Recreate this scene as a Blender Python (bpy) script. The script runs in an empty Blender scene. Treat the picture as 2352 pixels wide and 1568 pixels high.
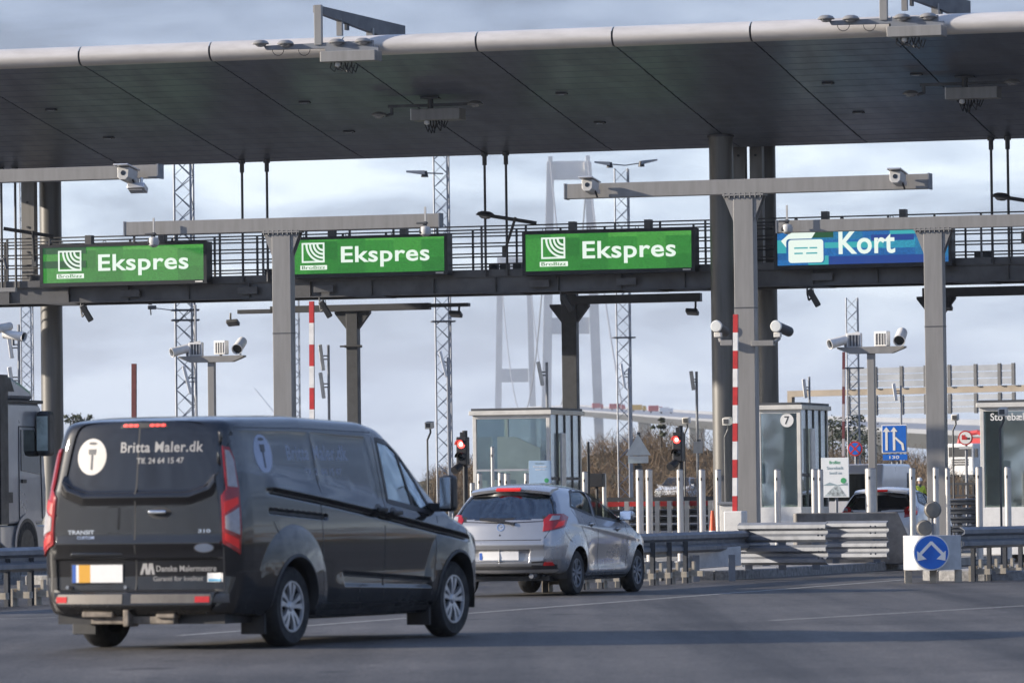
import bpy, bmesh, math, random
import numpy as np
from mathutils import Vector, Matrix, geometry
from mathutils.bvhtree import BVHTree
random.seed(7); RNG = np.random.default_rng(7)
SC = bpy.context.scene; COL = SC.collection
R_ = math.radians
# ------------------------------------------------------------------ camera
FPX, CXP, CYP = 13068.0, 1176.0, 784.0
CAM_H, PITCH, ROLL, PHI = 1.187, 0.02878, 0.0123, 0.2929
SUN_EL, SUN_STRENGTH, SKY_STRENGTH, EXPOSURE = 17.0, 5.0, 0.1, 0.86
HAZE = 0.00008
cam = bpy.data.cameras.new('camera'); camo = bpy.data.objects.new('camera', cam); COL.objects.link(camo)
cam.sensor_width = 36.0; cam.lens = 36.0 * FPX / 2352.0
cam.clip_start = 0.5; cam.clip_end = 30000
cam.dof.use_dof = True; cam.dof.focus_distance = 112.0; cam.dof.aperture_fstop = 6.3
_F = Vector((0, math.cos(PITCH), math.sin(PITCH))); _U0 = Vector((0, -math.sin(PITCH), math.cos(PITCH))); _R0 = Vector((1, 0, 0))
_Rc = _R0 * math.cos(ROLL) - _U0 * math.sin(ROLL); _Uc = _R0 * math.sin(ROLL) + _U0 * math.cos(ROLL)
camo.matrix_world = Matrix(((_Rc.x, _Uc.x, -_F.x, 0), (_Rc.y, _Uc.y, -_F.y, 0), (_Rc.z, _Uc.z, -_F.z, CAM_H), (0, 0, 0, 1)))
SC.camera = camo
# ------------------------------------------------------------------ world: daylight sky with thin cloud layers
W = bpy.data.worlds.new('World'); SC.world = W; W.use_nodes = True
nt = W.node_tree; nt.nodes.clear(); N = nt.nodes; L = nt.links
out = N.new('ShaderNodeOutputWorld'); bg = N.new('ShaderNodeBackground'); L.new(bg.outputs[0], out.inputs[0])
bg.inputs['Strength'].default_value = SKY_STRENGTH
sky = N.new('ShaderNodeTexSky'); sky.sky_type = 'NISHITA'; sky.sun_disc = False
sky.sun_elevation = R_(SUN_EL); sky.sun_rotation = R_(270); sky.altitude = 0; sky.dust_density = 1.5; sky.air_density = 1.0
tc = N.new('ShaderNodeTexCoord'); sep = N.new('ShaderNodeSeparateXYZ'); L.new(tc.outputs['Generated'], sep.inputs[0])
ramp = N.new('ShaderNodeValToRGB'); L.new(sep.outputs['Z'], ramp.inputs[0])
def setramp(r, stops):
    e = r.color_ramp.elements
    while len(e) > 1: e.remove(e[-1])
    e[0].position = stops[0][0]; e[0].color = (*stops[0][1], 1)
    for p, c in stops[1:]:
        k = e.new(p); k.color = (*c, 1)
setramp(ramp, [(0.0, (.45, .55, .70)), (.02, (.45, .55, .70)), (.045, (.62, .735, .87)), (.062, (.60, .715, .86)), (.076, (.27, .34, .49)),
               (.12, (.21, .29, .45)), (.2, (.30, .42, .70)), (.4, (.28, .40, .68)), (.7, (.20, .30, .55)), (1, (.17, .26, .50))])
mp = N.new('ShaderNodeMapping'); mp.inputs['Scale'].default_value = (8, 8, 30); L.new(tc.outputs['Generated'], mp.inputs[0])
nz = N.new('ShaderNodeTexNoise'); nz.inputs['Scale'].default_value = 2.6; nz.inputs['Detail'].default_value = 7; nz.inputs['Roughness'].default_value = .55
nz.inputs['Distortion'].default_value = .35; L.new(mp.outputs[0], nz.inputs['Vector'])
cr = N.new('ShaderNodeValToRGB'); setramp(cr, [(.37, (.50, .54, .61)), (.455, (.78, .81, .86)), (.53, (1.02, 1.02, 1.02)), (.62, (1.34, 1.29, 1.21))]); L.new(nz.outputs['Fac'], cr.inputs[0])
mul = N.new('ShaderNodeMix'); mul.data_type = 'RGBA'; mul.blend_type = 'MULTIPLY'; mul.inputs[0].default_value = 1
L.new(ramp.outputs[0], mul.inputs[6]); L.new(cr.outputs[0], mul.inputs[7])
sc10 = N.new('ShaderNodeMix'); sc10.data_type = 'RGBA'; sc10.blend_type = 'MULTIPLY'; sc10.inputs[0].default_value = 1
sc10.inputs[7].default_value = (7.6, 7.6, 7.6, 1); L.new(mul.outputs[2], sc10.inputs[6])
mx = N.new('ShaderNodeMix'); mx.data_type = 'RGBA'; mx.inputs[0].default_value = .86
L.new(sky.outputs[0], mx.inputs[6]); L.new(sc10.outputs[2], mx.inputs[7]); L.new(mx.outputs[2], bg.inputs['Color'])
sun = bpy.data.lights.new('sun', 'SUN'); suno = bpy.data.objects.new('sun', sun); COL.objects.link(suno)
sun.energy = SUN_STRENGTH; sun.angle = R_(.6); sun.color = (1.0, .90, .77)
_to = Vector((-math.cos(R_(SUN_EL)), -0.015, math.sin(R_(SUN_EL))))
suno.rotation_euler = _to.to_track_quat('Z', 'Y').to_euler(); suno.location = (-30, 0, 40)
vs = SC.view_settings; vs.view_transform = 'Standard'; vs.look = 'None'; vs.gamma = 1; vs.use_curve_mapping = False; vs.exposure = EXPOSURE
SC.cycles.use_denoising = True; SC.cycles.max_bounces = 6; SC.cycles.transparent_max_bounces = 12
# ------------------------------------------------------------------ helpers: place
UX, UY = math.cos(PHI), -math.sin(PHI); VX, VY = math.sin(PHI), math.cos(PHI)
def ray(px, py):
    dx, dy = px - CXP, py - CYP
    a = dx * math.cos(ROLL) - dy * math.sin(ROLL); b = dx * math.sin(ROLL) + dy * math.cos(ROLL)
    zc = -b / FPX
    return Vector((a / FPX, math.cos(PITCH) - zc * math.sin(PITCH), math.sin(PITCH) + zc * math.cos(PITCH)))
EYE = Vector((0, 0, CAM_H))
def onD(px, py, d):
    r = ray(px, py); return EYE + r * (d / r.y)
def gnd(px, py, z=0.0):
    r = ray(px, py); return EYE + r * ((z - CAM_H) / r.z)
def pl(px, py, t):                      # photo pixel on the plaza plane t -> (s, t, z)
    r = ray(px, py); k = t / (r.x * VX + r.y * VY); p = EYE + r * k
    return Vector((p.x * UX + p.y * UY, t, p.z))
def wd(s, t, z=0.0):                    # plaza coordinates -> world
    return Vector((s * UX + t * VX, s * UY + t * VY, z))
def ppm(px, py, t):
    p = pl(px, py, t); return FPX / wd(p.x, p.y).y
# ------------------------------------------------------------------ helpers: meshes
class MB:
    def __init__(s): s.v = []; s.f = []
    def add(s, v, f):
        b = len(s.v); s.v += [tuple(p) for p in v]; s.f += [tuple(i + b for i in q) for q in f]; return s
    def bb(s, x0, x1, y0, y1, z0, z1):
        return s.add([(x0,y0,z0),(x1,y0,z0),(x1,y1,z0),(x0,y1,z0),(x0,y0,z1),(x1,y0,z1),(x1,y1,z1),(x0,y1,z1)],
                     [(0,3,2,1),(4,5,6,7),(0,1,5,4),(1,2,6,5),(2,3,7,6),(3,0,4,7)])
    def box(s, c, sz, rot=None):
        m = MB().bb(-sz[0]/2, sz[0]/2, -sz[1]/2, sz[1]/2, -sz[2]/2, sz[2]/2)
        M = Matrix.Identity(3) if rot is None else rot
        return s.add([M @ Vector(p) + Vector(c) for p in m.v], m.f)
    def tube(s, p0, p1, r, n=10, r2=None, caps=True):
        p0, p1 = Vector(p0), Vector(p1); r2 = r if r2 is None else r2
        q = (p1 - p0).to_track_quat('Z', 'Y').to_matrix()
        v = []
        for p, rr in ((p0, r), (p1, r2)):
            for k in range(n):
                a = 2 * math.pi * k / n; v.append(p + q @ Vector((rr * math.cos(a), rr * math.sin(a), 0)))
        f = [(k, (k + 1) % n, n + (k + 1) % n, n + k) for k in range(n)]
        if caps: f += [tuple(range(n - 1, -1, -1)), tuple(range(n, 2 * n))]
        return s.add(v, f)
    def path(s, pts, r, n=8):
        for a, b in zip(pts[:-1], pts[1:]): s.tube(a, b, r, n)
        return s
    def prism(s, poly, a0, a1, axis='y'):
        n = len(poly); v = []
        for a in (a0, a1):
            for p, q in poly:
                v.append({'y': (p, a, q), 'x': (a, p, q), 'z': (p, q, a)}[axis])
        f = [tuple(range(n)), tuple(range(2 * n - 1, n - 1, -1))] + [(k, n + k, n + (k + 1) % n, (k + 1) % n) for k in range(n)]
        return s.add(v, f)
    def lathe(s, prof, n=20, M=None):
        v = []; f = []
        for r, z in prof:
            for k in range(n):
                a = 2 * math.pi * k / n; v.append(Vector((r * math.cos(a), r * math.sin(a), z)))
        for i in range(len(prof) - 1):
            for k in range(n): f.append((i*n+k, i*n+(k+1)%n, (i+1)*n+(k+1)%n, (i+1)*n+k))
        if M is not None: v = [M @ p for p in v]
        return s.add(v, f)
    def sweep(s, prof, pts, closed=True):   # prof: (lateral, z); pts: 3D polyline, lateral = horizontal right of travel
        n = len(prof); v = []; f = []
        for i, p in enumerate(pts):
            a = Vector(pts[max(i - 1, 0)]); b = Vector(pts[min(i + 1, len(pts) - 1)]); d = (b - a); d.z = 0; d.normalize()
            rt = Vector((d.y, -d.x, 0))
            for l, z in prof: v.append(Vector(p) + rt * l + Vector((0, 0, z)))
        m = n if closed else n - 1
        for i in range(len(pts) - 1):
            for k in range(m): f.append((i*n+k, i*n+(k+1)%n, (i+1)*n+(k+1)%n, (i+1)*n+k))
        if closed: f += [tuple(range(n)), tuple(range(len(pts)*n - 1, (len(pts)-1)*n - 1, -1))]
        return s.add(v, f)
    def build(s, name, mat, parent=None, smooth=True, bev=0, loc=None, rz=None, fixn=True):
        me = bpy.data.meshes.new(name); me.from_pydata([tuple(p) for p in s.v], [], s.f)
        if fixn:
            b = bmesh.new(); b.from_mesh(me); bmesh.ops.recalc_face_normals(b, faces=b.faces); b.to_mesh(me); b.free()
        return link(name, me, mat, parent, smooth, bev, loc, rz)
def link(name, me, mat, parent=None, smooth=True, bev=0, loc=None, rz=None):
    o = bpy.data.objects.new(name, me); COL.objects.link(o); me.materials.append(mat)
    if smooth and len(me.polygons):
        me.polygons.foreach_set('use_smooth', [True] * len(me.polygons)); me.set_sharp_from_angle(angle=R_(38))
    if parent is not None: o.parent = parent
    if loc is not None: o.location = loc
    if rz is not None: o.rotation_euler.z = rz
    if bev:
        m = o.modifiers.new('edge', 'BEVEL'); m.width = bev; m.segments = 2; m.limit_method = 'ANGLE'; m.angle_limit = R_(50)
    return o
def tag(o, label=None, cat=None, group=None, kind=None):
    if label: o['label'] = label
    if cat: o['category'] = cat
    if group: o['group'] = group
    if kind: o['kind'] = kind
    return o
def thing(name, label, cat, loc=(0, 0, 0), rz=0.0, group=None):
    o = bpy.data.objects.new(name, None); COL.objects.link(o); o.empty_display_size = .2
    o.location = loc; o.rotation_euler.z = rz
    return tag(o, label, cat, group)
def pthing(name, label, cat, s, t, group=None, z=0.0):       # thing standing in the plaza grid
    return thing(name, label, cat, wd(s, t, z), -PHI, group)
def copy_tree(o, parent=None):
    c = o.copy(); COL.objects.link(c)
    if parent is not None: c.parent = parent
    for ch in o.children: copy_tree(ch, c)
    return c
def struct(o): o['kind'] = 'structure'; return o
# ------------------------------------------------------------------ helpers: materials
MATS = {}
def mat(name, col, rough=.5, metal=0.0, var=.12, scale=6.0, bump=0.0, coat=0.0, spec=.5, bscale=40.0, dirt=None, st=None):
    if name in MATS: return MATS[name]
    m = bpy.data.materials.new(name); m.use_nodes = True; t = m.node_tree; b = t.nodes['Principled BSDF']
    b.inputs['Roughness'].default_value = rough; b.inputs['Metallic'].default_value = metal
    b.inputs['Coat Weight'].default_value = min(coat, 1); b.inputs['Coat IOR'].default_value = 1.5 if coat <= 1 else 1.5 + (coat - 1); b.inputs['Coat Roughness'].default_value = .04; b.inputs['Specular IOR Level'].default_value = spec
    b.inputs['Base Color'].default_value = (*col, 1)
    if var:
        tcn = t.nodes.new('ShaderNodeTexCoord'); nz = t.nodes.new('ShaderNodeTexNoise')
        nz.inputs['Scale'].default_value = scale; nz.inputs['Detail'].default_value = 6; nz.inputs['Roughness'].default_value = .62
        if st:
            mpn = t.nodes.new('ShaderNodeMapping'); mpn.inputs['Scale'].default_value = st; t.links.new(tcn.outputs['Object'], mpn.inputs[0]); t.links.new(mpn.outputs[0], nz.inputs['Vector'])
        else: t.links.new(tcn.outputs['Object'], nz.inputs['Vector'])
        cr = t.nodes.new('ShaderNodeValToRGB'); d = dirt or tuple(c * (1 - var * 1.6) for c in col)
        setramp(cr, [(.3, d), (.55, col), (.75, tuple(min(1, c * (1 + var)) for c in col))]); t.links.new(nz.outputs['Fac'], cr.inputs[0])
        t.links.new(cr.outputs[0], b.inputs['Base Color'])
        mr = t.nodes.new('ShaderNodeMapRange'); mr.inputs[1].default_value = .3; mr.inputs[2].default_value = .7
        mr.inputs[3].default_value = min(1, rough * 1.2); mr.inputs[4].default_value = rough * .85
        t.links.new(nz.outputs['Fac'], mr.inputs[0]); t.links.new(mr.outputs[0], b.inputs['Roughness'])
        if bump:
            n2 = t.nodes.new('ShaderNodeTexNoise'); n2.inputs['Scale'].default_value = bscale; n2.inputs['Detail'].default_value = 4
            t.links.new(tcn.outputs['Object'], n2.inputs['Vector'])
            bp = t.nodes.new('ShaderNodeBump'); bp.inputs['Strength'].default_value = bump; bp.inputs['Distance'].default_value = .01
            t.links.new(n2.outputs['Fac'], bp.inputs['Height']); t.links.new(bp.outputs[0], b.inputs['Normal'])
    MATS[name] = m; return m
def emit(name, col, strength, base=(.02, .02, .02)):
    m = bpy.data.materials.new(name); m.use_nodes = True; b = m.node_tree.nodes['Principled BSDF']
    b.inputs['Base Color'].default_value = (*base, 1); b.inputs['Emission Color'].default_value = (*col, 1); b.inputs['Emission Strength'].default_value = strength
    b.inputs['Roughness'].default_value = .4
    return m
def glass(name, tint, alpha_mix=.5, rough=.03, fmin=.1):
    m = bpy.data.materials.new(name); m.use_nodes = True; t = m.node_tree; t.nodes.clear()
    o = t.nodes.new('ShaderNodeOutputMaterial'); g = t.nodes.new('ShaderNodeBsdfGlossy'); g.inputs['Roughness'].default_value = rough
    g.inputs['Color'].default_value = (.9, .95, 1, 1)
    tr = t.nodes.new('ShaderNodeBsdfTransparent'); tr.inputs['Color'].default_value = (*tint, 1)
    fr = t.nodes.new('ShaderNodeLayerWeight'); fr.inputs['Blend'].default_value = alpha_mix
    mr = t.nodes.new('ShaderNodeMapRange'); mr.inputs[3].default_value = fmin; mr.inputs[4].default_value = .9
    t.links.new(fr.outputs['Fresnel'], mr.inputs[0])
    mxn = t.nodes.new('ShaderNodeMixShader'); t.links.new(mr.outputs[0], mxn.inputs[0]); t.links.new(tr.outputs[0], mxn.inputs[1]); t.links.new(g.outputs[0], mxn.inputs[2])
    t.links.new(mxn.outputs[0], o.inputs[0]); return m
M_STEEL = mat('painted grey steel', (.24, .232, .222), .42, .1, .12, 2.2, st=(3, 3, .35))
M_COLUMN = mat('column grey coat', (.15, .146, .14), .4, .35, .18, 2, st=(3, 3, .25))
M_DSTEEL = mat('dark grey steel', (.075, .078, .085), .5, .2, .15, 4)
M_GANTRY = mat('gantry dark paint', (.115, .115, .12), .45, .25, .15, 3)
M_BLACK = mat('black plastic', (.018, .018, .02), .45, 0, .2, 8)
M_RUBBER = mat('tyre rubber', (.018, .018, .019), .75, 0, .25, 12, bump=.2)
M_GALV = mat('galvanised steel', (.19, .20, .22), .5, .3, .12, 5, bump=.04)
M_ALU = mat('brushed aluminium', (.55, .55, .56), .35, .6, .1, 10)
M_MAST = mat('mast zinc', (.30, .31, .33), .5, .5, .15, 4)
M_WHITE = mat('white housing paint', (.72, .71, .69), .4, 0, .08, 8)
M_OFFW = mat('cream frame paint', (.62, .6, .56), .45, 0, .1, 5)
M_NOSE = mat('canopy edge metal', (.63, .59, .55), .36, .25, .12, 1.6, st=(.6, 2, 3))
M_SOFFIT = mat('soffit slat coat', (.135, .152, .20), .33, .25, .14, 1.3, st=(1.5, .5, 1))
M_CONC = mat('weathered concrete', (.34, .325, .30), .85, 0, .22, 3, bump=.35)
M_KERB = mat('granite kerb', (.22, .215, .21), .8, 0, .3, 14, bump=.4)
M_CHROME = mat('chrome', (.75, .76, .78), .12, 1, .03, 10)
M_TYPE = mat('white lettering', (.75, .74, .72), .5, 0, .05, 10)
M_RED = mat('red paint', (.5, .03, .03), .45, 0, .15, 8)
M_REDW = mat('reflective white band', (.75, .73, .7), .45, 0, .1, 8)
M_BLUES = mat('blue sign face', (.01, .13, .55), .4, 0, .06, 8)
M_GLASSD = mat('dark car glass', (.012, .015, .017), .05, 0, 0, spec=.7)
M_REDLENS = mat('red lens', (.30, .008, .010), .12, 0, .1, 20, coat=.6)
M_LAMPW = mat('frosted lamp lens', (.7, .7, .66), .25, 0, .06, 9)
M_WOOD = mat('pale post', (.36, .32, .26), .75, 0, .2, 9)
# ================================================================== setting: ground, road, markings, islands
def ground_z(t): return max(0.0, t - 128.0)**2 * 2.85e-5
def asphalt():
    m = bpy.data.materials.new('asphalt'); m.use_nodes = True; t = m.node_tree; b = t.nodes['Principled BSDF']; n = t.nodes; l = t.links
    tcn = n.new('ShaderNodeTexCoord')
    def nz(scale, det=5, r=.6, vec=None):
        k = n.new('ShaderNodeTexNoise'); k.inputs['Scale'].default_value = scale; k.inputs['Detail'].default_value = det; k.inputs['Roughness'].default_value = r
        l.new(vec or tcn.outputs['Object'], k.inputs['Vector']); return k
    big = nz(.22, 6); fine = nz(30, 3, .75); mid = nz(5.0, 8, .85)
    mpn = n.new('ShaderNodeMapping'); mpn.inputs['Rotation'].default_value = (0, 0, PHI); mpn.inputs['Scale'].default_value = (.8, .02, 1); l.new(tcn.outputs['Object'], mpn.inputs[0])
    lane = nz(1.0, 4, .6, mpn.outputs[0])
    r1 = n.new('ShaderNodeValToRGB'); setramp(r1, [(.3, (.060, .0565, .054)), (.5, (.083, .079, .076)), (.72, (.108, .103, .099))]); l.new(big.outputs['Fac'], r1.inputs[0])
    r2 = n.new('ShaderNodeValToRGB'); setramp(r2, [(.25, (.2, .2, .21)), (.5, (.95, .95, .95)), (.75, (2.1, 2.06, 2.0))]); l.new(fine.outputs['Fac'], r2.inputs[0])
    r3 = n.new('ShaderNodeValToRGB'); setramp(r3, [(.34, (.55, .55, .56)), (.46, (.95, .95, .95)), (.66, (1.4, 1.38, 1.35))]); l.new(lane.outputs['Fac'], r3.inputs[0])
    r4 = n.new('ShaderNodeValToRGB'); setramp(r4, [(.3, (.42, .42, .43)), (.5, (1, 1, 1)), (.68, (1.6, 1.58, 1.55))]); l.new(mid.outputs['Fac'], r4.inputs[0])
    c = r1.outputs[0]
    st = nz(1.3, 2, .4); r5 = n.new('ShaderNodeValToRGB'); setramp(r5, [(.27, (.45, .45, .46)), (.32, (1, 1, 1)), (1, (1, 1, 1))]); l.new(st.outputs['Fac'], r5.inputs[0])
    for r in (r2, r3, r4, r5):
        k = n.new('ShaderNodeMix'); k.data_type = 'RGBA'; k.blend_type = 'MULTIPLY'; k.inputs[0].default_value = 1
        l.new(c, k.inputs[6]); l.new(r.outputs[0], k.inputs[7]); c = k.outputs[2]
    l.new(c, b.inputs['Base Color']); b.inputs['Roughness'].default_value = .62; b.inputs['Specular IOR Level'].default_value = .2
    bp = n.new('ShaderNodeBump'); bp.inputs['Strength'].default_value = .8; bp.inputs['Distance'].default_value = .02
    l.new(fine.outputs['Fac'], bp.inputs['Height']); l.new(bp.outputs[0], b.inputs['Normal'])
    return m
M_ASPH = asphalt()
M_GRASS = mat('winter grass', (.06, .055, .03), .95, 0, .5, .35, bump=.6, bscale=3, dirt=(.045, .05, .025))
M_MARK = mat('worn road paint', (.36, .35, .33), .7, 0, .45, 14, dirt=(.13, .13, .13))
# one terrain sheet to the horizon, road sheet on top of it
ts = [-60, 0, 20, 40, 60, 80, 100, 128, 150, 180, 220, 260, 300, 350, 420, 520, 700, 1000, 1600, 2600, 5000, 9000]
m = MB(); ss = [-4000, -1500, -600, -250, -120, -60, -20, 20, 60, 150, 400, 1200, 4000]
def terr_z(s, t):
    z = min(ground_z(t), 3.4) - .12
    return z
vv = [wd(s, t, terr_z(s, t)) for t in ts for s in ss]; k = len(ss)
m.add(vv, [(i*k+j, i*k+j+1, (i+1)*k+j+1, (i+1)*k+j) for i in range(len(ts)-1) for j in range(k-1)])
struct(m.build('ground', M_GRASS, smooth=False))
m = MB(); ss = [-75, -30, -5, 40]; tr = [-50, -10, 20, 40, 60, 80, 100, 128, 150, 200, 260, 330, 420, 520]; k = len(ss)
vv = [wd(s, t, min(ground_z(t), 3.4)) for t in tr for s in ss]
m.add(vv, [(i*k+j, i*k+j+1, (i+1)*k+j+1, (i+1)*k+j) for i in range(len(tr)-1) for j in range(k-1)])
struct(m.build('road', M_ASPH, smooth=False))
def marking(p0, p1, w=.12):
    p0, p1 = Vector(p0), Vector(p1); d = (p1 - p0); d.z = 0; d.normalize(); r = Vector((d.y, -d.x, 0)) * w / 2; z = Vector((0, 0, .004))
    n = 24; m = MB(); v = []
    for i in range(n + 1):
        p = p0.lerp(p1, i / n); v += [p - r + z, p + r + z]
    m.add(v, [(2*i, 2*i+1, 2*i+3, 2*i+2) for i in range(n)])
    return struct(m.build('road_marking', M_MARK, smooth=False))
a, b = gnd(1080, 1408), gnd(2080, 1331); d = (b - a)
marking(a - d * .42, b, .10)
a, b = gnd(1770, 1425), gnd(2352, 1391); marking(a, b + (b - a) * .8, .10)
a, b = gnd(-200, 1427), gnd(118, 1418); marking(a - (b-a)*.3, b + (b - a) * .9, .10)
# traffic islands with kerb stones
def island(sc, t0, t1, hw=1.05):
    nose = [(sc + hw * math.sin(a) , t0 + hw * 1.3 * (1 - math.cos(a))) for a in np.linspace(-math.pi/2, math.pi/2, 15)]
    poly = [(s, t) for s, t in nose] + [(sc + hw, t1), (sc - hw, t1)]
    m = MB(); m.prism([tuple(wd(s, t))[:2] for s, t in poly], -.1, .138, 'z')
    isl = struct(m.build('traffic_island', M_CONC, smooth=False))
    # kerb stones around the nose and down both sides
    pts = [(sc - hw, t0 + hw*1.3 + q) for q in np.arange(min(14, t1 - t0 - 2), 0, -1.0)] + nose + [(sc + hw, t0 + hw*1.3 + q) for q in np.arange(1.0, min(15, t1-t0-2), 1.0)]
    P = [Vector((s, t, 0)) for s, t in pts]
    # resample at .8 m
    seg = [0]
    for a_, b_ in zip(P[:-1], P[1:]): seg.append(seg[-1] + (b_ - a_).length)
    def at(q):
        i = max(j for j in range(len(seg)) if seg[j] <= q + 1e-9); i = min(i, len(P) - 2)
        return P[i].lerp(P[i+1], (q - seg[i]) / max(1e-6, seg[i+1] - seg[i]))
    q = 0; prof = [(-.075, -.05), (-.075, .13), (-.06, .148), (.06, .148), (.075, .13), (.075, -.05)]
    while q + .8 < seg[-1]:
        pa, pc, pb = at(q + .008), at(q + .4), at(q + .792)
        j = random.uniform(-.006, .006)
        mm = MB().sweep(prof, [wd(p.x, p.y, j) for p in (pa, pc, pb)])
        mm.build('kerb_stone', M_KERB, isl, smooth=False)
        q += .8
    return isl
for sc, t0 in ((-38.6, 92), (-33.6, 86), (-28.4, 78), (-23.2, 84.5), (-17.6, 82)):
    island(sc, t0, 124)
# embankment hill behind the plaza with bare scrub
def hill(name, pts, w0, w1, m_):
    mm = MB(); v = []; n = len(pts)
    for (x, y, zt, zb) in pts:
        v += [(x, y - w0, zb), (x, y - w0*.35, zb + (zt - zb)*.6), (x, y, zt), (x, y + w1, zt*.9), (x, y + w1*2, zb)]
    mm.add(v, [(5*i+j, 5*i+5+j, 5*i+6+j, 5*i+1+j) for i in range(n-1) for j in range(4)])
    return struct(mm.build(name, m_))
hp = []
HD = 330.0
for px, py in ((900, 1120), (1010, 1095), (1180, 1085), (1300, 1060), (1380, 1040), (1500, 1030), (1640, 1035), (1760, 1060), (1900, 1060), (2000, 1075), (2110, 1085), (2150, 1138), (2265, 1138), (2300, 1100), (2400, 1100), (2700, 1110)):
    p = onD(px, py, HD); hp.append((p.x, p.y, p.z, .9))
hill('hill', hp, 28, 30, M_GRASS)
# ================================================================== suspension bridge far behind
M_PYL = mat('pale pylon concrete', (.70, .68, .64), .85, 0, .12, .02, dirt=(.52, .51, .49))
M_DECK = mat('bridge deck steel', (.24, .25, .27), .6, 0, .1, .02)
M_CABLE = mat('cable grey', (.2, .21, .23), .6, 0, 0)
br = thing('suspension_bridge', 'pale suspension bridge with two tall portal pylons far behind the toll signs', 'bridge', (0, 4200, 0))
O = Vector((0, 4200, 0))
def leg(xs, d, dep):                    # xs: list of (y, xl, xr) in photo px
    mm = MB(); v = []
    for (y, xl, xr) in xs:
        a, b = onD(xl, y, d) - O, onD(xr, y, d) - O
        v += [a + Vector((0, -dep/2, 0)), b + Vector((0, -dep/2, 0)), b + Vector((0, dep/2, 0)), a + Vector((0, dep/2, 0))]
    n = len(xs)
    mm.add(v, [(4*i+j, 4*i+(j+1) % 4, 4*i+4+(j+1) % 4, 4*i+4+j) for i in range(n-1) for j in range(4)] + [(3, 2, 1, 0), (4*n-4, 4*n-3, 4*n-2, 4*n-1)])
    return mm.build('pylon_leg', M_PYL, br, smooth=False)
D1, D2 = 4190.0, 5830.0
leg([(1140, 1240, 1265), (935, 1244, 1266), (676, 1249, 1269), (372, 1256, 1273)], D1, 9)
leg([(1140, 1371, 1393), (935, 1363, 1384), (676, 1352, 1374), (372, 1342, 1358)], D1, 9)
leg([(1140, 1133, 1150), (935, 1137, 1152), (676, 1141, 1155), (588, 1142, 1154)], D2, 9)
leg([(1140, 1222, 1238), (935, 1217, 1231), (676, 1210, 1223), (588, 1207, 1218)], D2, 9)
def xbeam(x0, x1, y0, y1, d, dep):
    a, b = onD(x0, y0, d) - O, onD(x1, y1, d) - O
    MB().bb(a.x, b.x, a.y - dep/2, a.y + dep/2, b.z, a.z).build('cross_beam', M_PYL, br, smooth=False)
xbeam(1272, 1344, 371, 412, D1, 7); xbeam(1267, 1354, 730, 766, D1, 7); xbeam(1151, 1214, 847, 877, D2, 7); xbeam(1153, 1209, 592, 618, D2, 7)
for x, y in ((1264, 366), (1350, 364)):
    p = onD(x, y, D1) - O; MB().bb(p.x-1.6, p.x+1.6, p.y-3, p.y+3, p.z-4, p.z+2).build('saddle', M_PYL, br, smooth=False)
def cable(A, B, sag):
    pts = []
    for i in range(21):
        q = i / 20; p = A.lerp(B, q) - O; p.z -= sag * 4 * q * (1 - q); pts.append(p)
    MB().path(pts, .55, 6).build('cable', M_CABLE, br)
for xa, xb in ((1264, 1148), (1350, 1213)):
    cable(onD(xa, 368, D1), onD(xb, 590, D2), 175)
cable(onD(1264, 368, D1), onD(1330, 940, 3600), 12); cable(onD(1350, 368, D1), onD(1432, 948, 3600), 12)
dk = [(1120, 944, 6200), (1200, 936, 5200), (1300, 934, 4300), (1340, 938, 3700), (1450, 944, 3000), (1560, 952, 2500), (1660, 958, 2150), (1800, 965, 1800), (1960, 972, 1500), (2140, 979, 1250), (2352, 986, 1050), (2700, 1000, 820)]
pts = [onD(*q) - O for q in dk]
MB().sweep([(-13, -.9), (-13, 0), (13, 0), (13, -.9), (7, -4.4), (-7, -4.4)], pts).build('deck', M_DECK, br, smooth=False)
MB().sweep([(-12.8, .02), (-12.8, 1.3), (-12.5, 1.3), (-12.5, .02)], pts).build('parapet', M_DECK, br, smooth=False)
for q in ((1480, 946, 2850), (1600, 954.5, 2350), (1720, 961, 1980), (1880, 968.5, 1650), (2040, 975.5, 1370), (2240, 982.5, 1140)):
    p = onD(*q) - O; MB().bb(p.x-3.2, p.x+3.2, p.y-2, p.y+2, 0, p.z-4.4).build('pier', M_PYL, br, smooth=False)
# little vehicles on the deck
def far_lorry(px, d, L_, h, col, label, cab):
    yy = np.interp(px, [q[0] for q in dk], [q[1] for q in dk]); dd = np.interp(px, [q[0] for q in dk], [q[2] for q in dk])
    p = onD(px, yy, dd)
    t_ = thing('lorry' if cab else 'far_car', label, 'lorry' if cab else 'car', p)
    mm = mat('far ' + col[0], col[1], .5, 0, 0)
    if cab:
        MB().bb(-L_/2, L_*.22, -1.25, 1.25, .9, h).build('load_box', mm, t_, smooth=False, bev=.08)
        MB().prism([(L_*.25, .7), (L_*.5, .7), (L_*.5, 1.8), (L_*.46, h*.85), (L_*.25, h*.85)], -1.2, 1.2).build('cab', mm, t_, smooth=False)
    else:
        MB().prism([(-L_/2, .3), (L_/2, .3), (L_/2, .8), (L_*.3, .95), (L_*.15, h), (-L_*.3, h), (-L_/2, .9)], -.9, .9).build('body', mm, t_, smooth=False)
    w = MB()
    for x in (-L_*.33, L_*.34):
        for y in (-1.0, 1.0): w.tube((x, y-.15, .45), (x, y+.15, .45), .45, 10)
    w.build('wheels', M_RUBBER, t_)
    return t_
YL = ('yellow', (.7, .4, .05)); RD = ('red', (.5, .06, .06)); WH = ('white', (.75, .75, .75))
far_lorry(1373, 0, 7, 3.8, RD, 'reddish lorry on the bridge beside the right pylon leg', True)
far_lorry(1418, 0, 9, 3.8, RD, 'dull red lorry on the bridge ramp just left of the lattice mast', True)
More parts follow.
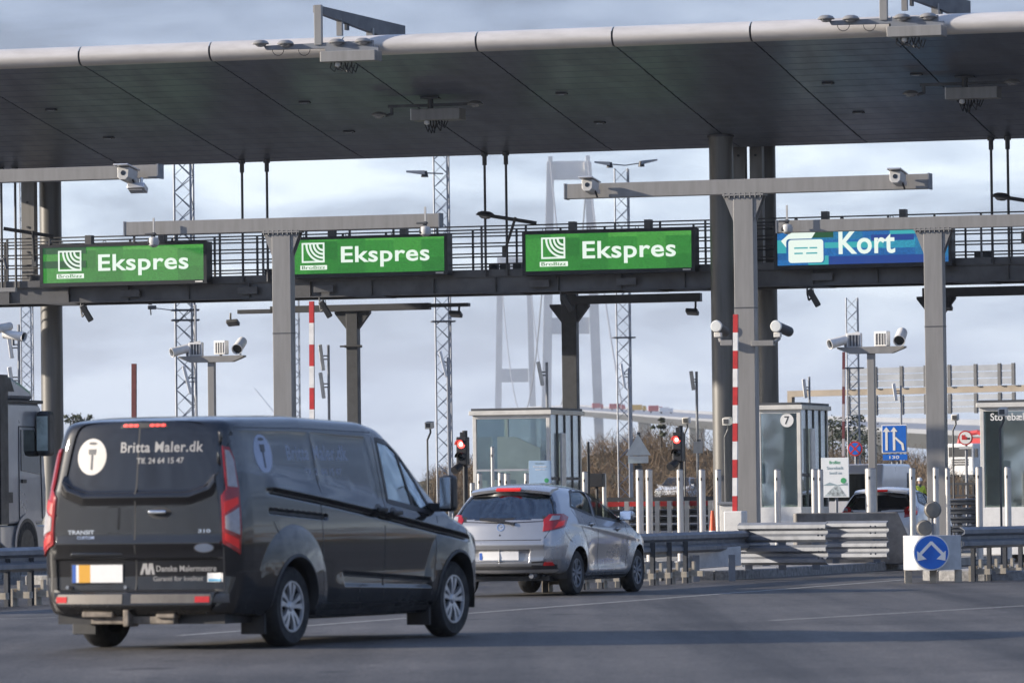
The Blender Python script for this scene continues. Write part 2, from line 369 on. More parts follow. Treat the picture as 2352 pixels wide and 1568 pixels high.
far_lorry(1467, 0, 8, 3.6, YL, 'yellow lorry crossing the bridge ramp above the scrub', True)
far_lorry(1506, 0, 7, 3.6, RD, 'small red lorry following the yellow one on the bridge ramp', True)
far_lorry(1530, 0, 6.5, 3.0, WH, 'white van shape on the bridge ramp above the scrub', True)
# ================================================================== canopy over the plaza
W_ = 2.75
N0 = pl(182, 149, 105.5); S0, T0c, ZN = N0.x, 105.5, N0.z
def soff(q):                             # q metres behind the nose -> z of the soffit
    return float(np.interp(q, [0, .2, 2, 5, 8, 9.2, 9.8, 10.4], [ZN + .06, ZN, ZN - .27, ZN - .74, ZN - 1.19, ZN - 1.36, ZN - 1.41, ZN - 1.37]))
cs = S0 - 3 * W_; i0, i1 = -3, 13
can = pthing('toll_canopy', 'long grey wing shaped toll canopy with slatted soffit spanning the lanes', 'canopy', S0, T0c)
# shell (roof and the mirrored rear wing)
prof = [(.28, ZN + .30), (.3, ZN + .05), (2, ZN - .15), (5, ZN - .62), (8, ZN - 1.07), (9.2, ZN - 1.24), (10.4, ZN - 1.27), (11.5, ZN - 1.24), (15.5, ZN - .6), (20.4, ZN), (20.6, ZN + .2), (20.3, ZN + .36), (10.5, ZN + .5)]
MB().prism(prof, i0 * W_, i1 * W_, 'x').build('roof_shell', M_SOFFIT, can, smooth=False)
cn = .215
for i in range(i0, i1):
    x0, x1 = i * W_ + .02, (i + 1) * W_ - .02
    m = MB(); v = []; arc = np.linspace(-math.pi/2 - .25, math.pi/2 + .1, 18)
    for x in (x0, x1):
        for a in arc: v.append((x, .18 - cn * math.cos(a), ZN + .18 + cn * math.sin(a) * .92))
    n = len(arc); m.add(v, [(k, k+1, n+k+1, n+k) for k in range(n-1)])
    o = m.build('nose_panel', M_NOSE, can, fixn=True)
    MB().tube((x1 + .005, .18, ZN + .18), (x1 + .035, .18, ZN + .18), cn - .03, 18).build('joint_gasket', M_BLACK, can)
# soffit slats, one object each
edges = np.concatenate([np.linspace(.2, 10.3, 21)])
meshes = []
for k in range(20):
    q0, q1 = edges[k] + .012, edges[k+1] - .012; z0, z1 = soff(q0), soff(q1)
    m = MB(); x0, x1 = .018, W_ - .018
    pr = [(q0, z0 + .05), (q0 + .0, z0 + .012), (q0 + .02, z0), (q1 - .02, z1), (q1, z1 + .012), (q1, z1 + .05)]
    m.prism(pr, x0, x1, 'x'); o = m.build('soffit_slat', M_SOFFIT, can, smooth=False); o.location.x = i0 * W_; meshes.append(o)
for i in range(i0 + 1, i1):
    for o in meshes:
        c = o.copy(); COL.objects.link(c); c.parent = can; c.location.x = i * W_
# recessed downlights in the soffit
def soffit_hit(px, py):
    lo, hi = .3, 10.2
    for _ in range(40):
        q = (lo + hi) / 2; p = pl(px, py, T0c + q)
        if p.z > soff(q): lo, hi = q, hi
        else: lo, hi = lo, q
        # the ray rises above the soffit once beyond it
        if p.z > soff(q): hi = q; lo = lo if lo < q else .3
    return q
def soffit_hit(px, py):
    q = .3
    while q < 10.2:
        p = pl(px, py, T0c + q)
        if p.z >= soff(q): break
        q += .02
    return q, p
M_DL = mat('downlight glass', (.3, .3, .31), .2, .3, 0)
for px, py in ((118, 251), (250, 315), (700, 234), (802, 301), (1290, 214), (1378, 280), (1902, 190), (1972, 257), (2105, 170)):
    q, p = soffit_hit(px, py)
    m = MB().box((p.x - S0, q, soff(q) - .012), (.24, .13, .04)); d = m.build('downlight', M_DSTEEL, can, bev=.015)
    MB().box((p.x - S0, q - .02, soff(q) - .036), (.15, .07, .008)).build('lens', M_DL, d, smooth=False)
# ------------------------------------------------------------------ columns
def column(px, t, dia, zt, label, plates=()):
    p = pl(px, 800, t)
    c = pthing('canopy_column', label, 'column', p.x, t, 'round columns carrying the toll canopy')
    MB().tube((0, 0, 0), (0, 0, zt), dia / 2, 40).build('shaft', M_COLUMN, c)
    MB().tube((0, 0, 0), (0, 0, .16), dia / 2 + .12, 32).build('base_plate', M_CONC, c)
    MB().tube((0, 0, zt - .05), (0, 0, zt - .01), dia / 2 + .03, 32).build('collar', M_DSTEEL, c)
    for (dx, dy, w, z0, z1) in plates:
        m = MB().bb(dx - w/2, dx + w/2, dy - .012, dy + .012, z0, z1).bb(dx - w/2, dx - w/2 + .02, dy + .012, dy + .2, z0, z1).bb(dx + w/2 - .02, dx + w/2, dy + .012, dy + .2, z0, z1)
        q = m.build('channel_post', M_STEEL, c, smooth=False)
        b = MB()
        for z in np.arange(z0 + .3, z1, .55): b.tube((dx, dy - .03, z), (dx, dy - .012, z), .028, 8)
        b.build('bolts', M_DSTEEL, q)
    return c
q_, p_ = soffit_hit(1660, 312)
TC1 = T0c + q_; TC2 = TC1 + 3.7
column(1662, TC1, .50, soff(q_) + .02, 'near round grey column standing right of the third green sign')
column(1763, TC2, .45, ZN - 1.1, 'far round grey column behind the gantry left of the blue sign', ((-.42, -.62, .27, 6.05, 8.9), (-.05, -.6, .27, 6.05, 8.9)))
column(119, TC2, .49, ZN - 1.1, 'round grey column behind the leftmost green sign', ((-.3, -.6, .3, 6.05, 8.9),))
# ------------------------------------------------------------------ sign gantry with walkway
TG = TC1 + 1.05                           # front face of the gantry
gz = pl(1176, 672, TG).z                  # underside
gan = pthing('sign_gantry', 'dark steel gantry with railed walkway carrying the four lane signs', 'gantry', -32, TG)
GX0, GX1 = -20.0, 20.0
def ibeam(y, z0, h, w, n):
    m = MB().bb(GX0, GX1, y - w/2, y + w/2, z0, z0 + .022).bb(GX0, GX1, y - w/2, y + w/2, z0 + h - .022, z0 + h).bb(GX0, GX1, y - .008, y + .008, z0 + .022, z0 + h - .022)
    return m.build(n, M_GANTRY, gan, smooth=False)
ibeam(.1, gz, .36, .16, 'main_beam'); ibeam(1.5, gz, .36, .16, 'main_beam')
for x in np.arange(GX0 + .4, GX1, 1.38): MB().bb(x - .008, x + .008, .02, .09, gz + .023, gz + .337).build('stiffener', M_GANTRY, gan, smooth=False)
for x in np.arange(GX0 + 1.2, GX1, 2.76): MB().bb(x - .05, x + .05, .181, 1.419, gz + .05, gz + .3).build('cross_member', M_GANTRY, gan, smooth=False)
MB().bb(GX0, GX1, .03, 1.57, gz + .362, gz + .40).build('walkway_deck', M_DSTEEL, gan, smooth=False)
MB().bb(GX0, GX1, 0.0, .02, gz + .362, gz + .50).build('toe_board', M_GANTRY, gan, smooth=False)
for y, off in ((.06, 0.), (1.54, .33)):
    for hz in (.62, .84, 1.06, 1.28, 1.42):
        MB().tube((GX0, y, gz + hz), (GX1, y, gz + hz), .017, 6).build('handrail', M_GANTRY, gan)
    for x in np.arange(GX0 + off, GX1, .98):
        MB().bb(x - .018, x + .018, y - .03, y + .03, gz + .41, gz + 1.43).build('railing_post', M_GANTRY, gan, smooth=False)
# cable tray boxes on the walkway
for px in (80, 140, 620, 648, 1135, 1160, 1190, 2250, 2272):
    p = pl(px, 620, TG + .9)
    MB().bb(p.x + 32 - .09, p.x + 32 + .09, .8, 1.0, gz + .42, gz + .42 + .24).build('junction_box', M_DSTEEL, gan, smooth=False, bev=.01)
# spanners, brackets under the beam
for px in (300, 570, 745, 1240, 1440, 1890): 
    p = pl(px, 660, TG); x = p.x + 32
    MB().bb(x - .22, x + .22, -.06, -.002, gz + .1, gz + .26).build('splice_plate', M_GANTRY, gan, smooth=False, bev=.006)
for px in (600, 850, 1160, 1475, 1590, 1860, 2240, 140):
    p = pl(px, 690, TG); x = p.x + 32
    MB().prism([(x - .5, gz - .004), (x + .3, gz - .004), (x + .5, gz - .055), (x + .1, gz - .05)], -.02, .3).build('cable_bracket', M_DSTEEL, gan, smooth=False)
# hanger rods up to the soffit
first = None
def rod(px, nm):
    p = pl(px, 420, TG + .06); x = p.x; q = TG + .06 - T0c
    zt = min(soff(min(q, 10.4)), 99); h = zt - gz
    o = pthing('hanger_rod', nm, 'rod', x, TG + .0, 'thin rods hanging the gantry from the canopy', gz + .36)
    MB().tube((0, -.05, 0), (0, -.05, h - .36), .028, 10).build('rod', M_DSTEEL, o)
    MB().tube((0, -.05, h - .62), (0, -.05, h - .42), .05, 10).build('turnbuckle', M_DSTEEL, o)
    MB().tube((0, -.05, h - .43), (0, -.05, h - .36), .075, 10).build('socket', M_DSTEEL, o)
for px, nm in ((560, 'left rod of the pair hanging above the second green sign'), (617, 'right rod of the pair hanging above the second green sign'),
               (1117, 'left rod of the pair between the second and third green signs'), (1166, 'right rod of the pair between the second and third green signs'),
               (2280, 'left rod of the pair beside the blue sign'), (2318, 'right rod of the pair at the right edge of the picture'),
               (7, 'leftmost rod at the left edge above the truck'), (39, 'second rod from the left edge above the truck')):
    rod(px, nm)
# ------------------------------------------------------------------ LED signs
def led(name, stops, sx, sz):
    m = bpy.data.materials.new(name); m.use_nodes = True; t = m.node_tree; n = t.nodes; l = t.links; b = n['Principled BSDF']
    tcn = n.new('ShaderNodeTexCoord'); mp = n.new('ShaderNodeMapping'); mp.inputs['Scale'].default_value = (sx, 1, sz); l.new(tcn.outputs['Object'], mp.inputs[0])
    fl = n.new('ShaderNodeVectorMath'); fl.operation = 'FLOOR'; l.new(mp.outputs[0], fl.inputs[0])
    wn = n.new('ShaderNodeTexWhiteNoise'); l.new(fl.outputs[0], wn.inputs['Vector'])
    r = n.new('ShaderNodeValToRGB'); r.color_ramp.interpolation = 'LINEAR'; setramp(r, stops); l.new(wn.outputs['Value'], r.inputs[0])
    # fine LED pixel grid
    mp2 = n.new('ShaderNodeMapping'); mp2.inputs['Scale'].default_value = (60, 1, 60); l.new(tcn.outputs['Object'], mp2.inputs[0])
    f2 = n.new('ShaderNodeVectorMath'); f2.operation = 'FLOOR'; l.new(mp2.outputs[0], f2.inputs[0]); w2 = n.new('ShaderNodeTexWhiteNoise'); l.new(f2.outputs[0], w2.inputs['Vector'])
    mr = n.new('ShaderNodeMapRange'); mr.inputs[3].default_value = .75; mr.inputs[4].default_value = 1.2; l.new(w2.outputs['Value'], mr.inputs[0])
    vm = n.new('ShaderNodeVectorMath'); vm.operation = 'SCALE'; l.new(r.outputs[0], vm.inputs[0]); l.new(mr.outputs[0], vm.inputs['Scale'])
    b.inputs['Base Color'].default_value = (.02, .02, .02, 1); b.inputs['Roughness'].default_value = .6
    l.new(vm.outputs[0], b.inputs['Emission Color']); b.inputs['Emission Strength'].default_value = 1
    return m
M_LEDG = led('led green', [(0, (.014, .095, .018)), (.6, (.022, .14, .024)), (1, (.046, .20, .036))], 1.6, 2.6)
M_LEDD = emit('led dark module', (.012, .05, .02), 1)
M_LEDB = led('led blue', [(0, (.01, .06, .17)), (.4, (.012, .09, .25)), (.7, (.012, .065, .19)), (1, (.02, .17, .25))], .9, 5)
M_LEDT = emit('led teal', (.025, .22, .24), 1); M_LEDN = emit('led navy', (.01, .032, .15), 1)
M_LEDW = emit('led white', (.46, .52, .475), 1); M_LEDS = emit('led pale', (.5, .55, .5), 1)
M_BEZEL = mat('sign bezel', (.02, .022, .028), .45, 0, .1, 5)
def text2d(body, bold=0.0, shear=0.0, align='LEFT', space=1.0):
    cu = bpy.data.curves.new('t', 'FONT'); cu.body = body; cu.size = 1; cu.offset = bold; cu.shear = shear; cu.space_character = space; cu.resolution_u = 4
    o = bpy.data.objects.new('t', cu); COL.objects.link(o); dg = bpy.context.evaluated_depsgraph_get()
    me = bpy.data.meshes.new_from_object(o.evaluated_get(dg)); 
    v = np.array([(p.co.x, p.co.y) for p in me.vertices]); f = [tuple(p.vertices) for p in me.polygons]
    bpy.data.objects.remove(o); bpy.data.curves.remove(cu); bpy.data.meshes.remove(me)
    v -= v.min(0); return v, f
def textfit(body, x0, x1, z0, z1, bold=.0, keep=False, **k):
    v, f = text2d(body, bold, **k); mxv = v.max(0)
    return v / mxv * np.array([x1 - x0, z1 - z0]) + np.array([x0, z0]), f
def flat(v, f, y, depth, name, m_, parent):       # text or shape standing on a plane facing -y, real thickness
    mb = MB(); mb.add([(p[0], y, p[1]) for p in v], f)
    me = bpy.data.meshes.new(name); me.from_pydata(mb.v, [], mb.f)
    b = bmesh.new(); b.from_mesh(me); bmesh.ops.remove_doubles(b, verts=b.verts, dist=1e-5)
    r = bmesh.ops.extrude_face_region(b, geom=list(b.faces)); vs_ = [q for q in r['geom'] if isinstance(q, bmesh.types.BMVert)]
    bmesh.ops.translate(b, verts=vs_, vec=(0, -depth, 0)); bmesh.ops.recalc_face_normals(b, faces=b.faces); b.to_mesh(me); b.free()
    return link(name, me, m_, parent, smooth=False)
def ring2d(cx, cz, r0, r1, a0, a1, n=14):
    v = []; f = []
    for i in range(n + 1):
        a = a0 + (a1 - a0) * i / n; v += [(cx + r0*math.cos(a), cz + r0*math.sin(a)), (cx + r1*math.cos(a), cz + r1*math.sin(a))]
    return v, [(2*i, 2*i+1, 2*i+3, 2*i+2) for i in range(n)]
def sign(px0, px1, pyt, pyb, label, kind):
    ts_ = TG - .42
    a, b = pl(px0, (pyt[0] + pyb[0]) / 2, ts_), pl(px1, (pyt[1] + pyb[1]) / 2, ts_)
    zt, zb = pl(px0, pyt[0], ts_).z, pl(px0, pyb[0], ts_).z; h = zt - zb; w = b.x - a.x
    o = pthing('lane_sign', label, 'sign', (a.x + b.x) / 2, ts_, 'LED lane signs on the toll gantry', zb)
    MB().bb(-w/2, w/2, .02, .36, 0, h).build('housing', M_BEZEL, o, smooth=False, bev=.012)
    fr = MB()
    for q in ((-w/2, -w/2 + .07, 0, h), (w/2 - .07, w/2, 0, h), (-w/2 + .07, w/2 - .07, 0, .085), (-w/2 + .07, w/2 - .07, h - .06, h)): fr.bb(q[0], q[1], -.02, .018, q[2], q[3])
    fr.build('bezel', M_BEZEL, o, smooth=False)
    x0, x1, z0, z1 = -w/2 + .07, w/2 - .07, .085, h - .06; sw, sh = x1 - x0, z1 - z0
    scn = MB().bb(x0, x1, .006, .019, z0, z1).build('screen', M_LEDG if kind != 'kort' else M_LEDB, o, smooth=False)
    def rect(nm, u0, u1, w0, w1, m_, y=.004): return MB().bb(x0 + u0*sw, x0 + u1*sw, y - .004, y, z0 + w0*sh, z0 + w1*sh).build(nm, m_, scn, smooth=False)
    if kind != 'kort':
        if kind == 'dark':
            rect('dark_module', 0, .27, .82, 1, M_LEDD); rect('dark_module', 0, .27, .42, .62, M_LEDD)
        # antenna emblem: square outline with quarter arcs
        ex, ez, es = x0 + .095*sw, z0 + .33*sh, .145*sw
        ht = .58*sh
        fm = MB(); lw = .035
        for q in ((ex, ex + es, ez, ez + lw), (ex, ex + es, ez + ht - lw, ez + ht), (ex, ex + lw, ez + lw, ez + ht - lw), (ex + es - lw, ex + es, ez + lw, ez + ht - lw)): fm.bb(q[0], q[1], -.004, .003, q[2], q[3])
        fm.build('emblem_frame', M_LEDW, scn, smooth=False)
        for r in (.20, .36, .52, .68):
            v, f = ring2d(ex + es - lw, ez + ht - lw, r*es*1.0, r*es*1.0 + .042, math.pi, math.pi*1.5); flat(v, f, .003, .006, 'emblem_arc', M_LEDW, scn)
        rect('caption_strip', .085, .255, .12, .25, M_LEDS)
        v, f = textfit('BroBizz', x0 + .095*sw, x0 + .245*sw, z0 + .14*sh, z0 + .235*sh, .01); flat(v, f, -.001, .003, 'caption', M_LEDG, scn)
        v, f = textfit('Ekspres', x0 + .345*sw, x0 + .905*sw, z0 + .165*sh, z0 + .78*sh, .017, space=1.05); flat(v, f, .003, .006, 'lettering', M_LEDW, scn)
        MB().bb(x1 - .19, x1 - .02, -.028, -.02, .03, .06).build('maker_plate', M_TYPE, o, smooth=False)
    else:
        for q in ((.0, .62, .87, 1), (.66, 1.0, .70, .87), (.24, .62, .40, .54), (0, .1, .3, .62), (.18, .3, .0, .22), (.35, .5, .84, 1.0)): rect('teal_module', *q, M_LEDT)
        rect('dark_module', .2, .33, .66, .84, M_LEDD)
        rect('navy_module', .30, .95, 0, .2, M_LEDN); rect('navy_module', .55, .8, .55, .7, M_LEDN, .0045)
        def rrect(cx, cz, w_, h_, r, ang):
            pts = []
            for (sx, sz, a0) in ((1, 1, 0), (-1, 1, 90), (-1, -1, 180), (1, -1, 270)):
                for k in range(5):
                    a = R_(a0 + 22.5*k); pts.append((sx*(w_/2 - r) + r*math.cos(a), sz*(h_/2 - r) + r*math.sin(a)))
            c_, s_ = math.cos(ang), math.sin(ang)
            return [(cx + p*c_ - q*s_, cz + p*s_ + q*c_) for p, q in pts]
        pgn = [(x0 + a_*sw, z0 + b_*sh) for a_, b_ in ((.022, .60), (.115, .93), (.135, .95), (.20, .88), (.225, .80), (.15, .32), (.07, .34))]; flat(pgn, [tuple(range(len(pgn)))], .002, .004, 'card', M_LEDW, scn)
        pgn = rrect(x0 + .165*sw, z0 + .345*sh, .225*sw, .60*sh, .07, 0); flat(pgn, [tuple(range(len(pgn)))], -.002, .004, 'card_edge', M_LEDB, scn)
        pgn = rrect(x0 + .168*sw, z0 + .34*sh, .205*sw, .56*sh, .06, 0); flat(pgn, [tuple(range(len(pgn)))], -.006, .004, 'card', M_LEDW, scn)
        for q in ((.1, .18, .40, .435), (.19, .235, .40, .435), (.1, .15, .27, .305), (.17, .235, .27, .305)): rect('card_line', *q, M_LEDT, -.0105)
        v, f = textfit('Kort', x0 + .36*sw, x0 + .69*sw, z0 + .24*sh, z0 + .80*sh, .020, space=1.05); flat(v, f, .003, .009, 'lettering', M_LEDW, scn)
    for u in (.28, .72):
        MB().bb(-w/2 + u*w - .07, -w/2 + u*w + .07, .1, .3, h + .002, h + .2).build('bracket', M_GANTRY, o, smooth=False)
    for u in (.12, .38, .66):
        M_ = Matrix.Translation((-w/2 + u*w, .1, h + .045)) @ Matrix.Rotation(R_(90), 4, 'X')
        v = MB(); n = 12
        pts = [(-w/2 + u*w + .035*math.cos(a), .1, h + .037 + .035*math.sin(a)) for a in np.linspace(0, 2*math.pi, n + 1)]
        v.path(pts, .008, 5).build('lifting_eye', M_DSTEEL, o)
    MB().bb(-w/2 + .15, -w/2 + .3, .361, .62, .15, .3).bb(w/2 - .3, w/2 - .15, .361, .62, .15, .3).build('mount', M_GANTRY, o, smooth=False)
    return o
sign(92, 475, (564, 551), (660, 655), 'leftmost green Ekspres sign with dark modules behind its emblem', 'dark')
sign(652, 1028, (546, 536), (640, 633), 'middle green Ekspres sign partly behind a grey post', 'ekspres')
sign(1200, 1596, (533, 519), (633, 620), 'unobstructed green Ekspres sign left of the round columns', 'ekspres')
sign(1778, 2186, (510, 498), (620, 606), 'blue and teal Kort sign with white cards', 'kort')
# ------------------------------------------------------------------ floodlights hanging on the gantry
def cobra(o, head, root, elbow, m_=M_DSTEEL):
    MB().path([root, elbow, head], .035, 8).build('arm', m_, o)
def bowl(parent, c, r, name='lamp_head', m_=M_DSTEEL, tilt=0):
    Mx = Matrix.Translation(c) @ Matrix.Rotation(tilt, 4, 'Y')
    o = MB().lathe([(.01, r*.42), (r*.45, r*.40), (r*.8, r*.26), (r, r*.02), (r*.98, -r*.08), (r*.7, -r*.12), (.01, -r*.14)], 22, Mx).build(name, m_, parent)
    MB().lathe([(.01, -r*.42), (r*.4, -r*.38), (r*.62, -r*.24), (r*.66, -r*.13)], 16, Mx).build('lens', M_DL, o)
    return o
for px, py, rx, ry, lb in ((1115, 494, 1160, 578, 'floodlight on a bent arm between the second and third green signs'), (2300, 452, 2352, 545, 'floodlight on a bent arm at the right edge above the railing'), (8, 525, 80, 600, 'bent lamp arm at the left edge beside the railing')):
    p, r = pl(px, py, TG - .5), pl(rx, ry, TG - .02)
    o = pthing('floodlight', lb, 'lamp', r.x, TG - .02, 'floodlights on the gantry railing', r.z)
    d = p - r; hd = Vector((d.x, d.y, d.z)); k = hd + Vector((.45, .2, -.08))
    MB().path([(0, -.03, 0), tuple(k + Vector((.15, 0, 0.02)))], .03, 8).build('strut', M_DSTEEL, o)
    MB().path([tuple(hd), tuple(k), tuple(k + Vector((.55, .2, -.1)))], .04, 8).build('arm', M_DSTEEL, o)
    MB().bb(-.05, .05, -.05, .05, -.12, .12).build('clamp', M_DSTEEL, o, smooth=False)
    if px > 100: bowl(o, hd, .2, tilt=.1)
# ------------------------------------------------------------------ toll reader antennas under the gantry
for px, py, lb in ((200, 716, 'tilted dark antenna hanging under the gantry below the leftmost green sign'), (748, 707, 'tilted dark antenna hanging under the gantry below the middle green sign'),
                   (1302, 692, 'tilted grey antenna hanging under the gantry below the unobstructed green sign'), (1868, 681, 'tilted dark antenna hanging under the gantry below the blue sign')):
    p = pl(px, py, TG - .1); q = pl(px - 12, py - 25, TG - .1)
    o = pthing('toll_antenna', lb, 'antenna', q.x, TG - .1, 'tilted antennas under the gantry', gz - .01)
    MB().path([(-.02, 0, .0), (-.02, 0, -.16), (.02, -.03, -.3), (.12, -.05, p.z - gz + .02)], .02, 8).build('bracket', M_DSTEEL, o)
    Rm = Matrix.Rotation(R_(-26), 3, 'Y') @ Matrix.Rotation(R_(18), 3, 'X')
    c = Vector((.14, -.09, p.z - gz - .02))
    MB().box(c, (.12, .09, .40), Rm).build('panel', M_DSTEEL, o, bev=.015)
    MB().box(c + Vector((-.03, .06, 0)), (.07, .05, .14), Rm).build('hinge', M_BLACK, o, bev=.008)
    MB().path([(.02, 0, 0), (.1, .02, -.06), (.12, .02, -.15), (.1, 0, -.22)], .008, 5).build('cable', M_BLACK, o)
# ------------------------------------------------------------------ lane portals (T shaped)
M_CAMG = mat('camera housing grey', (.46, .45, .43), .45, 0, .1, 8)
def camera_unit(name, lb, loc, kind, yaw=0.0, group='traffic cameras on the lane portals'):
    o = thing(name, lb, 'camera', loc, -PHI + yaw, group); o.scale = (.78, .9, .78) if kind == 'box' else (.8, .8, .9)
    if kind == 'box':                     # camera in a sun shield seen nearly end on
        Rt = Matrix.Rotation(R_(-8), 3, 'X')
        prof = [(-.115, -.10), (-.06, -.155), (.06, -.155), (.115, -.10), (.125, .10), (-.125, .10)]
        m = MB(); v = []
        for y in (-.22, .22):
            for p, q in prof: v.append(Rt @ Vector((p, y, q)))
        n = 6; m.add(v, [tuple(range(n)), tuple(range(2*n-1, n-1, -1))] + [(k, n+k, n+(k+1) % n, (k+1) % n) for k in range(n)])
        m.build('housing', M_CAMG, o, smooth=False, bev=.012)
        MB().box(Rt @ Vector((0, -.05, .125)), (.30, .62, .03), Rt).build('sun_shield', M_ALU, o, bev=.006)
        MB().tube((.1, .0, -.1), (.12, .1, -.24), .02, 8).build('cable', M_BLACK, o)
        MB().bb(-.04, .12, .1, .3, -.16, -.06).build('bracket', M_ALU, o, smooth=False)
        MB().tube(Rt @ Vector((0, -.226, -.02)), Rt @ Vector((0, -.20, -.02)), .05, 14).build('lens', M_GLASSD, o)
    else:                                 # hanging dome camera
        MB().bb(-.02, .02, .02, .06, .12, .46).build('bracket', M_CAMG, o, smooth=False)
        MB().tube((0, 0, .06), (0, 0, .16), .05, 12).build('neck', M_DSTEEL, o)
        MB().lathe([(.001, .07), (.1, .05), (.13, -.02), (.12, -.1), (.06, -.14), (.001, -.15)], 18, Matrix.Translation((.03, -.05, 0))).build('dome', M_CAMG, o)
        MB().lathe([(.001, .0), (.05, -.005), (.06, -.03)], 14, Matrix.Translation((-.05, -.15, -.03)) @ Matrix.Rotation(R_(70), 4, 'X')).build('lens', M_BLACK, o)
        MB().box((-.06, -.02, .13), (.25, .12, .04)).build('sun_shield', M_DSTEEL, o, bev=.008)
    return o
def portal(px, t, x0, x1, ybl, ybr, lb, pw=43):
    k = ppm(px, 800, t); c = pl(px, 800, t); s0 = c.x
    zb = pl(px, ybl, t).z; zt = pl(px, ybr, t).z
    a, b = pl(x0, ybl, t).x - s0, pl(x1, ybl, t).x - s0; w = pw / k / UX
    o = pthing('lane_portal', lb, 'portal', s0, t, 'T shaped grey portals over the lanes')
    MB().bb(-w/2, w/2, 0, .25, .14, zb - .03).build('post', M_STEEL, o, smooth=False, bev=.008)
    MB().bb(-w/2 - .12, w/2 + .12, -.12, .37, .14, .18).build('base_plate', M_GALV, o, smooth=False)
    MB().bb(a, b, .0, .24, zb, zt).build('beam', M_STEEL, o, smooth=False, bev=.006)
    for x in (a, b): MB().bb(x - .012, x + .012, -.01, .25, zb - .01, zt + .01).build('end_cap', M_GALV, o, smooth=False)
    MB().bb(-w/2 - .18, w/2 + .18, -.03, .28, zb - .03, zb - .002).build('top_plate', M_STEEL, o, smooth=False)
    gh = .46
    for sg in (-1, 1):
        MB().prism([(sg*(w/2 + .002), zb - .032), (sg*(w/2 + .16), zb - .032), (sg*(w/2 + .16), zb - .06), (sg*(w/2 + .002), zb - gh)], .02, .05).build('gusset', M_STEEL, o, smooth=False)
        MB().prism([(sg*(w/2 + .002), zb - .032), (sg*(w/2 + .16), zb - .032), (sg*(w/2 + .16), zb - .06), (sg*(w/2 + .002), zb - gh)], .20, .23).build('gusset', M_STEEL, o, smooth=False)
    for x in np.linspace(-w/2 - .14, w/2 + .14, 8):
        MB().tube((x, -.015, zb - .065), (x, -.015, zb + .012), .017, 8).build('bolt', M_DSTEEL, o)
    MB().bb(-w/2 - .003, w/2 + .003, -.004, .254, 4.4, 4.42).build('weld_band', M_DSTEEL, o, smooth=False)
    return o, s0, zb, zt
portal(648, 99.2, 285, 1008, 531, 500, 'shorter grey lane portal whose post covers the start of the middle green sign')
portal(1711, 91.3, 1297, 2133, 445, 411, 'tall grey lane portal in front of the round columns', 45)
portal(2146, 103.4, 1783, 2520, 525, 497, 'grey lane portal whose post covers the end of the blue sign', 42)
portal(-62, 82.6, -480, 362, 421, 391, 'grey lane portal at the left edge with only its right arm in view', 46)
def on(px, py, t): p = pl(px, py, t); return wd(p.x, p.y, p.z)
camera_unit('traffic_camera', 'white boxed camera on the end of the left edge beam', on(293, 400, 82.25), 'box')
camera_unit('traffic_camera', 'white boxed camera on the left arm of the tall portal', on(1356, 427, 90.95), 'box')
camera_unit('traffic_camera', 'white boxed camera on the right arm of the tall portal', on(2062, 408, 90.95), 'box')
camera_unit('dome_camera', 'small white camera hanging over the leftmost green sign', on(352, 552, 99.0), 'dome')
camera_unit('dome_camera', 'small white camera hanging at the right end of the shorter portal beam', on(976, 527, 99.0), 'dome')
camera_unit('dome_camera', 'small white camera hanging in front of the cards of the blue sign', on(1807, 522, 103.2), 'dome')
o = thing('infrared_lamp', 'flat grey lamp under the camera on the left edge beam', 'lamp', on(316, 432, 82.3), -PHI)
MB().box((0, 0, 0), (.28, .2, .09), Matrix.Rotation(R_(-25), 3, 'X')).build('housing', M_ALU, o, bev=.012)
MB().tube((.05, .03, .03), (.05, .05, .16), .025, 8).build('stem', M_ALU, o)
MB().box((0, -.06, -.05), (.22, .1, .012), Matrix.Rotation(R_(-25), 3, 'X')).build('lens', M_DL, o, smooth=False)
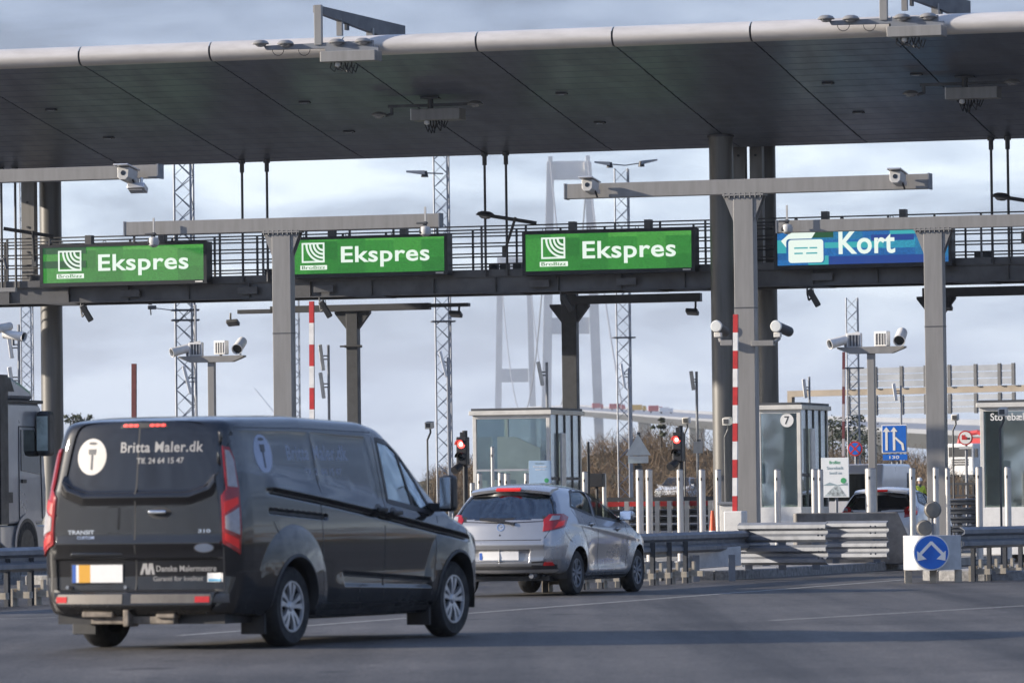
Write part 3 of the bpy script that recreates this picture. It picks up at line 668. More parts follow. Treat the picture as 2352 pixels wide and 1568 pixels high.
# ------------------------------------------------------------------ scanner frames above and below the canopy
def scanner_top(px, dy, lb, g='light and scanner frames on the canopy edge'):
    t = T0c - .35; k = ppm(px, 100, t)
    def L3(x, y, tt=t): p = pl(x, y + dy, tt); return Vector((p.x - s0, tt - t, p.z - z0))
    b = pl(px, 100 + dy, t); s0, z0 = b.x, b.z
    o = pthing('overhead_scanner', lb, 'frame', s0, t, g, z0)
    # coordinates measured on the left frame, shifted for the other
    X = px - 731
    P = lambda x, y, tt=t: L3(x + X, y, tt)
    a, b2 = P(731, 12), P(731, 104)
    MB().bb(a.x - .075, a.x + .075, -.05, .05, b2.z, a.z).build('upright', M_STEEL, o, smooth=False, bev=.006)
    e = P(925, 60, t + 3.4)
    A, B = Vector((a.x - .07, 0.05, a.z)), Vector((e.x, e.y, e.z))
    d = (B - A).normalized(); hgt = .30
    n = Vector((d.y, -d.x, 0)).normalized()*.06
    v = []
    for q, hh in ((A, .14), (B, .38)):
        v += [q - n - Vector((0, 0, hh)), q + n - Vector((0, 0, hh)), q + n, q - n]
    MB().add(v, [(0, 1, 2, 3), (7, 6, 5, 4), (0, 4, 5, 1), (1, 5, 6, 2), (2, 6, 7, 3), (3, 7, 4, 0)]).build('beam', M_GANTRY, o, smooth=False)
    for q in (.35, .68, .985):
        c = A.lerp(B, q); MB().box(c - Vector((0, 0, .13 + .12*q)), (.05, .16, .33 + .2*q - .05)).build('rib', M_DSTEEL, o, smooth=False)
    s1 = A.lerp(B, .27); MB().bb(s1.x - .055, s1.x + .055, s1.y - .05, s1.y + .05, b2.z + .25, s1.z - .15).build('support', M_STEEL, o, smooth=False)
    s1 = A.lerp(B, .62); MB().bb(s1.x - .07, s1.x + .07, s1.y - .05, s1.y + .05, b2.z + .1, s1.z - .2).build('support', M_STEEL, o, smooth=False)
    c0, c1 = P(606, 113), P(856, 103)
    MB().add([(c0.x + .05, -.02, c0.z - .02), (c1.x, -.02, c1.z - .05), (c1.x, -.02, c1.z + .09), (c0.x, -.02, c0.z + .06),
              (c0.x + .05, .08, c0.z - .02), (c1.x, .08, c1.z - .05), (c1.x, .08, c1.z + .09), (c0.x, .08, c0.z + .06)],
             [(0, 1, 2, 3), (7, 6, 5, 4), (0, 4, 5, 1), (1, 5, 6, 2), (2, 6, 7, 3), (3, 7, 4, 0)]).build('crossbar', M_GALV, o, smooth=False)
    for x, y in ((601, 101), (658, 101), (776, 98), (836, 96)):
        bowl(o, P(x, y) + Vector((0, -.06, 0)), .165, 'lamp_head', M_STEEL)
    q0, q1 = P(748, 146), P(874, 117)
    w_, hb = q1.x - q0.x, q1.z - q0.z
    MB().bb(q0.x, q1.x, -.35, .10, q0.z, q1.z).build('scanner_box', M_STEEL, o, smooth=False, bev=.012)
    MB().bb(q0.x + .02, q1.x - .02, -.08, -.02, q1.z + .002, c1.z - .03).build('hanger', M_GALV, o, smooth=False)
    cb = MB(); r = random.Random(3)
    for i in range(7):
        x = q0.x + .15 + .07*i; z = q0.z; pts = [(x, -.1, z), (x + r.uniform(-.04, .04), -.12, z - .1), (x + r.uniform(.02, .1), -.1, z - r.uniform(.14, .24)), (x + .12, -.08, z - .05)]
        cb.path(pts, .012, 5)
    cb.build('cables', M_BLACK, o)
    MB().lathe([(.001, .03), (.05, .02), (.06, -.04), (.001, -.07)], 12, Matrix.Translation((q0.x + .3, -.15, q0.z - .03))).build('sensor', M_WHITE, o)
    for x in (640, 700):
        c_ = P(x, 112); MB().path([c_ + Vector((.12*math.cos(a), -.03, .12*math.sin(a) - .02)) for a in np.linspace(math.pi, 2*math.pi, 8)], .007, 4).build('cable_loop', M_BLACK, o)
scanner_top(731, 0, 'scanner frame with four lamps on the canopy edge above the second green sign')
scanner_top(2029, -57, 'scanner frame with four lamps on the canopy edge at the upper right corner')
def scanner_under(px, py, lb, X):
    q, p = soffit_hit(px, py - 40); t = T0c + q + .05
    zt = soff(q)
    c = pl(px, py, t); k = ppm(px, py, t)
    o = pthing('scanner_unit', lb, 'scanner', c.x, t, 'scanner units hanging under the canopy soffit', c.z)
    up = zt - c.z
    MB().tube((-.1, 0, .1), (-.1, 0, up), .06, 12).build('stem', M_DSTEEL, o)
    MB().bb(-.28, .1, -.12, .12, up - .03, up).build('ceiling_plate', M_DSTEEL, o, smooth=False)
    MB().bb(-1.0, .75, -.03, .03, .16, .22).bb(-.95, -.9, -.03, .03, .02, .16).build('crossbar', M_DSTEEL, o, smooth=False)
    MB().bb(-.42, .60, -.3, .15, -.13, .1).build('scanner_box', M_STEEL, o, smooth=False, bev=.012)
    MB().bb(-.44, -.422, -.29, .14, -.12, .11).build('end_plate', M_WHITE, o, smooth=False)
    MB().path([(-.9, 0, .04), (-1.05, -.03, .0)], .03, 8).build('arm', M_DSTEEL, o)
    bowl(o, Vector((-1.18, -.05, .02)), .16, 'lamp_head', M_STEEL); bowl(o, Vector((.86, -.05, .18)), .16, 'lamp_head', M_STEEL)
    cb = MB(); r = random.Random(5)
    for i in range(7):
        x = -.2 + .06*i; cb.path([(x, -.1, -.13), (x + .02, -.12, -.22), (x + r.uniform(.03, .1), -.1, -.2 - r.uniform(.05, .2)), (x + .12, -.05, -.14)], .012, 5)
    cb.build('cables', M_BLACK, o)
    MB().lathe([(.001, .03), (.05, .02), (.06, -.04), (.001, -.07)], 12, Matrix.Translation((-.12, -.2, -.16))).build('sensor', M_WHITE, o)
scanner_under(1000, 263, 'scanner box with two round lamps hanging under the middle of the soffit', 0)
scanner_under(2228, 214, 'scanner box with two round lamps hanging under the soffit at right', 0)
# ================================================================== dark T masts behind the gantry
def dark_mast(px, pw, t, ztop_px, arms, lb, ring=None):
    c = pl(px, 800, t); k = ppm(px, 800, t); zt = pl(px, ztop_px, t).z; w = pw / k / UX
    o = pthing('lamp_mast', lb, 'mast', c.x, t, 'dark masts with arms behind the gantry')
    MB().bb(-w/2, w/2, 0, .22, 0, zt).build('post', M_DSTEEL, o, smooth=False, bev=.008)
    for i, (x0, x1, y0, y1, th) in enumerate(arms):
        a, b = pl(x0, y0, t - .05), pl(x1, y1, t - .05); z = (a.z + b.z) / 2 
        MB().bb(a.x - c.x, b.x - c.x, -.06, .14, z - th/2, z + th/2).build('arm', M_DSTEEL, o, smooth=False, bev=.006)
    z = pl(arms[0][0], arms[0][2], t).z; sh = arms[0][4]/2
    for sg in (-1, 1):
        MB().prism([(sg*(w/2 + .001), z - sh - .002), (sg*(w/2 + .28), z - sh - .002), (sg*(w/2 + .28), z - sh - .06), (sg*(w/2 + .001), z - sh - .42)], .04, .18).build('gusset', M_DSTEEL, o, smooth=False)
    if ring: 
        zr = pl(px, ring, t).z; MB().tube((-.26, -.05, zr), (.26, -.05, zr), .022, 8).bb(-w/2-.03, w/2+.03, -.03, .25, zr - .03, zr + .03).build('clamp', M_DSTEEL, o, smooth=False)
    return o
def floodhead(px, py, t, lb, up=.2, flip=1):
    p = pl(px, py, t)
    o = pthing('floodlight', lb, 'lamp', p.x, t, 'dark floodlights hanging from the mast arms', p.z)
    Rm = Matrix.Rotation(R_(-24*1), 3, 'X') @ Matrix.Rotation(R_(4*flip), 3, 'Y')
    MB().box((0, 0, 0), (.27, .2, .085), Rm).build('housing', M_DSTEEL, o, bev=.012)
    MB().box(Rm @ Vector((0, 0, -.048)), (.22, .15, .008), Rm).build('lens', M_DL, o, smooth=False)
    MB().path([(.06*flip, .02, .03), (.07*flip, .03, .12), (.07*flip, .04, up)], .025, 8).build('stem', M_DSTEEL, o)
dark_mast(808, 26, 121, 700, ((620, 985, 710, 704, .15), (545, 640, 716, 714, .09), (965, 1075, 703, 698, .08)), 'dark T shaped mast behind the post of the middle green sign', 795)
floodhead(535, 741, 120.9, 'left floodlight of the mast standing between the first two green signs', .22, -1)
floodhead(1047, 721, 120.9, 'right floodlight of the mast standing between the first two green signs', .2)
dark_mast(1307, 34, 122, 672, ((1313, 1608, 688, 683, .19),), 'dark mast with a one sided arm in front of the bridge pylon')
floodhead(1590, 716, 121.9, 'floodlight at the end of the arm in front of the bridge pylon', .24)
dark_mast(2150, 30, 121, 660, ((2118, 2560, 670, 664, .20),), 'dark mast hidden behind the right grey portal with an arm to the right edge')
floodhead(2173, 705, 120.9, 'small floodlight peeking out beside the right grey portal post', .22)
# ================================================================== lattice masts
def lattice(px, w, d, zt, lb, rings=(), lamps=None, lw=.035, group='lattice masts beyond the toll gantry', m_=None):
    c = onD(px, 1150, d); o = thing('lattice_mast', lb, 'mast', (c.x, c.y, ground_z(d * .95)), .12, group); mt = m_ or M_MAST
    h = zt; a, b_, c_ = Vector((-w/2, -w*.25, 0)), Vector((w/2*.62, -w*.32, 0)), Vector((w/2, w*.5, 0))
    for q in (a, b_, c_): MB().tube(q, q + Vector((0, 0, h)), lw, 6).build('mast_leg', mt, o)
    m = MB(); n = int(h / (w * .82)); st = h / n
    for p, q in ((a, b_), (b_, c_), (a, c_)):
        for i in range(n):
            z0, z1 = i*st, (i + 1)*st
            P, Q = (p, q) if i % 2 == 0 else (q, p)
            m.tube(P + Vector((0, 0, z0)), Q + Vector((0, 0, z1)), lw*.42, 4, caps=False)
            if (p, q) == (a, b_) and w > .4: m.tube(Q + Vector((0, 0, z0)), P + Vector((0, 0, z1)), lw*.3, 4, caps=False)
    m.build('bracing', mt, o)
    for z in rings: MB().bb(-w/2 - .1, w/2 + .1, -w*.45, w*.55, z - .02, z + .02).build('collar_plate', M_DSTEEL, o, smooth=False)
    MB().bb(-w/2 - .2, w/2 + .2, -w/2 - .1, w/2 + .2, -.3, .15).build('footing', M_CONC, o, smooth=False)
    return o
def zof(px, py, d): return onD(px, py, d).z
MK = lambda y, px, d: zof(px, y, d) - ground_z(d*.95)
lattice(430, 46*150/FPX, 150, 11.7, 'large lattice mast rising behind the gap right of the leftmost green sign', (MK(712, 430, 150), MK(735, 430, 150)), lw=.03)
lattice(1023, 38*165/FPX, 165, 12.8, 'lattice mast with lamp arm between the second and third green signs', (MK(738, 1023, 165),), lw=.026)
lattice(1438, 36*185/FPX, 185, zof(1435, 392, 185), 'lattice mast with twin lamp arms right of the bridge pylon', (MK(775, 1438, 185),), lw=.026)
lattice(66, 28*210/FPX, 210, 15.5, 'thin pale lattice mast behind the left column', lw=.024)
lattice(684, 18*260/FPX, 260, zof(684, 700, 260) + 1.5, 'slender pale lattice mast behind the striped barrier arm', lw=.022)
lattice(1964, 32*190/FPX, 190, zof(1962, 655, 190) - .5, 'lattice mast standing behind the right camera pole', (MK(845, 1964, 190),), lw=.024)
M_STL = mat('street lamp grey', (.2, .21, .22), .4, .4, .1)
def lamp_arm(px0, py0, px1, py1, d, lb, flip):
    p = onD(px1, py1, d); q = onD(px0, py0, d)
    o = thing('street_lamp', lb, 'lamp', p, 0, 'street lamp heads on the lattice masts')
    v = q - p
    MB().path([(0, 0, 0), tuple(v * .52)], .022, 6).build('arm', M_STL, o)
    b = v * .5; e = v
    MB().add([tuple(b + Vector((0, -.13, -.05))), tuple(e + Vector((0, -.08, -.0))), tuple(e + Vector((0, .08, 0))), tuple(b + Vector((0, .13, -.05))),
              tuple(b + Vector((0, -.1, .07))), tuple(e + Vector((0, -.05, .05))), tuple(e + Vector((0, .05, .05))), tuple(b + Vector((0, .1, .07)))],
             [(0, 3, 2, 1), (4, 5, 6, 7), (0, 1, 5, 4), (1, 2, 6, 5), (2, 3, 7, 6), (3, 0, 4, 7)]).build('lamp_head', M_STL, o, smooth=False)
    MB().tube(b + Vector((0, 0, -.12)), b + Vector((0, 0, .06)), .11, 12, .07).build('gear_box', M_BLACK, o)
lamp_arm(933, 396, 1018, 399, 164.6, 'street lamp pointing left from the mast between the second and third green signs', -1)
lamp_arm(1365, 374, 1436, 380, 184.6, 'left one of the twin street lamps beside the bridge pylon top', -1)
lamp_arm(1510, 369, 1436, 380, 184.6, 'right one of the twin street lamps beside the bridge pylon top', 1)
o = thing('wind_gauge', 'small weather instrument on a thin boom left of the large lattice mast', 'instrument', onD(408, 714, 149.7), 0)
a = onD(345, 706, 149.7) - onD(408, 714, 149.7)
MB().path([(0, 0, 0), tuple(a)], .014, 5).build('boom', M_STL, o)
MB().box(tuple(a + Vector((.05, 0, 0))), (.22, .15, .1)).box(tuple(a + Vector((0, 0, .12))), (.1, .1, .1)).tube(tuple(a), tuple(a + Vector((.02, 0, -.2))), .02, 6).build('sensor_box', M_DSTEEL, o, bev=.01)
# panel antennas on thin poles
def panel_antenna(px, py, h, tilt, pole, d, lb, extra=()):
    c = onD(pole[0], pole[2], d); zt = zof(pole[0], pole[1], d)
    o = thing('antenna_pole', lb, 'antenna', (c.x, c.y, 0), 0, 'slim poles with tilted white panel antennas')
    r = .03; k = FPX / d
    if pole[1] < pole[2]: MB().tube((0, 0, 0), (0, 0, zt), r, 8).build('pole', M_MAST, o)
    for (x, y) in ((px, py),) + tuple(extra):
        p = onD(x, y, d) - c; p.z = zof(x, y, d)
        Rm = Matrix.Rotation(R_(tilt), 3, 'Y')
        MB().box((p.x, -.05, p.z), (.085, .06, h / k), Rm).build('panel', M_WHITE, o, bev=.012)
        for s in (-.22, .22): MB().path([(p.x, -.02, p.z + s*h/k*.3), (0, 0, p.z + s*h/k*.3)], .014, 5).build('bracket', M_DSTEEL, o)
    return o
panel_antenna(739, 821, 60, -7, (756, 792, 960), 125, 'slim pole with two tilted white panels right of the left striped barrier', ((740, 885),))
panel_antenna(1241, 858, 56, -10, (1257, 832, 950), 122, 'slim pole with one tilted white panel standing on the left glass booth', ())
panel_antenna(1590, 874, 44, -7, (1604, 853, 1180), 125, 'slim pole with white panel left of the near round column')
panel_antenna(1848, 892, 44, -6, (1861, 865, 1050), 140, 'slim pole with white panel above the booth numbered seven')
panel_antenna(2055, 900, 40, -8, (2071, 885, 1050), 150, 'slim pole with white panel in front of the large sign backs')
panel_antenna(1018, 835, 60, -14, (1031, 820, 1100), 163, 'tilted pale panel clamped to the mast between the second and third signs')
panel_antenna(1431, 862, 56, -8, (1447, 845, 1130), 183, 'tilted pale panel clamped to the mast right of the bridge pylon')
panel_antenna(430, 872, 68, -14, (452, 700, 1000), 148, 'tilted pale panel clamped to the large left lattice mast')
panel_antenna(26, 870, 56, -8, (45, 745, 1000), 118, 'dark pole with tilted pale panels beside the truck', ((24, 795),))
# ================================================================== camera poles
def cam_body(name, lb, p, yaw, pitch, g='camera heads on the lane camera poles', L_=.42, r=.085):
    o = thing(name, lb, 'camera', p, 0, g)
    Rm = Matrix.Rotation(yaw, 3, 'Z') @ Matrix.Rotation(pitch, 3, 'X')
    f = Rm @ Vector((0, -1, 0))
    MB().tube(-f*L_*.5, f*L_*.5, r, 18, r*1.05).build('housing', M_WHITE, o)
    # flared sun hood
    Mx = Matrix.Translation(f*L_*.52) @ f.to_track_quat('Z', 'Y').to_matrix().to_4x4()
    MB().lathe([(r*1.06, -.08), (r*1.14, .05), (r*1.02, .05), (r*.96, -.06)], 18, Mx).build('hood', M_WHITE, o)
    MB().lathe([(.001, 0), (r*.94, 0)], 18, Mx).build('lens', M_GLASSD, o, smooth=False)
    MB().tube((0, 0, -r*.9), (0, 0, -.2), .028, 10).build('bracket', M_GALV, o)
    return o
def lamp_box(lb, p, yaw, g='louvred lamps on the lane camera poles'):
    o = thing('infrared_lamp', lb, 'lamp', p, -PHI + yaw, g)
    MB().bb(-.14, .14, -.05, .09, -.13, .15).build('housing', M_WHITE, o, smooth=False, bev=.015)
    MB().bb(-.11, .11, -.056, -.051, -.1, .11).build('glass', M_DSTEEL, o, smooth=False)
    m = MB()
    for i in range(4): x = -.09 + .06*i; m.bb(x - .006, x + .006, -.066, -.057, -.1, .11)
    m.build('louvre', M_ALU, o, smooth=False)
    MB().tube((0, 0, -.131), (0, 0, -.2), .03, 10).build('foot', M_DSTEEL, o)
def camera_pole(px, ytop, x0, x1, yb, t, lb, side):
    c = pl(px, 900, t); zt = pl(px, ytop, t).z
    o = pthing('camera_pole', lb, 'pole', c.x, t, 'grey poles carrying lane cameras')
    MB().bb(-.07, .07, -.06, .06, .1, zt).build('post', M_STEEL, o, smooth=False, bev=.008)
    a, b = pl(x0, yb, t).x - c.x, pl(x1, yb, t).x - c.x
    MB().add([(a, -.1, zt + .1), (a + .25, -.1, zt + .002), (b - .25, -.1, zt + .002), (b, -.1, zt + .1), (a, .1, zt + .1), (a + .25, .1, zt + .002), (b - .25, .1, zt + .002), (b, .1, zt + .1),
              (a, -.1, zt + .13), (b, -.1, zt + .13), (a, .1, zt + .13), (b, .1, zt + .13)],
             [(0, 1, 5, 4), (1, 2, 6, 5), (2, 3, 7, 6), (0, 8, 9, 3, 2, 1), (4, 5, 6, 7, 11, 10), (8, 10, 11, 9), (0, 4, 10, 8), (3, 9, 11, 7)]).build('crossbar', M_STEEL, o, smooth=False)
    y = yb - 24
    W3 = lambda X, Y: on(X, Y, t)
    cam_body('lane_camera', 'camera at the left end of the crossbar on the %s camera pole' % side, W3(x0 + 17, y - 2), R_(-62), R_(14), L_=.6)
    lamp_box('lamp next to the left camera on the %s camera pole' % side, W3(x0 + 37, y + 1), .05)
    lamp_box('lamp next to the right camera on the %s camera pole' % side, W3(x1 - 55, y - 3), -.3)
    cam_body('lane_camera', 'camera at the right end of the crossbar on the %s camera pole' % side, W3(x1 - 11, y - 10), R_(-12), R_(22), L_=.4, r=.1)
camera_pole(487, 832, 413, 562, 826, 108, 'grey camera pole behind the van below the leftmost green sign', 'left')
camera_pole(2002, 812, 1925, 2080, 806, 104, 'grey camera pole below the blue sign', 'right')
# arms with cameras on the tall portal
c = pl(1711, 800, 91.3)
for x, y, xe, lb, yaw in ((1645, 757, 1652, 'round white headed camera on the bracket left of the tall portal post', .1), (1782, 757, 1778, 'round white headed camera on the bracket right of the tall portal post', .75)):
    p = on(x, y - 8, 91.2); o = thing('lane_camera', lb, 'camera', p, -PHI, 'cameras on side brackets of the tall portal')
    f = Vector((math.sin(yaw)*.0, -1, -.05)).normalized()
    MB().lathe([(.001, .01), (.085, .008), (.1, -.02), (.09, -.06), (.06, -.1)], 20, Matrix.Rotation(R_(90), 4, 'X') @ Matrix.Scale(1.0, 4)).build('lamp_face', M_LAMPW, o)
    MB().tube((0, .05, 0), (.10 if x > 1700 else .02, .5, -.08), .085, 16).build('housing', M_DSTEEL, o)
    MB().tube((0, .1, -.08), (.02, .14, -.2), .03, 10).build('neck', M_CHROME, o)
    q = on(xe + (4 if x < 1700 else 0), 786, 91.2) - p; q = Vector((q.x*UX + q.y*UY, q.x*VX + q.y*VY, q.z))
    e = on(1692 if x < 1700 else 1735, 789, 91.45) - p; e = Vector((e.x*UX + e.y*UY, e.x*VX + e.y*VY, e.z))
    MB().path([(.02, .14, -.2), tuple(q)], .03, 8).build('stem', M_STEEL, o)
    lo, hi = sorted((q.x, e.x)); MB().bb(lo, hi, q.y - .04, q.y + .1, q.z - .055, q.z + .035).build('bracket_arm', M_STEEL, o, smooth=False, bev=.006)
    MB().box((.0, .12, -.14), (.12, .1, .08)).build('joint', M_OFFW, o, bev=.01)
# cluster by the truck at the left edge
for x, y, lb, yw in ((8, 752, 'pale camera at the left edge above the truck', R_(-30)), (30, 770, 'grey camera tube behind the one above the truck', R_(60))):
    cam_body('lane_camera', lb, on(x, y, 104), yw, R_(8), 'cameras above the truck')
o = thing('camera_pole', 'camera pole mostly hidden at the left edge above the truck', 'pole', on(-12, 1200, 104.3), -PHI)
zq = pl(-12, 720, 104.3).z
MB().tube((0, 0, 0), (0, 0, zq), .06, 12).build('post', M_DSTEEL, o); MB().path([(0, 0, zq), (.25, 0, zq + .1), (.3, 0, zq - .1)], .03, 8).build('hook', M_DSTEEL, o)
MB().bb(-.1, .5, -.05, .05, zq - .55, zq - .47).build('crossbar', M_STEEL, o, smooth=False)
# ================================================================== barrier arms, raised
def barrier(px, y0, y1, w, t, lb, nb, m0, m1, tilt=0.0, base=True):
    c = pl(px, y1, t); zt = pl(px, y0, t).z; k = ppm(px, y0, t); r = w / k
    o = pthing('boom_barrier', lb, 'barrier', c.x, t, 'raised striped barrier arms')
    z0 = 1.0; st = (zt - z0) / nb; dx = pl(px, y1, t).x - pl(px + tilt, y0, t).x
    for i in range(nb):
        za, zb = z0 + i*st, z0 + (i+1)*st
        f = lambda z: -dx * (z - z0) / (zt - z0)
        m = MB(); a, b = f(za), f(zb)
        m.add([(a-r/2, -.03, za), (a+r/2, -.03, za), (a+r/2, .03, za), (a-r/2, .03, za), (b-r/2, -.03, zb), (b+r/2, -.03, zb), (b+r/2, .03, zb), (b-r/2, .03, zb)], [(0,3,2,1),(4,5,6,7),(0,1,5,4),(1,2,6,5),(2,3,7,6),(3,0,4,7)])
        m.build('red_band' if (nb - i) % 2 else 'white_band', m0 if (nb - i) % 2 else m1, o, smooth=False)
    if base: MB().bb(-.16, .16, -.14, .2, .138, 1.05).build('drive_cabinet', M_OFFW, o, smooth=False, bev=.02)
    return o
barrier(718, 692, 1200, 11, 105, 'upright red and white barrier arm right of the post of the middle green sign', 10, M_RED, M_REDW, -2)
barrier(1688, 722, 1160, 11, 90.6, 'upright red and white barrier arm standing against the tall portal post', 11, M_RED, M_REDW, 2)
M_DRED = mat('faded dark red', (.13, .03, .035), .55, 0, .2)
barrier(308, 835, 1200, 11, 120, 'upright dark red barrier arm behind the van roof', 9, M_DRED, M_DRED, 0)
barrier(1937, 808, 1180, 6, 150, 'distant red and grey barrier arm left of the right camera pole', 9, M_DRED, mat('dull white band', (.4, .36, .36), .5), 1)
# ================================================================== booths
M_BGLASS = glass('booth glass', (.88, .93, .91), .45, .03, .22)
M_INT = mat('booth interior grey', (.5, .51, .51), .6, 0, .12, 3); M_INTD = mat('dark interior fitting', (.05, .052, .06), .5, 0, .2, 5)
M_BACKING = mat('pale partition', (.50, .51, .47), .7, 0, .25, 1.1)
def booth(px0, px1, ytop, t, depth, lb, zsill, number=None, text=None, gap=0):
    a = pl(px0, ytop, t); b = pl(px1, ytop, t); w = b.x - a.x; h = a.z - .14
    o = pthing('toll_booth', lb, 'booth', a.x, t, 'glass toll booths on the islands', .14)
    fr = .075
    MB().bb(0, w, 0, depth, 0, zsill).build('base_panel', M_WHITE, o, smooth=False, bev=.01)
    MB().bb(-.06, w + .06, -.07, depth + .06, h - .09, h).build('roof', M_OFFW, o, smooth=False, bev=.012)
    MB().bb(-.02, w + .02, -.03, depth + .02, h + .001, h + .05).build('roof_flashing', M_DSTEEL, o, smooth=False)
    for (x, y) in ((0, 0), (w - fr, 0), (0, depth - fr), (w - fr, depth - fr)):
        MB().bb(x, x + fr, y, y + fr, zsill, h - .09).build('corner_post', M_OFFW, o, smooth=False, bev=.006)
    MB().bb(fr, w - fr, .0, .05, h - .16, h - .09).build('head_rail', M_OFFW, o, smooth=False)
    MB().bb(fr, w - fr, .025, .035, zsill, h - .16).build('front_pane', M_BGLASS, o, smooth=False)
    MB().bb(fr, w - fr, depth - .035, depth - .025, zsill, h - .09).build('rear_pane', M_BGLASS, o, smooth=False)
    MB().bb(.025, .035, fr, depth - fr, zsill, h - .09).build('side_pane', M_BGLASS, o, smooth=False)
    # side towards the lane: framed door, dark mullions, panes
    xs = w - .035; ys = np.linspace(fr, depth - fr, 5)
    for i in range(4):
        y0, y1 = ys[i] + .03, ys[i+1] - .03
        MB().bb(xs, xs + .01, y0, y1, zsill if i != 1 else .1, h - .09).build('side_pane', M_BGLASS, o, smooth=False)
        MB().bb(xs - .02, xs + .03, ys[i+1] - .028, ys[i+1] + .028, .05, h - .09).build('mullion', M_DSTEEL, o, smooth=False)
    MB().bb(xs - .01, xs + .03, fr, depth - fr, 1.55, 1.61).build('transom', M_DSTEEL, o, smooth=False)
    MB().bb(w + .002, w + .06, ys[1] + .05, ys[1] + .35, 1.3, 2.5).build('door_leaf', M_ALU, o, smooth=False, bev=.008)
    # interior
    MB().bb(fr + .02, w - fr - .02, .5, depth - .3, zsill - .02, zsill + .03).build('counter', M_INT, o, smooth=False)
    MB().bb(w*.66, w - .1, depth*.65, depth - .1, .05, h - .9).build('cabinet', M_INTD, o, smooth=False)
    MB().bb(w*.08, w*.34, .8, 1.2, zsill + .04, zsill + .62).build('terminal', M_INT, o, smooth=False, bev=.02)
    MB().bb(.08, w - .08, .3, depth - .1, h - .14, h - .095).build('ceiling_panel', M_INT, o, smooth=False)
    if not (number or text): MB().prism([(fr + .02, zsill + .05), (w*.62, zsill + .05), (w*.62, h - .75), (w*.3, h - .52), (fr + .02, h - .5)], depth*.6, depth*.63).build('side_screen', M_INT, o, smooth=False)
    MB().bb(fr, w - fr, -.002, .024, h - 1.22, h - 1.18).build('glazing_bar', M_ALU, o, smooth=False) if not number and not text else None
    if number or text: MB().bb(fr + .01, w - fr - .01, .10, .13, zsill + .05, h - .17).build('added_backing', M_BACKING, o, smooth=False)  # added pale panel close behind the pane, lightens the booth glass
    if number:
        n_ = 24; cx, cz, r = w - .28, h - .30, .135
        pg = [(cx + r*math.cos(2*math.pi*i/n_), cz + r*math.sin(2*math.pi*i/n_)) for i in range(n_)]
        q = flat(pg, [tuple(range(n_))], .024, .006, 'number_disc', M_WHITE, o)
        v, f = textfit(number, cx - .05, cx + .05, cz - .08, cz + .08, .012); flat(v, f, .0175, .003, 'number', M_DSTEEL, q)
    if text:
        v, f = textfit(text, .2, .92, h - .34, h - .2, .012); flat(v, f, .024, .004, 'lettering', M_TYPE, o)
    return o, w, h
booth(1085, 1262, 944, 110, 2.3, 'left glass toll booth behind the silver car', .95)
booth(1738, 1838, 931, 109, 2.3, 'glass toll booth marked with the number seven', .95, number='7')
booth(2250, 2440, 925, 106, 2.3, 'right edge glass toll booth with white lettering', .9, text='Storebælt')
# ================================================================== bollards
bol = None
M_BOL = mat('bollard zinc', (.56, .54, .51), .38, .45, .12, 5)
def bollard(px, y0, w, t, lb, black=False, zb=.138):
    global bol
    c = pl(px, 1200, t); z = pl(px, y0, t).z; r = w / ppm(px, 1200, t) / 2
    o = pthing('bollard', lb, 'bollard', c.x, t, 'tall steel bollards guarding the booths', zb)
    MB().tube((0, 0, 0), (0, 0, z - zb - .02), r, 20).build('tube', M_BLACK if black else M_BOL, o)
    MB().lathe([(r, z - zb - .02), (r*.9, z - zb - .005), (.001, z - zb)], 20).build('cap', M_GALV, o)
    MB().tube((0, 0, 0), (0, 0, .025), r + .06, 18).build('foot_plate', M_GALV, o)
    MB().bb(-.012, .012, -r - .012, -r + .01, z - zb - .2, z - zb - .15).build('lock', M_BLACK, o, smooth=False)
for q in ((1086, 1108, 12, 103, 'bollard just right of the left traffic light'), (1103, 1086, 12, 104, 'bollard at the left corner of the left booth'), (1133, 1025, 8, 103.5, 'thin tall bollard in front of the left booth glass'),
          (1152, 1084, 14, 102.5, 'bollard in front of the left booth beside the thin tall one'), (1166, 1086, 15, 103.5, 'wide pale bollard in the middle of the left booth front'), (1211, 1086, 12, 102.8, 'bollard left of the small blue information board'),
          (1345, 1082, 13, 103, 'bollard right of the left booth side'), (1389, 1086, 10, 106, 'bollard behind the black box post'),
          (1470, 1077, 17, 97, 'left one of the bollard pair under the triangular sign back'), (1492, 1077, 16, 98, 'right one of the bollard pair under the triangular sign back'),
          (1563, 1077, 15, 98, 'bollard below the right traffic light'), (1614, 1077, 15, 97, 'bollard between the right traffic light and the near round column'),
          (1651, 1077, 14, 99, 'bollard in front of the near round column'), (1743, 1010, 8, 96, 'thin tall tube right of the tall portal post'), (1787, 1077, 15, 97.5, 'bollard in front of the booth numbered seven'),
          (1872, 1076, 15, 96.5, 'left one of the thick bollard pair beside the white information board'), (1886, 1077, 13, 97.2, 'right one of the thick bollard pair beside the white information board'),
          (2001, 1074, 25, 98, 'thick bollard in front of the dark hatchback'), (2097, 1074, 14, 95, 'bollard at the right side of the dark hatchback'), (2151, 1072, 14, 95.5, 'bollard in front of the right grey portal post'),
          (2178, 1074, 11, 97, 'bollard right of the right grey portal post'), (2250, 1071, 16, 96, 'bollard at the corner of the right edge booth'), (2316, 1071, 15, 96.5, 'rightmost bollard in front of the right edge booth')):
    bollard(*q)
bollard(1353, 1013, 7, 104, 'thin black post right of the left booth', True)
o = thing('card_reader', 'black box on a short post between two bollards beside the left booth', 'box', on(1372, 1200, 104.5), -PHI)
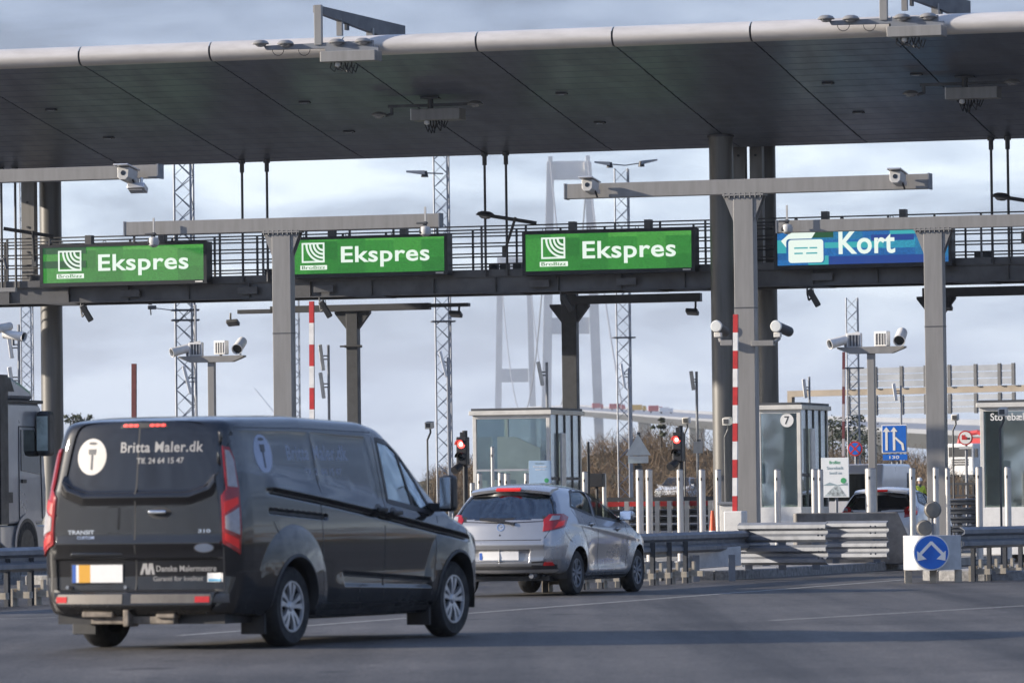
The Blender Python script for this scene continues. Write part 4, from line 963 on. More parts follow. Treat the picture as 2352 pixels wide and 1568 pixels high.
z0 = on(1372, 1118, 104.5).z - on(1372, 1200, 104.5).z; MB().bb(-.14, .14, -.1, .1, z0, z0 + .26).build('housing', M_BLACK, o, smooth=False, bev=.012); MB().tube((0, 0, -.8), (0, 0, z0), .03, 8).build('post', M_BLACK, o)
# ================================================================== traffic lights
M_LRED = emit('lit red lens', (1, .05, .04), 3.2); M_LCORE = emit('lit red core', (1, .45, .4), 4.0); M_LOFF = mat('dark signal lens', (.012, .014, .014), .15, 0, 0)
def traffic_light(px, ytop, ybot, w, t, lb):
    a, b = pl(px, ytop, t), pl(px, ybot, t); h = a.z - b.z; k = ppm(px, ytop, t); ww = w / k
    o = pthing('traffic_light', lb, 'traffic light', a.x, t, 'red traffic lights at the lane entries')
    MB().bb(-ww/2, ww/2, -.08, .12, b.z, a.z).build('housing', M_BLACK, o, smooth=False, bev=.02)
    for i, q in enumerate((.74, .30)):
        z = b.z + h*q; r = ww*.36
        Mx = Matrix.Translation((0, -.085, z)) @ Matrix.Rotation(R_(90), 4, 'X')
        d = MB().lathe([(.001, .014), (r*.6, .01), (r, .0)], 20, Mx).build('lens', M_LRED if i == 0 else M_LOFF, o)
        if i == 0: MB().lathe([(.001, .017), (r*.5, .0145)], 16, Mx).build('lit_core', M_LCORE, d)
        v = MB(); n = 14
        for jj, y in enumerate((-.085, -.24)):
            pass
        arc = [(r*1.12*math.cos(x), r*1.12*math.sin(x)) for x in np.linspace(-.15, math.pi + .15, n)]
        pts = [(p, -.085, z + q2) for p, q2 in arc] + [(p, -.24, z + q2) for p, q2 in arc]
        v.add(pts, [(j, j+1, n+j+1, n+j) for j in range(n-1)]).build('visor', M_BLACK, o)
    MB().bb(-ww*.2, ww*.2, -.02, .06, a.z, a.z + .09).build('bracket', M_BLACK, o, smooth=False)
    MB().tube((0, .16, .138), (0, .16, a.z + .12), .05, 12).build('pole', M_BLACK, o)
    MB().tube((-.04, -.05, b.z - .02), (-.10, -.22, b.z - .1), .075, 14).build('beacon', M_BLACK, o)
traffic_light(1062, 1003, 1068, 26, 102, 'left traffic light showing red above the van bonnet')
traffic_light(1557, 992, 1060, 23, 101, 'right traffic light showing red in front of the brown scrub')
# ================================================================== signs
def disc(o, cx, y, cz, r, th, name, m_, parent=None, n=40):
    return MB().tube((cx, y, cz), (cx, y - th, cz), r, n).build(name, m_, parent or o)
M_SIGNB = mat('light sign back', (.62, .63, .63), .5, 0, .08, 5)
M_GREYB = mat('sign back grey', (.50, .505, .51), .5, .1, .12, 6)
# triangular sign seen from behind
t = 112; c = pl(1468, 1200, t); o = pthing('warning_sign', 'grey back of a triangular warning sign with a plate below', 'sign', c.x, t)
k = ppm(1468, 1030, t); z = lambda y, x=1468: pl(x, y, t).z
v = [((-30)/k, z(1045)), (30/k, z(1045)), (0, z(997))]
MB().prism(v, -.02, .0).build('triangle_plate', M_SIGNB, o, smooth=False)
MB().bb(-24/k, 24/k, -.02, 0, z(1063), z(1047)).build('lower_plate', M_SIGNB, o, smooth=False)
MB().tube((0, .05, 0), (0, .05, z(992)), .035, 10).build('pole', M_DSTEEL, o); MB().bb(-.06, .06, -.06, .09, z(1078), z(1068)).build('clamp', M_BLACK, o, smooth=False)
# blue lane sign
t = 135; c = pl(2057, 1200, t); o = pthing('lane_direction_sign', 'blue square sign with two white lane arrows', 'sign', c.x, t); k = ppm(2057, 1010, t)
X = lambda x: (x - 2057) / k / UX; Zz = lambda y: pl(2057, y, t).z
MB().bb(X(2029), X(2086), -.03, .0, Zz(1040), Zz(975)).build('white_edge', M_TYPE, o, smooth=False, bev=.004)
f_ = MB().bb(X(2031), X(2084), -.036, -.031, Zz(1038), Zz(977)).build('face', M_BLUES, o, smooth=False)
for x in (2040, 2057):
    MB().bb(X(x) - .03, X(x) + .03, -.042, -.037, Zz(1034), Zz(990)).build('arrow_shaft', M_TYPE, f_, smooth=False)
    MB().prism([(X(x) - .09, Zz(991)), (X(x) + .09, Zz(991)), (X(x), Zz(980))], -.043, -.0375).build('arrow_head', M_TYPE, f_, smooth=False)
MB().add([(X(2058), -.0425, Zz(1006)), (X(2061), -.0425, Zz(1003)), (X(2078), -.0425, Zz(1018)), (X(2080), -.0425, Zz(1034)), (X(2075), -.0425, Zz(1034)), (X(2073), -.0425, Zz(1021))], [(0, 1, 2, 5), (5, 2, 3, 4)]).build('merge_branch', M_TYPE, f_, smooth=False, fixn=False)
MB().bb(X(2031), X(2086), -.03, 0, Zz(1056), Zz(1043)).build('supplement_plate', M_BLUES, o, smooth=False)
v, f = textfit('130', X(2046), X(2068), Zz(1053), Zz(1046), .01); flat(v, f, -.031, .003, 'lettering', M_TYPE, o)
for x in (2057 - 6, 2057 + 6): MB().tube((X(x), .04, 0), (X(x), .04, Zz(980)), .03, 8).build('pole', M_GALV, o)
# no stopping disc
t = 138; c = pl(1967, 1200, t); o = pthing('no_stopping_sign', 'round blue no stopping sign with red cross', 'sign', c.x, t); k = ppm(1967, 1030, t); zc = pl(1967, 1030, t).z; r = 17/k
disc(o, 0, 0, zc, r, .03, 'red_rim', M_RED); d_ = disc(o, 0, -.031, zc, r*.80, .006, 'face', M_BLUES)
for a in (45, -45): MB().box((0, -.0385 - (.001 if a > 0 else 0), zc), (r*1.6, .003, r*.2), Matrix.Rotation(R_(a), 3, 'Y')).build('cross_bar', M_RED, d_, smooth=False)
MB().tube((0, .04, 0), (0, .04, zc + r), .035, 8).build('pole', M_GALV, o)
# no overtaking for lorries
t = 140; c = pl(2221, 1200, t); o = pthing('no_overtaking_sign', 'round white sign with red rim and red lorry beside the right booth', 'sign', c.x, t); k = ppm(2221, 1005, t); zc = pl(2221, 1005, t).z; r = 17/k
disc(o, 0, 0, zc, r, .03, 'red_rim', M_RED); d_ = disc(o, 0, -.031, zc, r*.82, .006, 'face', M_WHITE)
MB().bb(-r*.5, -r*.02, -.041, -.0375, zc - r*.25, zc + r*.4).bb(r*.0, r*.2, -.041, -.0375, zc - r*.25, zc + r*.15).build('lorry_mark', M_RED, d_, smooth=False)
MB().bb(r*.24, r*.62, -.041, -.0375, zc - r*.22, zc + r*.02).build('car_mark', M_BLACK, d_, smooth=False)
MB().bb(-r*.9, r*.9, -.025, 0, zc - r*1.5, zc - r*1.15).build('supplement_plate', M_GREYB, o, smooth=False); MB().tube((0, .04, 0), (0, .04, zc + r), .035, 8).build('pole', M_GALV, o)
# rear plate sign on a pole left of the column
t = 120; c = pl(1605, 1200, t); o = pthing('sign_plate', 'small grey square sign back on the slim antenna pole', 'sign', c.x + .01, t, None, pl(1605, 1040, t).z); k = ppm(1605, 1027, t)
MB().bb(-11/k, 11/k, -.02, 0, 0, 27/k).build('plate', M_GREYB, o, smooth=False); MB().bb(-.03, .03, .001, .12, .05, .3).build('clamp', M_DSTEEL, o, smooth=False)
# small lane cameras on bent posts
for px, py, t, lb in ((988, 976, 118, 'small square camera on a bent dark post above the van bonnet'), (2195, 958, 135, 'small square camera on a post left of the right edge booth'), (2305, 945, 104, 'pale camera on a forked post in front of the right edge booth'), (1578, 965, 128, 'small square camera on a thin pole left of the near round column'), (1672, 967, 110, 'small white camera fixed beside the near round column')):
    p = pl(px, py, t); o = pthing('post_camera', lb, 'camera', p.x, t, 'small square cameras on posts'); h = p.z
    MB().box((0, -.05, h), (.16, .2, .15), Matrix.Rotation(R_(8), 3, 'X')).build('housing', M_OFFW, o, bev=.015)
    MB().box((0, -.155, h - .005), (.1, .012, .09)).build('glass', M_DSTEEL, o, smooth=False)
    MB().path([(0, 0, h - .08), (0, .02, h - .16), (-.08, .04, h - .32), (-.08, .04, 0)], .022, 8).build('post', M_DSTEEL, o)
# information boards
M_IB = mat('pale blue board', (.30, .42, .56), .5, 0, .08, 4); M_IBW = mat('white board', (.68, .70, .70), .5, 0, .06, 4); M_GRN = mat('green badge', (.05, .3, .12), .5, 0, 0); M_HAZ = mat('grey print', (.42, .47, .48), .5, 0, .5, 18); M_INK = mat('ink', (.25, .33, .36), .6, 0, .05)
def board(x0, x1, y0, y1, t, lb, m_, pic):
    a = pl(x0, y1, t); b = pl(x1, y0, t); w, h = b.x - a.x, b.z - a.z; o = pthing('information_board', lb, 'sign', a.x, t, 'information boards on the islands', a.z)
    f_ = MB().bb(0, w, -.03, 0, 0, h).build('panel', m_, o, smooth=False, bev=.004)
    def tx(s, u0, u1, z0, z1, mm): v, f = textfit(s, w*u0, w*u1, h*z0, h*z1, .008); flat(v, f, -.031, .002, 'lettering', mm, f_)
    i1 = M_TYPE if not pic else M_INK
    tx('BroBizz', .3, .7, .84, .92, M_GRN if pic else M_INK); tx('Storebælt', .2, .8, .70, .78, i1); tx('bestil nu', .3, .74, .58, .65, i1)
    disc(o, w*.8, -.031, h*(.42 if pic else .13), w*.1, .003, 'badge', M_GRN, f_, 20)
    if pic:
        MB().prism([(w*.1, h*.03), (w*.9, h*.03), (w*.62, h*.3), (w*.5, h*.3)], -.0335, -.031).build('road_picture', M_HAZ, f_, smooth=False)
        MB().prism([(w*.05, h*.3), (w*.3, h*.38), (w*.6, h*.31), (w*.95, h*.36), (w*.95, h*.3)], -.0335, -.031).build('skyline_picture', M_INK, f_, smooth=False)
    MB().tube((w*.5, .05, -a.z + .13), (w*.5, .05, h*.9), .03, 8).build('post', M_GALV, o)
board(1216, 1266, 1057, 1110, 101, 'small pale blue information board in front of the left booth', M_IB, False)
board(1888, 1950, 1050, 1142, 99, 'white information board with a road picture beside the booth numbered seven', M_IBW, True)
# ================================================================== guard rails
WP = [(0, -.155), (.02, -.155), (.082, -.115), (.082, -.06), (.012, -.022), (.012, .022), (.082, .06), (.082, .115), (.02, .155), (0, .155),
      (-.004, .15), (.072, .108), (.072, .064), (.002, .03), (.002, -.03), (.072, -.064), (.072, -.108), (-.004, -.15)]
def wrail(parent, pts, zc, side=1, name='rail_beam'):
    pr = [(side*l, z) for l, z in WP]
    return MB().sweep(pr, [(p[0], p[1], zc if len(p) < 3 else p[2]) for p in pts]).build(name, M_GALV, parent, smooth=False)
def offset(pts, q):
    r = []
    for i, p in enumerate(pts):
        a = Vector(pts[max(i-1, 0)][:2]); b = Vector(pts[min(i+1, len(pts)-1)][:2]); d = (b - a).normalized(); r.append((p[0] + d.y*q, p[1] - d.x*q))
    return r
def guardrail(name, lb, beams, posts, group='steel guardrails at the island noses'):
    o = thing(name, lb, 'guardrail', (0, 0, 0), 0, group)
    for pts, zc, side in beams: wrail(o, pts, zc, side)
    for (p, ztop, kind) in posts:
        x, y = p[0], p[1]
        MB().bb(-.028, .028, -.035, -.028, 0, ztop).bb(-.028, -.021, -.028, .05, 0, ztop).bb(-.028, .028, .05, .056, 0, ztop).build('post', M_DSTEEL, o, smooth=False, loc=(x, y, 0), rz=-PHI)
        MB().bb(-.05, .05, -.10, .10, .0, .22).bb(-.02, .26, -.06, .06, .10, .18).bb(.09, .13, -.05, .05, .18, .32).build('spacer', M_WOOD, o, smooth=False, loc=(x + .03, y + .35, 0), rz=-PHI)
    return o
def lerp2(a, b, n): return [(a[0] + (b[0]-a[0])*i/(n-1), a[1] + (b[1]-a[1])*i/(n-1)) for i in range(n)]
A0, A1 = gnd(1360, 1345), gnd(1730, 1323)
d_ = (Vector((VX, VY)))
a = (1.93, 83.0); run = [(a[0] + VX*q, a[1] + VY*q) for q in (-6, -4, -2, 0, 2, 4, 6, 7)]
posts = [((a[0] + VX*q + .1, a[1] + VY*q), .62, True) for q in np.arange(-5.6, 2.3, .92)]
guardrail('guardrail', 'steel guardrail running right from the silver car towards the tall portal', [(run, .60, 1)], posts)
# doubled nose rails
def xy(px, d): p = onD(px, 1200, d); return (p.x, p.y)
n0 = lerp2(xy(1700, 88.6), xy(1902, 87.6), 6)
o = guardrail('guardrail', 'doubled guardrail beams wrapping the island nose below the cabinet', [(n0, .72, 1), ([(x, y) for x, y in n0], .37, 1)], [], )
for p in (n0[0], n0[-1]):
    m = MB()
    for z in (.32, .42, .67, .77): 
        for q in (.1, .16): m.tube((p[0] + (q if p is n0[0] else -q), p[1] - .1, z), (p[0] + (q if p is n0[0] else -q), p[1] - .075, z), .016, 8)
    m.build('bolts', M_DSTEEL, o)
for q in (.1, .5, .9): x, y = n0[0][0] + (n0[-1][0]-n0[0][0])*q, n0[0][1] + .18; MB().bb(-.06, .06, -.05, .05, .13, .85).build('post', M_GALV, o, smooth=False, loc=(x, y, 0))
n1 = lerp2(xy(1900, 96.8), xy(2042, 96.0), 5)
o = guardrail('guardrail', 'separate stack of short guardrail beams beside the concrete block', [(n1, .70, 1), (n1, .36, 1)], [])
m = MB()
for z in (.30, .41, .65, .76):
    for q in (.24, .32): m.tube((n1[-1][0] - q, n1[-1][1] - .1, z), (n1[-1][0] - q, n1[-1][1] - .07, z), .016, 8)
m.build('bolts', M_DSTEEL, o)
for q in (.15, .85): MB().bb(-.06, .06, -.05, .05, .13, .86).build('post', M_GALV, o, smooth=False, loc=(n1[0][0] + (n1[-1][0]-n1[0][0])*q, n1[0][1] + .2, 0))
# end wing
o = thing('rail_end_wing', 'pale flared end plate under the guardrail overlap', 'guardrail', (0, 0, 0))
p0, p1 = onD(1572, 1300, 86.2), onD(1702, 1300, 87.4)
MB().add([(p0.x, p0.y, .18), (p1.x, p1.y, .22), (p1.x, p1.y, .52), (p0.x, p0.y, .46), (p0.x, p0.y + .06, .18), (p1.x, p1.y + .06, .22), (p1.x, p1.y + .06, .52), (p0.x, p0.y + .06, .46)],
         [(0, 1, 2, 3), (7, 6, 5, 4), (0, 4, 5, 1), (1, 5, 6, 2), (2, 6, 7, 3), (3, 7, 4, 0)]).build('plate', M_GREYB, o, smooth=False, bev=.01)
for q in (.2, .8): x = p0.x + (p1.x - p0.x)*q; MB().bb(x - .05, x + .05, p0.y + .065, p0.y + .16, .0, .4).build('foot', M_GALV, o, smooth=False)
# right crash cushion with the split arrow
t0 = gnd(2140, 1338); dA = t0.y; p0, p1 = onD(2078, 1300, dA), onD(2212, 1300, dA)
zt, zb = zof(2140, 1229, dA), zof(2140, 1308, dA)
o = thing('crash_cushion', 'grey rounded crash cushion carrying the blue split arrow sign', 'crash cushion', ((p0.x + p1.x)/2, dA, 0))
w = (p1.x - p0.x); n = 14
arc = [(w/2*math.sin(a_), .32 - .42*math.cos(a_)) for a_ in np.linspace(-1.45, 1.45, n)]
poly = arc + [(w/2*.96, .5), (-w/2*.96, .5)]
MB().prism(poly, zb, zt, 'z').build('nose_shell', M_GREYB, o)
for x in (-.36, .36, 0): MB().bb(x - .05, x + .05, .1, .2, 0, zb - .002).build('leg', M_WOOD, o, smooth=False)
so = thing('split_arrow_sign', 'round blue sign with white split arrow on the crash cushion', 'sign', (((onD(2138, 1268, dA)).x), dA, zof(2138, 1268, dA)), -.02)
rr = 41 / (FPX / dA)
MB().tube((0, -.13, 0), (0, -.15, 0), rr, 48).build('white_edge', M_TYPE, so); f_ = MB().tube((0, -.151, 0), (0, -.156, 0), rr*.93, 48).build('face', M_BLUES, so)
for sg in (-1, 1):
    L2 = [(sg*-.02*rr, .58*rr), (sg*.62*rr, -.08*rr)]
    a_, b_ = Vector(L2[0]), Vector(L2[1]); dd = (b_ - a_).normalized(); nn = Vector((-dd.y, dd.x))*rr*.085
    pg = [a_ - nn, b_ - nn, b_ + nn, a_ + nn]
    MB().prism([tuple(p) for p in pg], -.160 - (.001 if sg > 0 else 0), -.157).build('arrow_shaft', M_TYPE, f_, smooth=False)
    tip = Vector((sg*.78*rr, -.46*rr)); c1 = Vector((sg*.28*rr, -.36*rr)); c2 = Vector((sg*.80*rr, .10*rr))
    MB().prism([tuple(tip), tuple(c2), tuple(c1)], -.1612, -.1565).build('arrow_head', M_TYPE, f_, smooth=False)
MB().bb(-.05, .05, -.129, .0, -.05, .05).build('clamp', M_GALV, so, smooth=False)
rs = [(p1.x - .03 + VX*q, dA + .2 + VY*q) for q in (0, 2, 4, 6, 9, 12)]
rs = [(p1.x - .02 + (q*.29), dA + .35 + q*.95) for q in (0, 2, 4, 6, 9, 12)]
rs = lerp2((p1.x - .02, dA + .3), (p1.x + 3.2, dA + 6.5), 8)
ps = [((x + .06, y + .1), .62, True) for x, y in lerp2((p1.x + .15, dA + .7), (p1.x + 3.2, dA + 6.6), 12)]
guardrail('guardrail', 'steel guardrail behind the split arrow sign at the right edge', [(rs, .64, 1)], ps)
rs2 = [(x + .5, y + .8) for x, y in rs]
M_TRIMG = mat('weathered lamp grey', (.2, .195, .19), .5, 0, .2, 9)
o = thing('delineator_lamps', 'grey lamp pair with round covers on top of the crash cushion', 'lamp', (onD(2140, 1268, dA).x, dA + .12, zt))
for (X_, Y_, r_) in ((2124, 1212, 19), (2143, 1170, 20)):
    p = onD(X_, Y_, dA); k = FPX / dA; cx, cz = p.x - onD(2140, 1268, dA).x, p.z - zt
    MB().tube((cx, .0, cz), (cx, -.07, cz), r_/k, 28).build('lamp_disc', M_TRIMG, o)
    MB().lathe([(.001, .0), (r_/k*.8, .004), (r_/k*.95, .03)], 24, Matrix.Translation((cx, -.1, cz)) @ Matrix.Rotation(R_(-90), 4, 'X')).build('lens', mat('amber grey lens', (.20, .18, .15), .35), o)
MB().tube((.02, .03, 0), (.02, .03, .45), .025, 8).build('stem', M_GALV, o)
# left guardrail by the truck
gl = gnd(60, 1390); k = FPX / gl.y
zt, zb = zof(60, 1256, gl.y), zof(60, 1312, gl.y)
rl = [(gl.x + VX*q, gl.y + VY*q) for q in (-6, -3, -1, 0, 1, 3, 6, 9, 12)]
ps = [((gl.x + VX*q + .05, gl.y + VY*q + .1), .6, False) for q in np.arange(-4, 10, .8)]
guardrail('guardrail', 'steel guardrail with pale posts at the left edge in front of the truck', [(rl, (zt + zb)/2, 1)], ps)
# concrete blocks
M_BLOCK = mat('dark stained concrete', (.20, .19, .18), .85, 0, .35, 2.2, bump=.35)
for x0, x1, y0, y1, d, lb in ((1828, 2100, 1176, 1285, 97.5, 'sloped concrete block under the dark hatchback'),):
    p0, p1 = onD(x0, 1200, d), onD(x1, 1200, d); zt, zb = zof(2000, y0, d), .1
    o = thing('concrete_block', lb, 'block', (0, 0, 0))
    MB().prism([(p0.x, zt), (p1.x - .28, zt), (p1.x + .1, zb), (p0.x, zb)], d, d + 1.0, 'y').build('block', M_BLOCK, o, smooth=False, bev=.02)
# electric cabinet
a = on(1653, 1213, 93.5); b = on(1712, 1158, 93.5); 
o = thing('electric_cabinet', 'grey metal cabinet at the foot of the tall portal', 'cabinet', (a.x, a.y, .138), -PHI)
w, h = (b - a).length * .95, b.z - .138; w = (1706 - 1653) / (FPX / a.y) / UX
MB().bb(0, w, 0, .5, 0, h).build('body', M_OFFW, o, smooth=False, bev=.012)
MB().bb(-.03, w + .03, -.04, .54, h, h + .05).build('lid', M_GALV, o, smooth=False, bev=.008)
MB().bb(.05, w - .05, -.012, -.001, .1, h*.45).build('door', M_OFFW, o, smooth=False); MB().bb(.05, w - .05, -.012, -.001, h*.49, h*.92).build('door', M_OFFW, o, smooth=False)
MB().bb(w*.55, w*.85, -.02, -.013, h*.78, h*.84).build('handle', M_BLACK, o, smooth=False); MB().bb(w*.55, w*.62, -.02, -.013, h*.62, h*.68).build('lock', M_BLACK, o, smooth=False)
# traffic cone
p = on(1637, 1213, 96); o = thing('traffic_cone', 'small orange traffic cone left of the grey cabinet', 'cone', (p.x, p.y, .138))
k = FPX / p.y; hh = zof(1637, 1172, p.y) - .138
M_ORG = mat('cone orange', (.65, .09, .02), .5, 0, .1)
MB().lathe([(.11, .03), (.08, hh*.4), (.075, hh*.42), (.04, hh*.85), (.025, hh)], 18).build('body', M_ORG, o); MB().bb(-.17, .17, -.17, .17, 0, .03).build('base', M_BLACK, o, smooth=False)
MB().lathe([(.0835, hh*.4), (.0655, hh*.62)], 18).build('white_band', M_REDW, o)
# red barrier boards and fences behind
t = 122
o = pthing('barrier_fence', 'row of guardrail beams with a red stripe behind the bollards', 'fence', pl(1310, 1200, t).x, t)
x1 = pl(1645, 1200, t).x - pl(1310, 1200, t).x
zf = lambda y: pl(1500, y, t).z
MB().bb(-.4, x1, 0, .05, zf(1162), zf(1151)).build('red_board', M_RED, o, smooth=False); MB().bb(-.4, x1, 0, .06, zf(1150), zf(1141)).build('top_rail', M_DSTEEL, o, smooth=False)
for i in range(3):
    z_ = zf(1176) - .17*i
    m = MB(); m.sweep([(l, z*.45) for l, z in WP], [(-.4, .03, z_), (x1, .03, z_)]); m.build('rail_beam', M_DSTEEL, o, smooth=False)
for px in (1395, 1445, 1515, 1543, 1583, 1637, 1350):
    x = pl(px, 1200, t).x - pl(1310, 1200, t).x; MB().bb(x - .05, x + .05, -.2, -.1, 0, zf(1150)).build('post', M_BOL, o, smooth=False)
MB().path([(-.3, -.12, zf(1185)), (x1*.3, -.12, zf(1189)), (x1*.6, -.12, zf(1186)), (x1, -.12, zf(1190))], .012, 5).build('cable', M_BLACK, o)
t = 124
o = pthing('barrier_fence', 'stacked guardrail beams behind the right bollards', 'fence', pl(2160, 1200, t).x, t); x1 = pl(2245, 1200, t).x - pl(2160, 1200, t).x
for i in range(4):
    z_ = pl(2200, 1152, t).z - .2*i; MB().sweep([(l, z*.5) for l, z in WP], [(0, .03, z_), (x1, .03, z_)]).build('rail_beam', M_GALV, o, smooth=False)
for x in (.1, x1*.5, x1 - .1): MB().bb(x - .05, x + .05, .06, .16, 0, pl(2200, 1146, t).z).build('post', M_GALV, o, smooth=False)
t = 140
o = pthing('railing', 'dark slatted railing in front of the white truck', 'fence', pl(2150, 1200, t).x, t); x1 = pl(2246, 1200, t).x - pl(2150, 1200, t).x; zt_ = pl(2200, 1108, t).z; zb_ = pl(2200, 1140, t).z
MB().bb(0, x1, 0, .05, zt_ - .06, zt_).build('top_rail', M_DSTEEL, o, smooth=False); MB().bb(0, x1, 0, .05, zb_, zb_ + .05).build('lower_rail', M_DSTEEL, o, smooth=False)
for x in np.arange(.05, x1, .13): MB().bb(x - .022, x + .022, .01, .04, zb_ + .051, zt_ - .061).build('slat', M_DSTEEL, o, smooth=False)
for x in (.1, x1 - .1): MB().bb(x - .04, x + .04, .06, .12, 0, zt_).build('post', M_DSTEEL, o, smooth=False)
# ================================================================== big motorway sign gantry from behind
d = 240
GA = -.60; GX, GY = math.cos(GA), math.sin(GA); G0 = onD(1808, 900, d)
def XD(px):                                # distance along the slanted gantry
    r = ray(px, 900); k = (G0.x*GY - G0.y*GX) / (r.x*GY - r.y*GX); return (r.x*k - G0.x)*GX + (r.y*k - G0.y)*GY
M_SBACK = mat('pale sign back', (.25, .27, .30), .6, 0, .12, 1)
M_TAN = mat('tan painted beam', (.22, .185, .145), .55, .2, .12, 1)
o = thing('motorway_sign_gantry', 'tan beam carrying two rows of large grey sign backs at the right', 'sign', (G0.x, d, 0), GA)
x0 = 0; k = FPX / d; zz = lambda y: zof(2100, y, d)
a = b = onD(1808, 905, d)
MB().bb(0, XD(2560), 0, .25, (a.z + b.z)/2 - .12, (a.z + b.z)/2 + .14).build('beam', M_TAN, o, smooth=False)
MB().bb(0, .22, 0, .25, 0, (a.z + b.z)/2 - .12).build('post', M_TAN, o, smooth=False)
zbm = (a.z + b.z)/2
for row, (zlo, zhi) in enumerate(((zbm + .18, zbm + 1.02), (zbm - .95, zbm - .18))):
    cols = [1952, 2015, 2075, 2130, 2185, 2245, 2300, 2332]
    for i, (c0, c1) in enumerate(zip(cols[:-1], cols[1:])):
        for j in range(3):
            za, zb2 = zlo + (zhi - zlo)*j/3, zlo + (zhi - zlo)*(j+1)/3
            MB().bb(XD(c0) - x0 + .02, XD(c1) - x0 - .02, -.12, -.09, za + .02, zb2 - .02).build('panel', M_SBACK, o, smooth=False)
    for c0 in cols: MB().bb(XD(c0) - x0 - .08, XD(c0) - x0 + .06, -.16, -.06, zlo - .03, zhi + .03).build('rib', M_DSTEEL, o, smooth=False)
# ================================================================== scrub, trees
def twig_bush(h, w, n, rnd):
    v = []; f = []; U = rnd.uniform
    def twig(p, q, r):
        sd = Vector((U(-1, 1), U(-.5, .5), U(-.3, .3))).normalized() * r
        b = len(v); v.extend([p - sd, p + sd, q + sd*.45, q - sd*.45]); f.append((b, b+1, b+2, b+3))
    for i in range(6):
        a = U(0, 6.28); twig(Vector((0, 0, 0)), Vector((math.cos(a)*w*.25, math.sin(a)*w*.25, h*U(.5, .8))), .02*h)
    for i in range(n):
        a = U(0, 6.28); e = math.acos(U(0, 1)); r = U(.35, 1)**.6
        p = Vector((math.cos(a)*math.sin(e)*w*.5, math.sin(a)*math.sin(e)*w*.5, math.cos(e)*h)) * r
        d = (p.normalized()*.5 + Vector((U(-1, 1), U(-1, 1), U(-.5, .8)))).normalized()
        twig(p - d*h*.18, p + d*h*U(.12, .26), .0075*h)
    return v, f
M_TWIG = mat('bare brown twigs', (.165, .112, .064), .9, 0, .5, .12, dirt=(.075, .055, .036)); M_TWIG2 = mat('reddish twigs', (.2, .11, .05), .9, 0, .4, .3)
rnd = random.Random(11); hx = [(p[0], p[1], p[2]) for p in hp]
def hill_z(x): return float(np.interp(x, [q[0] for q in hx], [q[2] for q in hx]))
GAP0, GAP1 = onD(2145, 1100, HD).x, onD(2270, 1100, HD).x
def thicket(name, lb, x0, x1, n, h, m_, dy, zoff):
    vs2 = []; fs = []
    for i in range(n):
        x = rnd.uniform(x0, x1); q = rnd.random()
        if GAP0 < x < GAP1: continue
        y = HD - 34*q - dy; zt = hill_z(x); z = .9 + (zt - .9)*np.clip(1.06 - q*1.08, 0, 1) - .3 + zoff
        hh = h*rnd.uniform(.6, 1.15)
        v, f = twig_bush(hh, hh*1.8, 170, rnd); b = len(vs2); vs2 += [tuple(p + Vector((x, y, z))) for p in v]; fs += [tuple(i_ + b for i_ in q_) for q_ in f]
    me = bpy.data.meshes.new(name); me.from_pydata(vs2, [], fs)
    o = link(name, me, m_, None, smooth=False); return tag(o, lb, 'thicket', None, 'stuff')
xa, xb = onD(1000, 1100, HD).x, onD(2700, 1100, HD).x
thicket('bare_thicket', 'brown leafless scrub covering the bank behind the booths', xa, xb, 640, 1.7, M_TWIG, 0, 0)
def belt():
    v = []; f = []; U = rnd.uniform
    for i in range(150):
        q = i / 149; A_ = R_(40 - 230*q); c = Vector((150*math.cos(A_) + U(-8, 8), 60 + 150*math.sin(A_) + U(-8, 8), 0)); hh = U(5, 11)
        if c.y > 90 and c.x < 60: continue
        for k in range(70):
            p = c + Vector((rnd.gauss(0, 2.2), rnd.gauss(0, 2.2), hh*U(.12, 1))); a = Vector((U(-1, 1), U(-1, 1), U(-1, 1))).normalized()*U(.5, 1.1); b2 = a.orthogonal().normalized()*U(.3, .7)
            n = len(v); v.extend([p - a, p + b2, p + a, p - b2]); f.append((n, n+1, n+2, n+3))
    me = bpy.data.meshes.new('tree_belt'); me.from_pydata([tuple(p) for p in v], [], f); tag(link('tree_belt', me, M_TWIG, None, smooth=False), 'bare roadside tree belt round the plaza, mirrored in the van paint', 'trees', None, 'stuff')
belt()
thicket('dead_bracken', 'rusty low dead growth at the foot of the bank', xa, xb, 260, .8, M_TWIG2, 5, -.2)
M_LEAF = mat('evergreen leaf', (.035, .045, .022), .8, 0, .4, 1.5); M_BARK = mat('bark', (.07, .055, .04), .9)
def tree(px, py, d, w, h, lb, n=380):
    p = onD(px, py, d); o = thing('evergreen_tree', lb, 'tree', (p.x, p.y, p.z), rnd.uniform(0, 6), 'dark evergreens on the bank')
    MB().tube((0, 0, -h*1.5), (0, 0, h*.5), .08, 8, .03).build('trunk', M_BARK, o)
    v = []; f = []
    cl = [(Vector((rnd.gauss(0, w*.32), rnd.gauss(0, w*.32), h*(-.35 + 1.2*rnd.random()))), w*.3*rnd.uniform(.5, 1)) for _ in range(9)]
    for i in range(n):
        c, r = rnd.choice(cl); e = Vector((rnd.gauss(0, 1), rnd.gauss(0, 1), rnd.gauss(0, .8)))*r*.5 + c
        a = Vector((rnd.uniform(-1, 1), rnd.uniform(-1, 1), rnd.uniform(-1, 1))).normalized()*.09*h**.3; b2 = a.orthogonal().normalized()*.06*h**.3
        k = len(v); v += [e - a, e + b2, e + a, e - b2]; f.append((k, k+1, k+2, k+3))
    MB().add(v, f).build('crown', M_LEAF, o, smooth=False, fixn=False)
